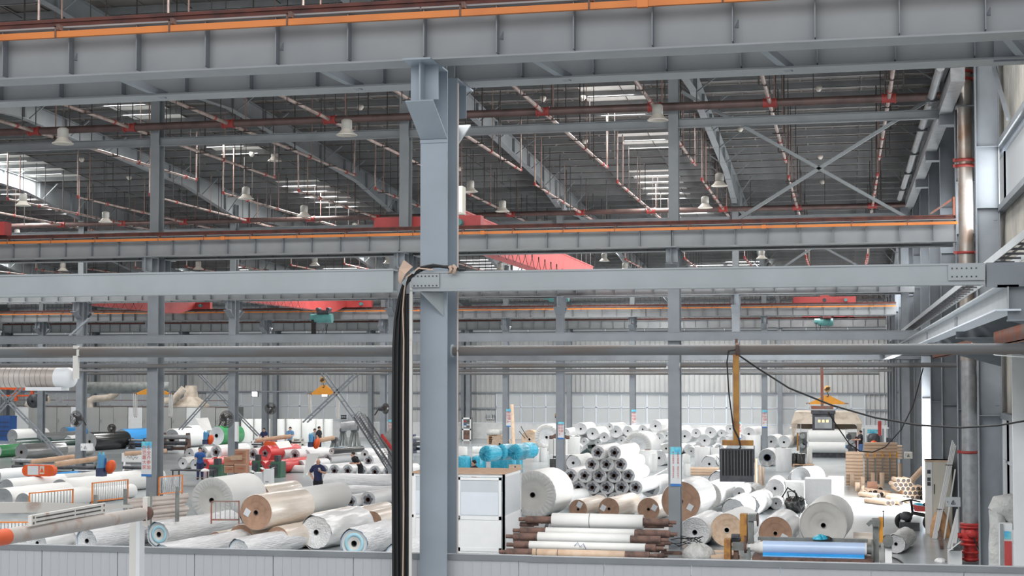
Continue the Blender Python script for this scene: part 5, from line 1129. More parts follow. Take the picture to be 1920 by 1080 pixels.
a, b, y, z0, z1 = rect(1626, 904, 1645, 923, 0); ob('kraft_bundle', MB().box(0, 0, 0, b-a, .5, z1).box(-.01, -.01, z1*.5, b-a+.01, .51, z1*.55), None, (a, y, 0), label='squat kraft-wrapped bundle among the upright tubes', cat='bundle', m='card')
k_ = 0
for i in range(4):
    for j in range(3):
        P = at_z(1688+i*7.5+j*2, 897, 0); s_ = dep(P)/F_PX; ktube((P.x, P.y+j*.2, 28*s_), 28*s_, 4*s_, (-math.pi/2, 0, 0), 'upright kraft tube in the dense cluster, row %s, %s across' % (ordn(j), ordn(i)))
P = at_z(1721, 888, 0); s_ = dep(P)/F_PX; ktube((P.x, P.y, 30*s_), 30*s_, 4.5*s_, (-math.pi/2, 0, 0), 'tallest upright kraft tube right of the dense cluster')
for ri, (y, xs_) in enumerate(((931, (1693, 1702, 1711, 1720, 1728)), (923, (1698, 1707, 1716, 1724, 1732)), (915, (1684, 1693.5, 1703, 1713, 1722, 1731)), (908, (1680, 1690, 1699, 1708)), (900, (1685, 1695, 1704)))):
    for i, x in enumerate(xs_):
        P = at_z(x, 936, 0); s_ = dep(P)/F_PX; z = .07+ (931-y)*s_
        ktube((P.x, P.y+.03*ri, z), 1.1, 4.6*s_, (0, 0, D2R(8)), 'kraft tube pointing at us in the honeycomb pile, layer %s up, %s across' % (ordn(ri), ordn(i)))
for i, (x, y, L, yaw) in enumerate(((1621, 930, .9, 5), (1632, 929, .9, 10), (1641, 928, .8, 10), (1647, 935, 1.1, 40), (1651, 923, .8, 20), (1663, 930, 1.9, 28), (1665, 948, 1.4, 35), (1674, 948, 1.4, 30), (1690, 948, .9, 20), (1706, 944, 1.6, 30), (1695, 938, 1.2, 30), (1718, 930, 1.6, 25), (1653, 932, .7, -30))):
    P = at_z(x, y, 0); s_ = dep(P)/F_PX; r = 5*s_; ktube((P.x, P.y, r), L, r, (0, 0, D2R(yaw)), 'loose kraft tube on the floor before the honeycomb pile, %s from left' % ordn(i))
A = at_z(1687, 930, 0); Bq = at_Y(1731, 878, A.y+.6); v = Bq-A
ob('kraft_tube', MB().tube([A+Vector((0, 0, .1)), Bq], .12, 14), None, label='long kraft tube leaning up to the right over the honeycomb pile', cat='tube', m='kraft2')
for i, (x, yb, w_, h) in enumerate(((1417.6, 914, 5, 54), (1424.5, 910, 5, 38), (1430.5, 909, 5, 33))):
    P = at_z(x, yb, 0); s_ = dep(P)/F_PX; ktube((P.x, P.y, h*s_), h*s_, w_/2*s_, (-math.pi/2, 0, 0), 'slim upright kraft tube right of the ribbed floodlight, %s by height' % ordn(i))
for i, (x, y) in enumerate(((1365, 906), (1374, 905), (1369, 913), (1463, 898), (1470, 903))):
    P = at_d(x, y, 60); ktube(P, .9, .1, (0, 0, .1), 'dark-mouthed tube %s, %s' % ('below the ribbed floodlight' if i < 3 else 'under the white cone roll', ordn(i % 3)))
for i, y in enumerate((879, 884, 889)): 
    a, b, yy, z0, z1 = rect(1295, y-3, 1348, y, Y=62); ktube((a, yy, z0), b-a, .07, (0, 0, -math.pi/2), 'kraft tube lying flat left of the ribbed floodlight, %s from above' % ordn(i), False)
# ================================================================== right corner
def cab(t, w_, h):
    ob('door', B(w_*.28, -.02, .05, w_-.03, 0, h-.04), t, m='cabinet'); ob('control_strip', B(0, -.03, .05, w_*.24, 0, h-.06), t, m='white')
    for z in (.82, .72, .66): ob('gauge', B(w_*.05, -.04, h*z, w_*.18, -.03, h*(z+.05)), t, m='darkmach')
    ob('handle', B(w_*.3, -.05, h*.55, w_*.33, -.02, h*.68), t, m='darkmach'); ob('top_edge', B(-.02, -.04, h-.05, w_+.02, .72, h), t, m='kraft2')
boxthing('electrical_cabinet', 'tall beige electrical cabinet behind the leaning white planks', 'cabinet', (1737, 863, 1786, 1004), 'cabinet', .7, extra=cab)
P = at_z(1752, 1010, 0)
t = thing('plank_bundle', 'bundle of long white planks leaning right against the beige cabinet', 'planks', P)
Q = at_Y(1789, 826, P.y+.5)-P
for i in range(4): ob('plank', MB().bar((i*.035-.05, -.02*i, .0), (Q.x+i*.03-.05, Q.y-.02*i, Q.z-.05*i), .03, .09, up=(0, 1, 0)), t, m='white')
for f in (.3, .75): ob('tie', MB().bar((Q.x*f-.12, Q.y*f-.08, Q.z*f), (Q.x*f+.12, Q.y*f-.08, Q.z*f), .02, .02), t, m='darkmach')
ob('plank', MB().bar(at_z(1770, 1012, 0), at_Y(1791, 880, P.y+.4), .04, .06, up=(0, 1, 0)), None, label='single thin white plank leaning right of the plank bundle', cat='plank', m='white')
for i, (x0_, y0_, x1_, y1_) in enumerate(((1778, 1028, 1796, 955), (1784, 1028, 1799, 958), (1789, 1028, 1801, 962))):
    A = at_z(x0_, y0_, 0); Bq = at_Y(x1_, y1_, A.y+.3); ob('plank', MB().bar(A, Bq, .07, .03, up=(0, 1, 0)), None, label='short white board leaning below the warning box, %s from left' % ordn(i), cat='plank', group='short white boards', m='white')
heap(1765, 1008, 38, 50, 'sack', 'bulging tan plastic sack behind the leaning planks', 'sack', 'sack', 12)
ob('square_tube', MB().bar(at_z(1766, 1030, 0)+Vector((0, 0, .05)), at_z(1760, 1004, 0)+Vector((0, 0, .25)), .09, .09), None, label='short brown square tube on the floor beneath the tan sack', cat='tube', m='rust')
def tri(t, w_, h): ob('warning_triangle', MB().tube([(w_*.35, -.01, h*.3), (w_*.65, -.01, h*.3), (w_*.5, -.01, h*.72), (w_*.35, -.01, h*.3)], .008, 4, False), t, m='ink'); ob('lock', B(w_*.08, -.02, h*.45, w_*.12, 0, h*.6), t, m='darkmach'); ob('bolt_mark', MB().tube([(w_*.5, -.01, h*.55), (w_*.5, -.01, h*.38)], .007, 4), t, m='ink')
boxthing('junction_box', 'pale grey electrical box with warning triangle left of the standpipe', 'box', (1774, 933, 1801, 950), 'steel_lt', .2, Y=37.5, extra=tri)
boxthing('junction_box', 'pale box with warning triangle on the tube rack', 'box', (1696, 848, 1711, 860), 'cabinet', .3, Y=54, extra=tri)
boxthing('junction_box', 'small white box with warning triangle on the fan column at left', 'box', (151, 832, 169, 845), 'white', .3, Y=ROWS['C']-.7, extra=tri)
def lid(t, w_, h): ob('lid', MB().bar((0, .0, h), (w_*.9, -.05, h+.25), .5, .02), t, m='white'); ob('inner_box', B(w_*.4, .05, h, w_*.9, .4, h+.15), t, m='machgrey')
boxthing('carton', 'open white box at the foot of the standpipe', 'box', (1779, 1033, 1804, 1060), 'white', .5, extra=lid)
boxthing('white_pillar', 'clean white boarded pillar at the right picture edge', 'pillar', (1903, 664, 1930, 1150), 'white', .1, Y=31.0)
def ext(t, w_, h): ob('red_body', B(w_*.35, -.02, .3, w_-.02, 0, h*.77), t, m='redpaint'); ob('grey_window', B(w_*.35, -.02, h*.8, w_-.04, 0, h*.9), t, m='signcyan'); ob('left_edge', B(0, -.03, 0, w_*.25, 0, h), t, m='galv')
boxthing('fire_cabinet', 'narrow white cabinet with red lower door at the right edge', 'cabinet', (1876, 982, 1900, 1124), 'white', .3, Y=33.2, extra=ext)
def drape(pts, rr, label, m_='cloth'):
    P = [at_d(x, y, 32) for x, y in pts]; ob('hanging_sheet', MB().tube(P, rr, 12), None, label=label, cat='sheet', m=m_)
drape(((1860, 960), (1872, 950), (1888, 948), (1900, 962), (1907, 990)), [.12, .24, .28, .25, .15], 'grey plastic sheet slung over the rail above the red and white cabinet')
drape(((1866, 955), (1872, 985), (1868, 1020), (1872, 1060)), [.14, .18, .16, .2], 'long grey plastic sheet hanging down left of the red and white cabinet')
drape(((1908, 940), (1911, 970), (1910, 1010)), [.05, .1, .08], 'thin grey plastic strip hanging at the right edge')
heap(1764, 1054, 20, 7, 'film', 'scrap of clear film on the floor right of the unwinder', 'film_scrap', 'scrap', 15)
# tricycle / scooter
P = at_z(1712, 995, 0); t = thing('scooter', 'dark parked scooter with red front beside the beige cabinet', 'scooter', P)
for (x, y) in ((.55, .0), (-.3, .35)): ob('wheel', MB().lathe([(.1, -.05), (.2, -.06), (.26, -.04), (.27, 0), (.26, .04), (.2, .06), (.1, .05)], c=(0, 0, .27), n=20, axis='y'), t, (x, y, 0), (0, 0, .3), m='black')
ob('front_box', B(-.42, -.1, .0, .2, .35, .26), t, m='darkmach'); ob('frame', MB().tube([(-.2, .2, .25), (0, .15, .55), (.3, .1, .5), (.55, 0, .45)], .06, 8).tube([(0, .15, .5), (-.05, .1, .95)], .04, 8).tube([(-.35, .1, .9), (-.05, .1, .97), (.25, .1, .9)], .025, 7), t, m='black')
ob('red_fairing', MB().prism([(.05, .62), (.55, .6), (.45, .75), (.0, .82)], -.08, .2, 'y'), t, m='redpaint'); ob('seat', MB().lathe([(0, 0), (.16, .0), (.2, .05), (.16, .1), (0, .11)], c=(.5, .1, .78), n=14), t, m='ink'); ob('engine', MB().lathe([(0, 0), (.18, .05), (.2, .2), (.1, .3), (0, .3)], c=(-.2, .2, .28), n=10), t, m='darkmach')
ob('blue_cover', MB().lathe([(.2, 0), (.22, .15), (.12, .22), (0, .24)], n=14), None, at_z(1722, 955, .35), label='blue plastic bag beside the scooter handlebar', cat='bag', m='cyan')
ob('floor_cable', MB().tube([at_z(x, y, .02) for x, y in ((1673, 1045), (1682, 1048), (1690, 1053), (1697, 1060))], .02, 5), None, label='black cable on the floor right of the unwinder', cat='cable', m='black')
# ================================================================== tall machine with canopy (far right)
Ym = at_z(1550, 858, 0).y
def Xm(px): return at_Y(px, 820, Ym).x
def Zm(py): return at_Y(1550, py, Ym).z
t = thing('coating_machine', 'large winding machine with two broad white rolls under a tan canopy', 'machine', (Xm(1516), Ym, 0)); x0 = Xm(1516)
def mb_(a, b, ya_, yb_, y0=0, y1=.4): return B(Xm(a)-x0, y0, Zm(yb_), Xm(b)-x0, y1, Zm(ya_))
ob('side_frame', mb_(1499, 1512, 812, 852, 0, 1.2), t, m='machgrey'); ob('side_frame', mb_(1590, 1606, 812, 852, 0, 1.2), t, m='machgrey'); ob('base', mb_(1518, 1606, 848, 858, .0, 1.5), t, m='darkmach')
rb = (Zm(806)-Zm(829))/2
for i, yc in enumerate((817.5, 838)): ob('winding_roll', MB().tube([(0, .1, Zm(yc)), (Xm(1585)-x0, .1, Zm(yc))], rb, 22), t, m='paper')
ob('side_post', mb_(1494, 1497, 812, 846), t, m='ochre'); ob('side_post', mb_(1604, 1607, 818, 846), t, m='redpaint')
for i, (px, py) in enumerate(((1505, 818), (1509, 830), (1505, 836), (1591, 818), (1596, 828), (1592, 838), (1600, 835))): ob('roller_end', MB().tube([(Xm(px)-x0, -.15, Zm(py)), (Xm(px)-x0, 0, Zm(py))], .16, 10), t, m='darkmach' if i % 2 else 'galv')
ob('blue_film', mb_(1585, 1595, 834, 840, -.05, 0), t, m='bluefilm'); ob('paper_web', MB().bar((Xm(1532)-x0, .4, Zm(806)), (Xm(1550)-x0, .6, Zm(798)), .6, .1), t, m='paper')
cz0, cz1 = Zm(795), Zm(773)
cn = MB(); X1, X2, X3, X4 = Xm(1490)-x0, Xm(1606)-x0, Xm(1483)-x0, Xm(1618)-x0
cn.add([(X1, .6, cz1), (X2, .6, cz1), (X2, 4.5, cz1), (X1, 4.5, cz1), (X3, 0, cz0), (X4, 0, cz0), (X4, 5, cz0), (X3, 5, cz0), (X1+.2, .55, cz1-.4), (X2-.2, .55, cz1-.4)], [(0, 1, 2, 3), (0, 4, 5, 1), (1, 5, 6, 2), (0, 3, 7, 4)])
ob('canopy', cn, t, m='canvas')
for a_, b_ in ((1483, 1496), (1606, 1617)): ob('canopy_curtain', MB().prism([(Zm(795), Xm(a_)-x0), (Zm(795), Xm(b_)-x0), (Zm(825), Xm((a_+b_)/2)-x0)], .0, .05, 'x') if False else MB().add([(Xm(a_)-x0, .02, Zm(794)), (Xm(b_)-x0, .02, Zm(794)), (Xm((a_*2+b_)/3)-x0, .02, Zm(826)), (Xm(a_)-x0, 1, Zm(794)), (Xm((a_*2+b_)/3)-x0, 1, Zm(826))], [(0, 1, 2), (0, 2, 4, 3)]), t, m='canvas')
for px in (1500, 1560, 1608): ob('canopy_post', mb_(px, px+2, 790, 850, .3, .36), t, m='white')
for a_ in (1512, 1580): ob('inner_hood', MB().lathe([(1.1, 0), (.4, .5), (0, .6)], c=(Xm(a_)-x0, 2.2, Zm(806)), n=4), t, m='canvas')
# forklift like frame
Yf = at_z(1640, 845, 0).y; s_ = dep((0, Yf, 1))/F_PX
a, b, y, z0, z1 = rect(1620, 801, 1664, 845, 0)
t = thing('slitting_machine', 'small machine frame with orange ball and screens right of the canopy', 'machine', (a, y, 0)); w_ = b-a; h = z1
for x in (0, w_*.82, w_): ob('frame_post', B(x-.06, 0, 0, x+.06, .12, h), t, m='steel_lt')
ob('top_bar', B(-.1, -.05, h-.1, w_+.1, .15, h), t, m='white'); ob('sign_plate', B(w_*.15, -.04, h-.4, w_*.7, 0, h-.15), t, m='signcyan'); ob('red_box', B(w_*.6, -.06, h-.55, w_*.75, 0, h+.4), t, m='redpaint')
ob('rear_cabinet', B(w_*.1, .4, 0, w_*.8, 1, h*.65), t, m='pane'); ob('seat_back', MB().lathe([(0, 0), (.4, 0), (.42, .5), (.3, .75), (0, .8)], c=(w_*.42, .1, .35), n=14), t, m='darkmach')
ob('orange_ball', MB().lathe([(0, -.25), (.18, -.18), (.25, 0), (.18, .18), (0, .25)], c=(w_*.42, -.3, .45), n=14), t, m='orange_d'); ob('control_panel', B(w_*.95, -.1, .4, w_*1.25, .3, h*.55), t, m='darkmach')
# ================================================================== signs on columns
def sign(px0, py0, px1, py1, Y, cols_, label, big=True):
    a, b, y, z0, z1 = rect(px0, py0, px1, py1, Y=Y); w_, h = b-a, z1-z0
    t = thing('column_sign', label, 'sign', (a, Y, z0), 0, 'safety slogan signs'); ob('sign_board', B(0, 0, 0, w_, .012, h), t, m='signwhite'); ob('sky_header', B(.0, -.003, h*.8, w_, 0, h), t, m='signcyan'); ob('blue_band', B(0, -.004, -.04, w_, 0, .03), t, m='signblue')
    n = len(cols_[0])
    for ci, s in enumerate(cols_):
        if big: me = '\n'.join(s); sz = h*.86/n*.8; o = txt(me, sz, 'signred', t, (w_*(.72-.44*ci), -.006, h*.52), spacing=1/.8*.84, extrude=.001)
        else: txt('\n'.join(s), h*.86/n*.8, 'signred', t, (w_*(.72-.44*ci), -.006, h*.5), spacing=1.05, extrude=.001)
YB = ROWS['B']-.27
sign(265, 828, 284, 891, YB, ('安全齐参加', '防范靠大家'), 'white and cyan sign with large red characters on the left column')
sign(1257, 838, 1277, 909, YB, ('注意机械伤害 违规行车伤人', '树立法制观念 坚持安全生产'), 'long white and cyan sign with small red characters on the right column')
for i, (a_, b_, c_, d_, r_, l) in enumerate(((949, 767, 958, 799, 'D', 'left of the hook block'), (1184, 768, 1193, 800, 'D', 'above the pyramid'), (1429, 769, 1438, 801, 'D', 'right of the ochre post'), (1384, 791, 1389, 822, 'C', 'just behind the ochre post'), (1046, 791, 1057, 822, 'C', 'behind the hook block'), (728, 787, 738, 818, 'C', 'left of the black cables'))):
    sign(a_, b_, c_, d_, ROWS[r_]-.27, ('安全第一', '预防为主'), 'small cyan-topped sign on a far column, '+l)
# ================================================================== foreground left: gantry arm, duct, barriers
d1, d2 = 11.8, 14.7
A = at_d(0, 1008, d1); Bq = at_d(264, 964, d2); vec = (Bq-A)
A2 = A-vec*.0
t = thing('rusty_pipe_arm', 'large inclined grey pipe with worn orange ends crossing the lower left', 'pipe', (0, 0, 0))
ob('pipe', MB().tube([A+vec*.035, Bq], .065, 20), t, m='pipe_worn'); ob('orange_cap', MB().tube([A-vec*.05, A+vec*.035], .0655, 20), t, m='orange_d'); ob('end_stub', MB().tube([Bq, Bq+vec*.04], .03, 10), t, m='orange_d'); ob('end_yoke', MB().tube([Bq+vec*.035, Bq+vec*.05], .075, 14), t, m='rust')
ob('yoke_plate', MB().box(-.02, -.03, -.12, .03, .03, .16), t, Bq+vec*.045, m='white_dirty')
P0 = at_d(-40, 952, 13.2); P1 = at_d(246, 949, 15.4)
ob('pale_arm', MB().prism([(0, -.05), (.5, -.05), (1, -.012), (1, .012), (.35, .046), (0, .046)], -.03, .03, 'y'), None, P0, (0, -math.asin((P1.z-P0.z)/(P1-P0).length), math.atan2(P1.y-P0.y, P1.x-P0.x)), ((P1-P0).length, 1, 1), label='pale tapering steel arm at the left edge above the big pipe', cat='beam', m='white_dirty')
A3 = at_d(57, 977, 12.2); B3 = at_d(196, 952, 13.8); v3 = B3-A3; L3 = v3.length
t = thing('hole_rule', 'pale flat bar with two rows of small holes lying along the big pipe', 'bar', A3, math.atan2(v3.y, v3.x)); t.rotation_euler = (0, -math.asin(v3.z/L3), math.atan2(v3.y, v3.x))
ob('bar', B(0, -.01, -.04, L3, .02, .045), t, m='white_dirty')
hl = B(-.009, -.013, -.006, .003, -.0095, .006).mesh('hole', M['inside'])
for r_ in (-.014, .02):
    for i in range(60):
        if i == 34: continue
        ob('hole', hl, t, (.1+i*(L3-.2)/60, 0, r_+.0))
for x in (.04, L3-.04):
    for z in (-.02, .025): ob('bolt_hole', B(x-.012, -.013, z-.01, x+.012, -.0095, z+.01), t, m='rust')
P = at_d(252, 974, 14.9); wq = .105
t = thing('rusty_post', 'chipped white square post under the end of the big pipe', 'post', (P.x, P.y, 0)); ob('post', B(-wq/2, 0, 0, wq/2-.02, .1, P.z), t, m='white_dirty'); ob('side_strip', B(wq/2-.03, -.01, 0, wq/2+.01, .1, P.z), t, m='white'); ob('base', B(-.12, -.03, 0, .12, .13, .02), t, m='rust')
# ducts
P0 = at_d(-60, 708, 19.2); P1 = at_d(140, 708, 19.2); yd = (P0.y+P1.y)/2
t = thing('spiral_duct', 'thick silver spiral duct ending at the white hanger on the left', 'duct', (P0.x, yd, 4.9)); zc_ = P1.z-4.9; Ld = P1.x-P0.x; rd_ = .126
ob('duct_body', MB().tube([(0, 0, zc_), (Ld-.1, 0, zc_)], rd_, 28), t, m='spiral'); ob('duct_end', MB().lathe([(rd_*1.01, -.16), (rd_*1.02, 0), (rd_*.93, .05), (rd_*.7, .075), (0, .085)], c=(Ld, 0, zc_), n=26, axis='x'), t, m='white')
seam = MB().lathe([(rd_, -.004), (rd_+.004, 0), (rd_, .004)], n=26, axis='x').mesh('spiral_seam', M['machgrey'])
for i in range(14): ob('spiral_seam', seam, t, (.1+i*(Ld-.3)/14, 0, zc_), (0, 0, .12))
ob('under_plate', B(Ld-.55, -.1, zc_-.165, Ld-.05, .1, zc_-.12), t, m='white'); 
P = at_d(143, 648, 19.0); ob('duct_hanger', MB().box(-.035, -.02, -.42, .035, .02, .0).box(.03, -.05, -.13, .06, .03, -.05), None, P, label='chipped white hanger plate holding the spiral duct end', cat='hanger', m='white_dirty')
# black cables and channel
YC = YA-.55
def cpt(px, py, off=0): return at_Y(px, py, YC+off)
t = thing('cable_bundle', 'thick bundle of black cables arching over the beam and falling beside the nearest column', 'cable', (0, 0, 0))
for i, (o, w_) in enumerate(((0, .018), (5, .016), (10, .018), (15, .014), (19, .013), (3, .016), (8, .014), (13, .012), (24, .013))):
    s_ = i*1.2
    pts = [cpt(864+i, 506), cpt(838, 501-s_*.2), cpt(812, 497+s_*.3), cpt(790, 501+s_*.5), cpt(772-o*.1, 512+s_), cpt(757+o*.2, 530+s_), cpt(748+o*.5, 560), cpt(741+o*.85, 600), cpt(738+o, 650), cpt(737+o, 760), cpt(737+o, 900), cpt(738+o, 1100)]
    off = (i % 3)*.02; pts = [p+Vector((0, off, 0)) for p in pts]
    ob('black_cable', MB().tube(pts, w_, 8), t, m='black')
ob('tan_cable', MB().tube([cpt(812, 506, -.03), cpt(785, 503, -.03), cpt(762, 520, -.03), cpt(758, 545, -.03), cpt(755, 580, -.03), cpt(757, 640, -.03), cpt(756, 800, -.03), cpt(757, 950, -.03), cpt(755, 1100, -.03)], .009, 7), t, m='cable_lt')
ob('cable_tie', MB().tube([cpt(843, 499, -.04), cpt(846, 505, -.04), cpt(843, 512, -.04), cpt(851, 512, -.04), cpt(854, 502, -.04), cpt(849, 498, -.04)], .022, 7), t, m='cable_lt')
ob('padding_flap', MB().add([cpt(757, 487, .03), cpt(774, 500, .0), cpt(760, 514, -.03), cpt(750, 534, -.03), cpt(746, 524, .0), cpt(748, 505, .02)], [(0, 1, 2, 3, 4, 5)]), t, m='cable_lt')
ob('grey_tape', MB().add([cpt(765, 519, -.05), cpt(759, 537, -.05), cpt(752, 530, -.05), cpt(758, 524, -.06)], [(0, 1, 2, 3)]).add([cpt(780, 508, -.05), cpt(776, 514, -.05), cpt(769, 512, -.05), cpt(775, 507, -.06)], [(0, 1, 2, 3)]), t, m='steel_lt')
a = cpt(768.5, 700); t = thing('channel_post', 'slim pale steel channel with rust streaks running down behind the black cables', 'post', (a.x, YC+.02, 0)); zt = cpt(768, 515).z
ob('front_face', B(-.014, 0, 0, .022, .01, zt), t, m='white_dirty'); ob('channel_web', B(-.075, .03, 0, -.014, .05, zt-.12), t, m='darkmach')
# barriers
def barrier(px0, py0, px1, py1, label, n, z0=0, d=None, low=.14, dy=0, slope=0, mm='orange'):
    if d is None: P = at_z(px0, py1, z0); P1 = at_z(px1, py1-slope, z0)
    else: P = at_d(px0, py1, d); P1 = at_d(px1, py1-slope, d+dy)
    h = (py1-py0)*dep(P)/F_PX; L = math.hypot(P1.x-P.x, P1.y-P.y); t = thing('barrier_panel', label, 'barrier', P, math.atan2(P1.y-P.y, P1.x-P.x), 'slatted safety barriers')
    for x in (0, L-.035): ob('post', B(x, -.02, 0, x+.035, .015, h), t, m=mm)
    ob('top_rail', B(0, -.02, h-.035, L, .015, h), t, m=mm); ob('lower_rail', B(0, -.02, h*low, L, .03, h*low+.04), t, m=mm)
    for i in range(1, n): ob('slat', B(L*i/n-.012, -.008, h*low, L*i/n+.012, .008, h-.04), t, m='galv')
barrier(395, 939, 449, 982, 'orange barrier with thin bars before the largest pleated roll', 6, d=41.5, mm='rustbeam')
barrier(172, 905, 240, 948, 'orange-framed slatted barrier left of the red-lettered column', 16, d=44, slope=8, dy=1.5)
barrier(54, 924, 137, 958, 'orange-edged slatted barrier before the left grey-ended rolls', 14, d=43, slope=8, dy=1.5)
barrier(297, 894, 342, 955, 'orange-topped slatted barrier right of the red-lettered column', 12, d=46, slope=4, dy=1, low=.45)
barrier(-5, 978, 55, 1000, 'low orange-topped barrier half hidden behind the big pipe', 9, d=38, slope=4)
# stack of steel tubes in a cradle
G = 'grey steel tubes in the cradle'
for i in range(6):
    dq = 44; P = at_d(236+6*(i % 2), 948+i*8-7, dq); Q = at_d(352-4*(i % 3), 938+i*7.8-8, dq+1.5)
    ob('steel_tube', MB().tube([P, Q], .085, 12), None, label='grey steel tube in the cradle right of the pipe end, %s from the top' % ordn(i), cat='tube', group=G, m='spiral')
for i, (px, y0_, y1_) in enumerate(((281, 925, 1000), (332, 913, 978), (179, 928, 960), (235, 917, 960))):
    P = at_d(px, y1_, 43.4); s_ = dep(P)/F_PX
    ob('cradle_post', MB().tube([P, P+Vector((0, 0, (y1_-y0_)*s_))], .06, 10), None, label='round grey stub post %s' % ('left front of the steel tube cradle', 'right of the steel tube cradle', 'before the middle slatted barrier', 'at the right of the middle slatted barrier')[i], cat='post', m='machgrey')
# ================================================================== left machinery
Yo = 109.5
def XY(px, Y): return at_Y(px, 780, Y).x
a_, b_ = XY(28, Yo), XY(432, Yo); zt = at_Y(200, 763, Yo).z
t = thing('drying_oven', 'long row of grey oven cabinets along the left background', 'machine', (a_, Yo, 0)); n = 15; p = (b_-a_)/n
for i in range(n): ob('oven_door', MB().box(.02, -.05*(i % 3 == 1), .1, p-.02, .1, zt).box(.1, -.08, zt*.5, .16, -.02, zt*.6), t, (i*p, 0, 0), m='oven' if i % 4 else 'white')
ob('oven_body', B(0, .1, 0, b_-a_, 2.6, zt), t, m='machgrey'); ob('top_rail', MB().box(0, -.05, zt, b_-a_, .0, zt+.05).box(0, 0, zt+.5, b_-a_, .03, zt+.55), t, m='rust')
x_ = XY(0, Yo-1)
def bluep(t, w_, h):
    for i in range(4): ob('panel_line', B(.1, -.03, h*(.2+.18*i), w_-.1, 0, h*(.22+.18*i)), t, m='darkmach')
boxthing('blue_cabinet', 'dark blue machine cabinet at the far left edge', 'cabinet', (-6, 780, 18, 826), 'blue', 1, extra=bluep)
ob('exhaust_duct', MB().tube([at_d(163, 727, 109), at_d(318, 727, 109)], .42, 18), None, label='large horizontal grey exhaust duct over the left ovens', cat='duct', m='machgrey')
for i, pts in enumerate((((168, 764), (168, 752), (176, 748), (205, 746), (216, 738), (222, 730)), ((300, 762), (308, 752), (325, 750), (345, 728)), ((52, 762), (58, 750), (72, 748), (92, 750)))):
    ob('duct_elbow', MB().tube([at_d(x, y, 112) for x, y in pts], .27, 12), None, label='bent grey duct rising from the oven tops, %s from left' % ['middle', 'right', 'left'][i], cat='duct', m='canvas')
ob('hood', MB().lathe([(1.5, 0), (1.5, .12), (.56, .75), (.44, 1.6), (0, 1.6)], n=4, smooth=False), None, at_d(358, 763, 113), (0, 0, math.pi/4), label='tan tapered extraction hood right of the red-lettered column', cat='hood', m='canvas')
ob('orange_gantry', MB().bar(at_d(-5, 727, 113), at_d(86, 729, 113), .3, .25).bar(at_d(30, 727, 113), at_d(30, 752, 113), .2, .2).bar(at_d(60, 727, 113), at_d(60, 748, 113), .2, .2).bar(at_d(0, 742, 113), at_d(86, 742, 113), .15, .12), None, label='orange red frame above the ovens at the far left', cat='frame', m='orange_d')
ob('blower', MB().lathe([(.1, -.3), (.5, -.25), (.5, .25), (.1, .3)], n=16, axis='y').box(-.2, -.25, 0, .9, .25, .5), None, at_d(65, 752, 110), label='dark blower standing on the far left ovens', cat='blower', m='darkmach')
def guard(x0_, y0_, x1_, y1_, label, signs=True, zb=None, Y=None):
    a, b, y, z0, z1 = rect(x0_, y0_, x1_, y1_, Y=Y); w_, h = b-a, z1-z0; t = thing('belt_guard', label, 'guard', (a, y, z0))
    r = h*.42; pts = [(r*(1-math.cos(q)), h/2-h/2*math.sin(q)) for q in [math.pi/2+math.pi*i/8-0 for i in range(9)]]
    poly = [(r-r*math.cos(q), h/2+h/2*math.sin(q)) for q in [math.pi*.5-math.pi*i/8 for i in range(9)]]
    poly = [(r-r*math.sin(q), h/2+h/2*math.cos(q)) for q in [math.pi*i/8 for i in range(9)]]+[(w_-r+r*math.sin(q), h/2-h/2*math.cos(q)) for q in [math.pi*i/8 for i in range(9)]]
    ob('guard_shell', MB().prism(poly, 0, .3, 'y'), t, m='orange_d')
    if signs: ob('white_plate', B(w_*.18, -.01, h*.12, w_*.52, 0, h*.92), t, m='signwhite'); ob('warning_plate', B(w_*.56, -.01, h*.2, w_*.7, 0, h*.92), t, m='cabinet'); ob('warning_triangle', MB().prism([(w_*.57, h*.35), (w_*.69, h*.35), (w_*.63, h*.8)], -.02, -.01, 'y'), t, m='orange_d')
    return t
guard(41, 872, 101, 893, 'orange rounded belt guard with white plates at lower left', Y=57); guard(494, 828, 515, 838, 'small orange guard left of the seated workers', False, Y=80)
def ovalg(px, y0_, y1_, w_, label, dp): 
    P = at_d(px, (y0_+y1_)/2, dp); s_ = dp/F_PX; h = (y1_-y0_)*s_/2; ob('oval_guard', MB().lathe([(0, -.12), (.92, -.12), (1, -.06), (1, .06), (0, .08)], n=22, axis='y'), None, P, (0, .25, 0), (w_*s_/2, 1, h), label=label, cat='guard', m='orange_d')
ovalg(208, 862, 888, 17, 'large orange oval belt guard beside the blue cylinder at left', 58); ovalg(395, 815, 834, 10, 'orange oval belt guard before the silver-ended roll', 78); ovalg(594, 821, 842, 11, 'orange oval belt guard beside two standing workers', 78)
def cyl(px, y0_, y1_, w_, label, dp):
    P = at_d(px, y1_, dp); s_ = dp/F_PX; h = (y1_-y0_)*s_; r = w_/2*s_; t = thing('hydraulic_cylinder', label, 'cylinder', P)
    ob('barrel', MB().tube([(0, 0, h*.35), (0, 0, h*.9)], r, 16), t, m='bluecyl'); ob('lower_block', B(-r, -r, 0, r, r, h*.35), t, m='navyfilm'); ob('port', MB().tube([(-r*.5, 0, h*.9), (-r*.5, 0, h)], r*.25, 8).tube([(r*.5, 0, h*.9), (r*.5, 0, h)], r*.25, 8), t, m='signcyan'); ob('side_tube', MB().tube([(r*1.2, 0, h*.2), (r*1.2, 0, h*.75)], r*.2, 8), t, m='blue')
cyl(190, 848, 893, 15, 'blue pneumatic cylinder left of the red-lettered column', 58); cyl(386, 808, 833, 10, 'blue pneumatic cylinder left of the silver-ended roll', 78); cyl(583, 812, 838, 9, 'blue pneumatic cylinder beside two standing workers', 78)
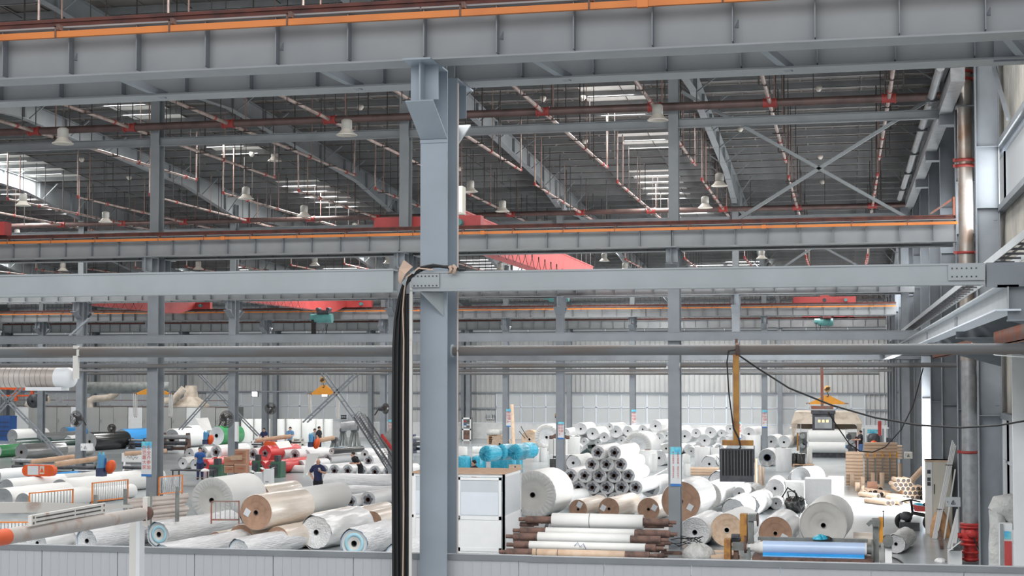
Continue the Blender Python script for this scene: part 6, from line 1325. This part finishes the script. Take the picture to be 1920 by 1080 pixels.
for i, (x0_, y0_, x1_, y1_, dp, r_, l) in enumerate(((58, 866, 139, 856, 57, .09, 'at lower left above the belt guard'), (103, 871, 182, 860, 57, .1, 'right of the belt guard'), (234, 851, 312, 845, 62, .09, 'behind the red-lettered column'), (480, 826, 545, 818, 79, .11, 'before the blue-shirted worker'), (598, 826, 625, 821, 79, .12, 'right of the standing workers'))):
    ob('kraft_tube', MB().tube([at_d(x0_, y0_, dp), at_d(x1_, y1_, dp+1)], r_, 12), None, label='kraft tube on a machine shaft '+l, cat='tube', m='kraft')
def mach(x0_, y0_, x1_, y1_, m_, label, zb=0, Y=None, kind=0):
    a, b, y, z0, z1 = rect(x0_, y0_, x1_, y1_, zb, Y); w_, h = b-a, z1-z0; t = thing('winding_machine', label, 'machine', (a, y, z0))
    ob('side_frame', MB().prism([(0, 0), (.9, 0), (.65, h), (.25, h)], 0, .1), t, m=m_); ob('side_frame', MB().prism([(0, 0), (.9, 0), (.65, h), (.25, h)], w_-.1, w_), t, m=m_)
    ob('roller', MB().tube([(-.1, .3, h*.8), (w_+.1, .3, h*.8)], min(.14, h*.12), 14), t, m='galv'); ob('roller', MB().tube([(0, .15, h*.5), (w_, .15, h*.5)], min(.12, h*.1), 14), t, m='darkmach'); ob('tie_bar', B(0, .3, h*.15, w_, .6, h*.3), t, m=m_); ob('motor', MB().tube([(w_*.2, .1, h*.25), (w_*.45, .1, h*.25)], h*.12, 12), t, m='darkmach')
    return t
mach(20, 858, 175, 895, 'machgrey', 'grey slitting machine frame behind the orange belt guard'); mach(130, 880, 182, 900, 'greenfilm', 'low dark green machine right of the orange guard'); mach(228, 862, 270, 892, 'white', 'white machine table with scribbled script left of the red-lettered column')
P = rect(228, 850, 272, 866, Y=60); t = thing('machine_hood', 'white machine hood with black handwritten scribble beside the red-lettered column', 'machine', (P[0], 60, P[3])); ob('hood_body', B(0, 0, 0, P[1]-P[0], 1.2, P[4]-P[3]), t, m='white')
ob('scribble', MB().tube([(.25+.05*i, -.01, .17+.06*math.sin(i*1.9)+.03*math.sin(i*.8)) for i in range(11)], .008, 4, False).tube([(.4, -.01, .25), (.75, -.01, .28)], .006, 4), t, m='ink')
mach(300, 812, 348, 850, 'rust', 'dark roll stand right of the red-lettered column'); mach(240, 822, 268, 842, 'darkmach', 'black roll stand before the blue film roll')
def gstand(x0_, y0_, x1_, y1_, label, m_='machgrey'):
    a, b, y, z0, z1 = rect(x0_, y0_, x1_, y1_, 0); w_, h = b-a, z1-z0; t = thing('reel_stand', label, 'machine', (a, y, z0)); ob('stand_leg', MB().prism([(0, 0), (w_*.22, 0), (w_*.45, h), (w_*.28, h)], 0, .2, 'y').prism([(w_*.78, 0), (w_, 0), (w_*.72, h), (w_*.55, h)], 0, .2, 'y').prism([(w_*.42, 0), (w_*.58, 0), (w_*.56, h), (w_*.44, h)], 0, .2, 'y'), t, m=m_); ob('saddle', B(w_*.25, -.05, h*.9, w_*.75, .25, h), t, m=m_); ob('reel', MB().tube([(w_*.5, -.1, h*1.05), (w_*.5, .3, h*1.05)], w_*.28, 16), t, m='darkmach')
gstand(652, 806, 676, 838, 'grey A-frame reel stand left of the inclined mesh ramp'); gstand(633, 808, 652, 836, 'grey A-frame reel stand, left of a pair'); gstand(30, 866, 48, 892, 'grey A-frame stand before the silver roll'); gstand(617, 826, 636, 842, 'small grey reel stand right of the standing workers')
P = [at_d(x, y, 84) for x, y in ((640, 800), (668, 797))]; ob('steel_drum', MB().tube([P[0], P[1]], .26, 18), None, label='steel drum roller on the grey reel stands', cat='roller', m='galv')
mach(470, 826, 495, 842, 'white', 'white machine box with warning plate below the upright rolls', Y=80); mach(545, 822, 562, 838, 'cabinet', 'beige control desk beside the blue-shirted worker', Y=80)
ob('paper_sheet', MB().add([at_d(516, 829, 76), at_d(541, 826, 77), at_d(548, 838, 75), at_d(524, 841, 74)], [(0, 1, 2, 3)]), None, label='slanting white sheet feeding left of the blue-shirted worker', cat='paper web', m='paper')
ob('paper_web', MB().tube([at_d(575, 892, 62), at_d(582, 865, 63), at_d(590, 853, 64)], .03, 6).add([at_d(568, 894, 60), at_d(584, 880, 60), at_d(600, 850, 60), at_d(576, 851, 60)], [(0, 1, 2, 3)]), None, label='curling white film sheet hanging behind the standing man', cat='film sheet', m='paper')
ob('paper_web', MB().add([at_d(366, 784, 82), at_d(390, 783, 83), at_d(398, 806, 80), at_d(380, 808, 80)], [(0, 1, 2, 3)]), None, label='white web running down from the hood machine', cat='paper web', m='paper')
for i, (a_, b_, c_, d_, l) in enumerate(((507, 866, 526, 896, 'right of two, tallest'), (472, 864, 488, 888, 'left of two, by the cartons'), (392, 872, 415, 893, 'behind the dark-haired worker'))):
    t = boxthing('green_machine', 'green machine block '+l, 'machine', (a_, b_, c_, d_), 'machgreen', .7, extra=lambda t, w_, h: (ob('dark_face', B(.03, -.02, .05, w_*.7, 0, h*.85), t, m='darkmach'), ob('top_block', B(w_*.3, .1, h, w_*.7, .5, h+.3), t, m='darkmach')))
# cartons
for i, (a_, b_, c_, d_, z0) in enumerate(((420, 873, 438, 887, 0), (420, 857, 438, 872, .3), (439, 870, 461, 887, 0), (438, 857, 461, 870, .33), (440, 843, 461, 857, .6))):
    a, b, y, zz0, zz1 = rect(a_, b_, c_, d_, Y=61); t = thing('cardboard_carton', 'brown cardboard carton with red print, %s' % ['lower left of the stack', 'upper left of the stack', 'lower right of the stack', 'middle right of the stack, flap open', 'topmost of the stack'][i], 'carton', (a, y, max(0, zz0)), 0, 'stack of brown cartons'); w_, h = b-a, zz1-zz0
    ob('carton_body', B(0, 0, 0, w_, .4, h), t, m='card'); ob('tape', B(0, -.004, h*.88, w_, .0, h*.95), t, m='kraft2'); txt('小心轻放', h*.22, 'signred', t, (w_/2, -.006, h*.5))
    if i == 3: ob('open_flap', MB().bar((-.1, -.1, h*.9), (w_*.8, -.15, h*.95), .02, .2), t, m='kraft')
for i, (a_, b_, c_, d_, l) in enumerate(((460, 874, 479, 887, 'left of the white cartons'), (476, 886, 492, 906, 'middle of the white cartons'), (494, 880, 508, 907, 'tallest of the white cartons, lid open'))):
    boxthing('white_carton', 'white carton '+l, 'carton', (a_, b_, c_, d_), 'white', .4, extra=lambda t, w_, h: (ob('lid_flap', MB().bar((0, 0, h), (-.12, 0, h+.08), .3, .02), t, m='white'), ob('lid_flap', MB().bar((w_, 0, h), (w_+.12, 0, h+.08), .3, .02), t, m='white'), ob('print', B(w_*.25, -.004, h*.1, w_*.7, 0, h*.16), t, m='machgrey')))
def smallpanel(px, label, m_='white'): return boxthing('wall_panel_sign', label, 'sign', px, m_, .06, Y=ROWS['C']-.35, extra=lambda t, w_, h: ob('border', MB().box(0, -.01, 0, .02, 0, h).box(w_-.02, -.01, 0, w_, 0, h), t, m='machgrey'))
smallpanel((439, 791, 447, 828), 'tall white board on the column left of the upright rolls'); 
t, w_, h = notice(638, 777, 651, 787, 'small black notice on the back windows', BACKY-.6); ob('black_face', B(.05, -.02, .05, w_-.05, 0, h-.05), t, m='ink'); txt('注意安全', h*.35, 'signwhite', t, (w_/2, -.03, h/2))
# fans
def fan(px, py, D, label, dp, rz, tilt=0):
    P = at_d(px, py, dp); r = D/2*dp/F_PX; t = thing('wall_fan', label, 'fan', P, rz); t.rotation_euler = (tilt, 0, rz)
    g = MB()
    for q in (1, .85, .65, .4): g.tube([(r*q*math.cos(2*math.pi*i/20), -.1*(1-q)-.05, r*q*math.sin(2*math.pi*i/20)) for i in range(21)], .012, 4, False)
    for i in range(28): a = 2*math.pi*i/28; g.tube([(0, -.14, 0), (r*.7*math.cos(a), -.1, r*.7*math.sin(a)), (r*math.cos(a), 0, r*math.sin(a)), (r*.6*math.cos(a), .12, r*.6*math.sin(a))], .006, 3, False)
    ob('guard_cage', g, t, m='hanger')
    for i in range(3):
        a = 2*math.pi*i/3; m1 = MB().add([(0, 0, 0), (r*.85*math.cos(a), -.04, r*.85*math.sin(a)), (r*.9*math.cos(a+.5), .0, r*.9*math.sin(a+.5)), (r*.6*math.cos(a+.9), .05, r*.6*math.sin(a+.9))], [(0, 1, 2, 3)]); ob('blade', m1, t, m='darkmach')
    ob('motor', MB().tube([(0, .02, 0), (0, .3, 0)], .11, 12), t, m='darkmach'); ob('wall_bracket', MB().tube([(0, .3, 0), (0, .4, -.1), (0, .55, -.3)], .03, 6), t, m='hanger'); ob('hub', MB().lathe([(0, -.16), (.06, -.15), (.06, -.12)], n=10, axis='y'), t, m='galv')
fan(144, 785, 30, 'black caged wall fan on the column left of the red-lettered one', 66.5, -.3); fan(424, 786, 32, 'black caged wall fan turned left, beside the silver-ended roll', 66.5, 1.0); fan(508, 766, 22, 'black caged wall fan above the seated workers', 91, .1); fan(722, 766, 20, 'dark fan seen edge-on left of the black cables', 67, 1.3); fan(210, 803, 16, 'dark round fan standing behind the black film roll', 84, .2)
ob('fan_light', B(0, 0, 0, .4, .1, .4), None, at_d(104, 755, 80), label='grey square floodlight on the column left of the fan', cat='lamp', m='galv')
# inclined mesh ramp
A0, A1 = at_d(674, 782, 66), at_d(736, 880, 64)
t = thing('mesh_ramp', 'dark inclined wire mesh guard sloping down to the cables', 'guard', (0, 0, 0)); rp = MB()
for off in (0, .35, -.25): ob('ramp_rail', MB().tube([A0+Vector((off, 0, 0)), A1+Vector((off, 0, 0))], .035, 6), t, m='darkmach')
for i in range(24): f = i/24; P = A0+(A1-A0)*f; rp.tube([P+Vector((-.25, 0, 0)), P+Vector((-.1, .2, .25)), P+Vector((.35, 0, 0))], .012, 4, False)
for k_ in (-.2, -.1, .05, .2): rp.tube([A0+Vector((k_, .1, .15)), A1+Vector((k_, .1, .15))], .01, 4)
ob('wire_mesh', rp, t, m='hanger'); ob('red_side', MB().bar(A0+(A1-A0)*.35+Vector((.45, .1, 0)), A1+Vector((.4, .1, .3)), .06, .14), t, m='redval')
ob('elbow_duct', MB().tube([at_d(720, 829, 70), at_d(745, 812, 70)], .33, 16), None, label='grey cylinder duct touching the black cables above the mesh ramp', cat='duct', m='machgrey')
mach(772, 815, 790, 850, 'navyfilm', 'dark blue machine seen between the cables and the nearest column')
# ================================================================== people
def skin_mesh(name, verts, edges, radii, m_, parent, sub=2, root=0):
    me = bpy.data.meshes.new(name); me.from_pydata(verts, edges, []); me.materials.append(M[m_])
    o = bpy.data.objects.new(name, me); COL.link(o); o.parent = parent
    md = o.modifiers.new('skin', 'SKIN'); md.use_smooth_shade = True
    if not me.skin_vertices: me.attributes.new('dummy', 'FLOAT', 'POINT')
    return o, md
def skinned(name, J, chains, m_, parent, rootj):
    names = []; verts = []; edges = []; rad = []
    for ch in chains:
        for j in ch:
            if j not in names: names.append(j); verts.append(J[j][0]); rad.append(J[j][1])
        for a, b in zip(ch[:-1], ch[1:]): 
            e = (names.index(a), names.index(b))
            if e not in edges and e[::-1] not in edges: edges.append(e)
    # body volumes are lofted here and merged with a remesh so the surface is one continuous skin
    mb = MB()
    for a, b in edges:
        pa, pb = Vector(verts[a]), Vector(verts[b]); ra, rb_ = rad[a], rad[b]; d = (pb-pa); n = 12
        dn = d.normalized(); u = Vector((0, 1, 0)) if abs(dn.y) < .8 else Vector((1, 0, 0)); e1 = u.cross(dn).normalized(); e2 = dn.cross(e1).normalized()
        rings = []
        for f in (-.0, .0, .25, .5, .75, 1.0, 1.0):
            pass
        seq = [(pa-dn*min(ra)*.6, .55, ra), (pa, 1, ra)]+[(pa+d*f, 1, tuple(ra[k]+(rb_[k]-ra[k])*f for k in (0, 1))) for f in (.33, .66)]+[(pb, 1, rb_), (pb+dn*min(rb_)*.6, .55, rb_)]
        for c, sc_, r in seq: rings.append([c+e1*math.cos(q)*r[0]*sc_+e2*math.sin(q)*r[1]*sc_ for q in [2*math.pi*k_/n for k_ in range(n)]])
        vs = [v for r in rings for v in r]; fs = [tuple(range(n))[::-1], tuple((len(rings)-1)*n+k_ for k_ in range(n))]
        for i in range(len(rings)-1):
            for k_ in range(n): fs.append((i*n+k_, i*n+(k_+1) % n, (i+1)*n+(k_+1) % n, (i+1)*n+k_))
        mb.add(vs, fs, True)
    o = ob(name, mb, parent, m=m_)
    md = o.modifiers.new('remesh', 'REMESH'); md.mode = 'VOXEL'; md.voxel_size = .014; md.use_smooth_shade = True
    sm = o.modifiers.new('smooth', 'SMOOTH'); sm.factor = .6; sm.iterations = 3
    return o
def person(P, H, rz, label, arms, top, legs='trouser', hair='full', hairm='hair', bend=0, phone=False, sit=False, head=(0, 0)):
    t = thing('person', label, 'person', P, rz); s = H
    def V(x, y, z): return (x*s, y*s, z*s)
    def R(a, b=None): return (a*s, (b or a)*s)
    by = -bend*.25; hz = -bend*.08
    if sit: dz = -.22
    else: dz = 0
    hx, hy = head
    J = {'pel': (V(0, 0, .52+dz), R(.085, .06)), 'waist': (V(0, by*.3, .60+dz), R(.078, .058)), 'chest': (V(0, by*.7, .72+dz+hz*.5), R(.1, .07)), 'upch': (V(0, by, .79+dz+hz), R(.085, .055)),
         'neck': (V(0, by*1.05-.005, .84+dz+hz), R(.033)), 'jaw': (V(hx*.4, by*1.1-.02+hy*.3, .872+dz+hz), R(.036, .042)), 'head': (V(hx, by*1.1-.015+hy, .915+dz+hz), R(.046, .055)), 'crown': (V(hx, by*1.1-.0+hy, .955+dz+hz), R(.036, .044)),
         'ls': (V(.1, by, .795+dz+hz), R(.036)), 'rs': (V(-.1, by, .795+dz+hz), R(.036))}
    for k_, v in arms.items(): J[k_] = (V(v[0], v[1], v[2]+dz+hz), R(v[3]))
    for sd, n_ in ((1, 'l'), (-1, 'r')):
        if sit: J[n_+'h'] = (V(.05*sd, 0, .3), R(.055)); J[n_+'k'] = (V(.06*sd, -.22, .29), R(.04)); J[n_+'a'] = (V(.06*sd, -.22, .05), R(.025)); J[n_+'f'] = (V(.065*sd, -.31, .02), R(.022))
        else: J[n_+'h'] = (V(.05*sd, 0, .48), R(.055)); J[n_+'k'] = (V(.055*sd, -.01, .28), R(.038)); J[n_+'a'] = (V(.06*sd, .01, .05), R(.026)); J[n_+'f'] = (V(.07*sd, -.085, .022), R(.022))
    b = skinned('body', J, [('pel', 'waist', 'chest', 'upch', 'neck', 'jaw', 'head', 'crown'), ('upch', 'ls', 'le', 'lw', 'lp'), ('upch', 'rs', 're', 'rw', 'rp'), ('pel', 'lh', 'lk', 'la', 'lf'), ('pel', 'rh', 'rk', 'ra', 'rf')], 'skin', t, 'pel')
    # clothes: a little wider than the body
    def grow(j, g=.011): p, r = J[j]; return (p, tuple(v+g*s for v in r))
    K = {k_: grow(k_) for k_ in J}
    def mix(a, b_, f, g=.014): pa, ra = J[a]; pb, rb_ = J[b_]; return (tuple(pa[i]+(pb[i]-pa[i])*f for i in range(3)), tuple(ra[i]+(rb_[i]-ra[i])*f+g*s for i in (0, 1)))
    K['lsl'] = mix('ls', 'le', .7); K['rsl'] = mix('rs', 're', .7); K['hem'] = (tuple([J['pel'][0][0], J['pel'][0][1], J['pel'][0][2]-.02*s]), R(.1, .075)); K['col'] = mix('upch', 'neck', .35, .004)
    skinned('shirt', K, [('hem', 'waist', 'chest', 'upch', 'col'), ('upch', 'ls', 'lsl'), ('upch', 'rs', 'rsl')], top, t, 'hem')
    K['pt'] = (tuple([J['pel'][0][0], J['pel'][0][1], J['pel'][0][2]-.01*s]), R(.088, .064))
    skinned('trousers', K, [('pt', 'lh', 'lk', 'la'), ('pt', 'rh', 'rk', 'ra')], legs, t, 'pt')
    for n_ in 'lr':
        p = Vector(J[n_+'a'][0]); f = Vector(J[n_+'f'][0]); ob('shoe', MB().tube([(p.x, p.y+.03*s, .028*s), (f.x, f.y, .022*s), (f.x, f.y-.03*s, .016*s)], [.034*s, .032*s, .02*s], 10), t, m='ink')
        # hand: palm is the wrist-palm segment of the body; five fingers curl from it
        w_ = Vector(J[n_+'w'][0]); pm = Vector(J[n_+'p'][0]); d = (pm-w_).normalized(); sd = d.cross(Vector((0, 1, 0)));
        if sd.length < .1: sd = Vector((1, 0, 0))
        sd.normalize(); cu = d.cross(sd).normalized(); hm = MB()
        for i, ln in enumerate((.034, .04, .038, .03)):
            b0 = pm+sd*(i-1.5)*.011*s; hm.tube([b0-d*.01*s, b0+d*ln*.45*s, b0+d*ln*.8*s+cu*.012*s, b0+d*ln*.85*s+cu*.024*s], [.0062*s, .006*s, .0052*s, .0042*s], 6)
        b0 = w_+(pm-w_)*.4-sd*.018*s; hm.tube([b0, b0-sd*.014*s+d*.012*s+cu*.008*s, b0-sd*.012*s+d*.028*s+cu*.014*s], [.0075*s, .0068*s, .005*s], 6)
        ob('fingers', hm, b, m='skin')
    hc = Vector(J['head'][0]); cr = Vector(J['crown'][0])
    if hair == 'full': ob('hair', MB().lathe([(.0, .056*s), (.03*s, .052*s), (.05*s, .03*s), (.056*s, .0), (.052*s, -.03*s)], n=16), t, (hc.x, hc.y+.014*s, hc.z+.018*s), (.45, 0, 0), m=hairm)
    elif hair == 'bun': ob('hair', MB().lathe([(.0, .056*s), (.03*s, .052*s), (.052*s, .03*s), (.058*s, .0), (.055*s, -.04*s)], n=16).lathe([(0, -.03*s), (.025*s, 0), (0, .03*s)], c=(0, .02*s, .07*s), n=10), t, (hc.x, hc.y+.014*s, hc.z+.015*s), (.4, 0, 0), m=hairm)
    else: ob('hair', MB().lathe([(.047*s, .012*s), (.05*s, .0), (.05*s, -.02*s), (.044*s, -.035*s)], n=16), t, (hc.x, hc.y+.016*s, hc.z+.0), (.2, 0, 0), m='machgrey')
    fy = hc.y-.054*s
    ob('nose', MB().lathe([(0, -.012*s), (.009*s, -.008*s), (.006*s, .006*s), (.003*s, .016*s)], n=8), b, (hc.x, fy, hc.z-.012*s), m='skin')
    for sx in (-1, 1):
        ob('eye', MB().lathe([(0, -.004*s), (.006*s, 0), (0, .004*s)], n=8), b, (hc.x+sx*.017*s, fy+.003*s, hc.z+.002*s), m='ink'); ob('ear', MB().lathe([(0, -.014*s), (.007*s, 0), (.006*s, .008*s), (0, .014*s)], n=8), b, (hc.x+sx*.048*s, hc.y+.003*s, hc.z-.006*s), m='skin')
    ob('mouth', B(-.012*s, -.003*s, -.0015*s, .012*s, .002*s, .0015*s), b, (hc.x, fy+.004*s, hc.z-.033*s), m='rust')
    if phone: ob('smartphone', B(-.02*s, -.004*s, -.03*s, .025*s, .004*s, .035*s), None, t.matrix_basis @ Vector((J['lp'][0][0], J['lp'][0][1]-.015*s, J['lp'][0][2]+.03*s)), (.5, 0, rz), label='pale smartphone held in the raised hand of the standing man', cat='phone', m='white')
    return t
std = {'le': (.15, .0, .65, .028), 'lw': (.15, -.05, .52, .02), 'lp': (.15, -.06, .475, .019), 're': (-.15, .0, .65, .028), 'rw': (-.15, -.05, .52, .02), 'rp': (-.15, -.06, .475, .019)}
akimbo = {'le': (.165, -.02, .665, .029), 'lw': (.10, -.12, .70, .021), 'lp': (.075, -.145, .725, .019), 're': (-.2, .03, .655, .029), 'rw': (-.115, -.035, .555, .021), 'rp': (-.085, -.06, .54, .019)}
work = {'le': (.14, -.08, .67, .028), 'lw': (.1, -.22, .66, .02), 'lp': (.09, -.26, .66, .019), 're': (-.14, -.08, .67, .028), 'rw': (-.1, -.22, .66, .02), 'rp': (-.09, -.26, .66, .019)}
P = at_z(596, 943, 0); person(P, 1.74, .05, 'bald man in navy polo shirt, hand on hip, looking at his phone', akimbo, 'navy', hair='bald', phone=True, head=(.012, -.02))
P = at_z(375, 899, 0); person(P, 1.62, .4, 'seated dark-haired worker in blue bending over white work at lower left', work, 'blue', 'navy', bend=.5, sit=False)
P = at_z(496, 850, 0); person(P, 1.66, 0, 'worker in dark shirt standing behind the machine left of the fan', work, 'navy', bend=.2)
P = at_z(544, 850, 0); person(P, 1.7, .1, 'worker in light blue shirt behind the kraft tube', work, 'shirtblue')
P = at_z(589, 852, 0); person(P, 1.68, .6, 'worker in pale shirt leaning left beside the orange oval guard', work, 'shirtgrey', bend=.3)
P = at_z(598, 852, 0); person(P, 1.78, 1.4, 'taller worker in black shirt with his back half turned', std, 'trouser')
P = at_z(676, 908, 0); person(P, 1.6, -.9, 'worker in dark top bending behind the stacked film rolls', work, 'trouser', bend=.8)
P = at_z(891, 942, 0); person(P, 1.68, -.8, 'short-haired person whose head shows above the booth before cyan bags', std, 'trouser', bend=.1)
P = at_z(1614, 860, 0); person(P, 1.7, -1.2, 'worker in dark shirt and light trousers beside the canopy machine', work, 'trouser', 'denim')
ob('work_table', MB().box(-.9, -.4, .7, .9, .4, .74).box(-.85, -.35, 0, -.8, -.3, .7).box(.8, -.35, 0, .85, -.3, .7).box(-.85, .3, 0, -.8, .35, .7).box(.8, .3, 0, .85, .35, .7), None, at_z(362, 912, 0), label='low dark work table before the blue-clad worker', cat='table', m='darkmach')
heap(382, 884, 16, 5, 'paper', 'white cloth on the table before the blue-clad worker', 'work_cloth', 'cloth', 22, .74)
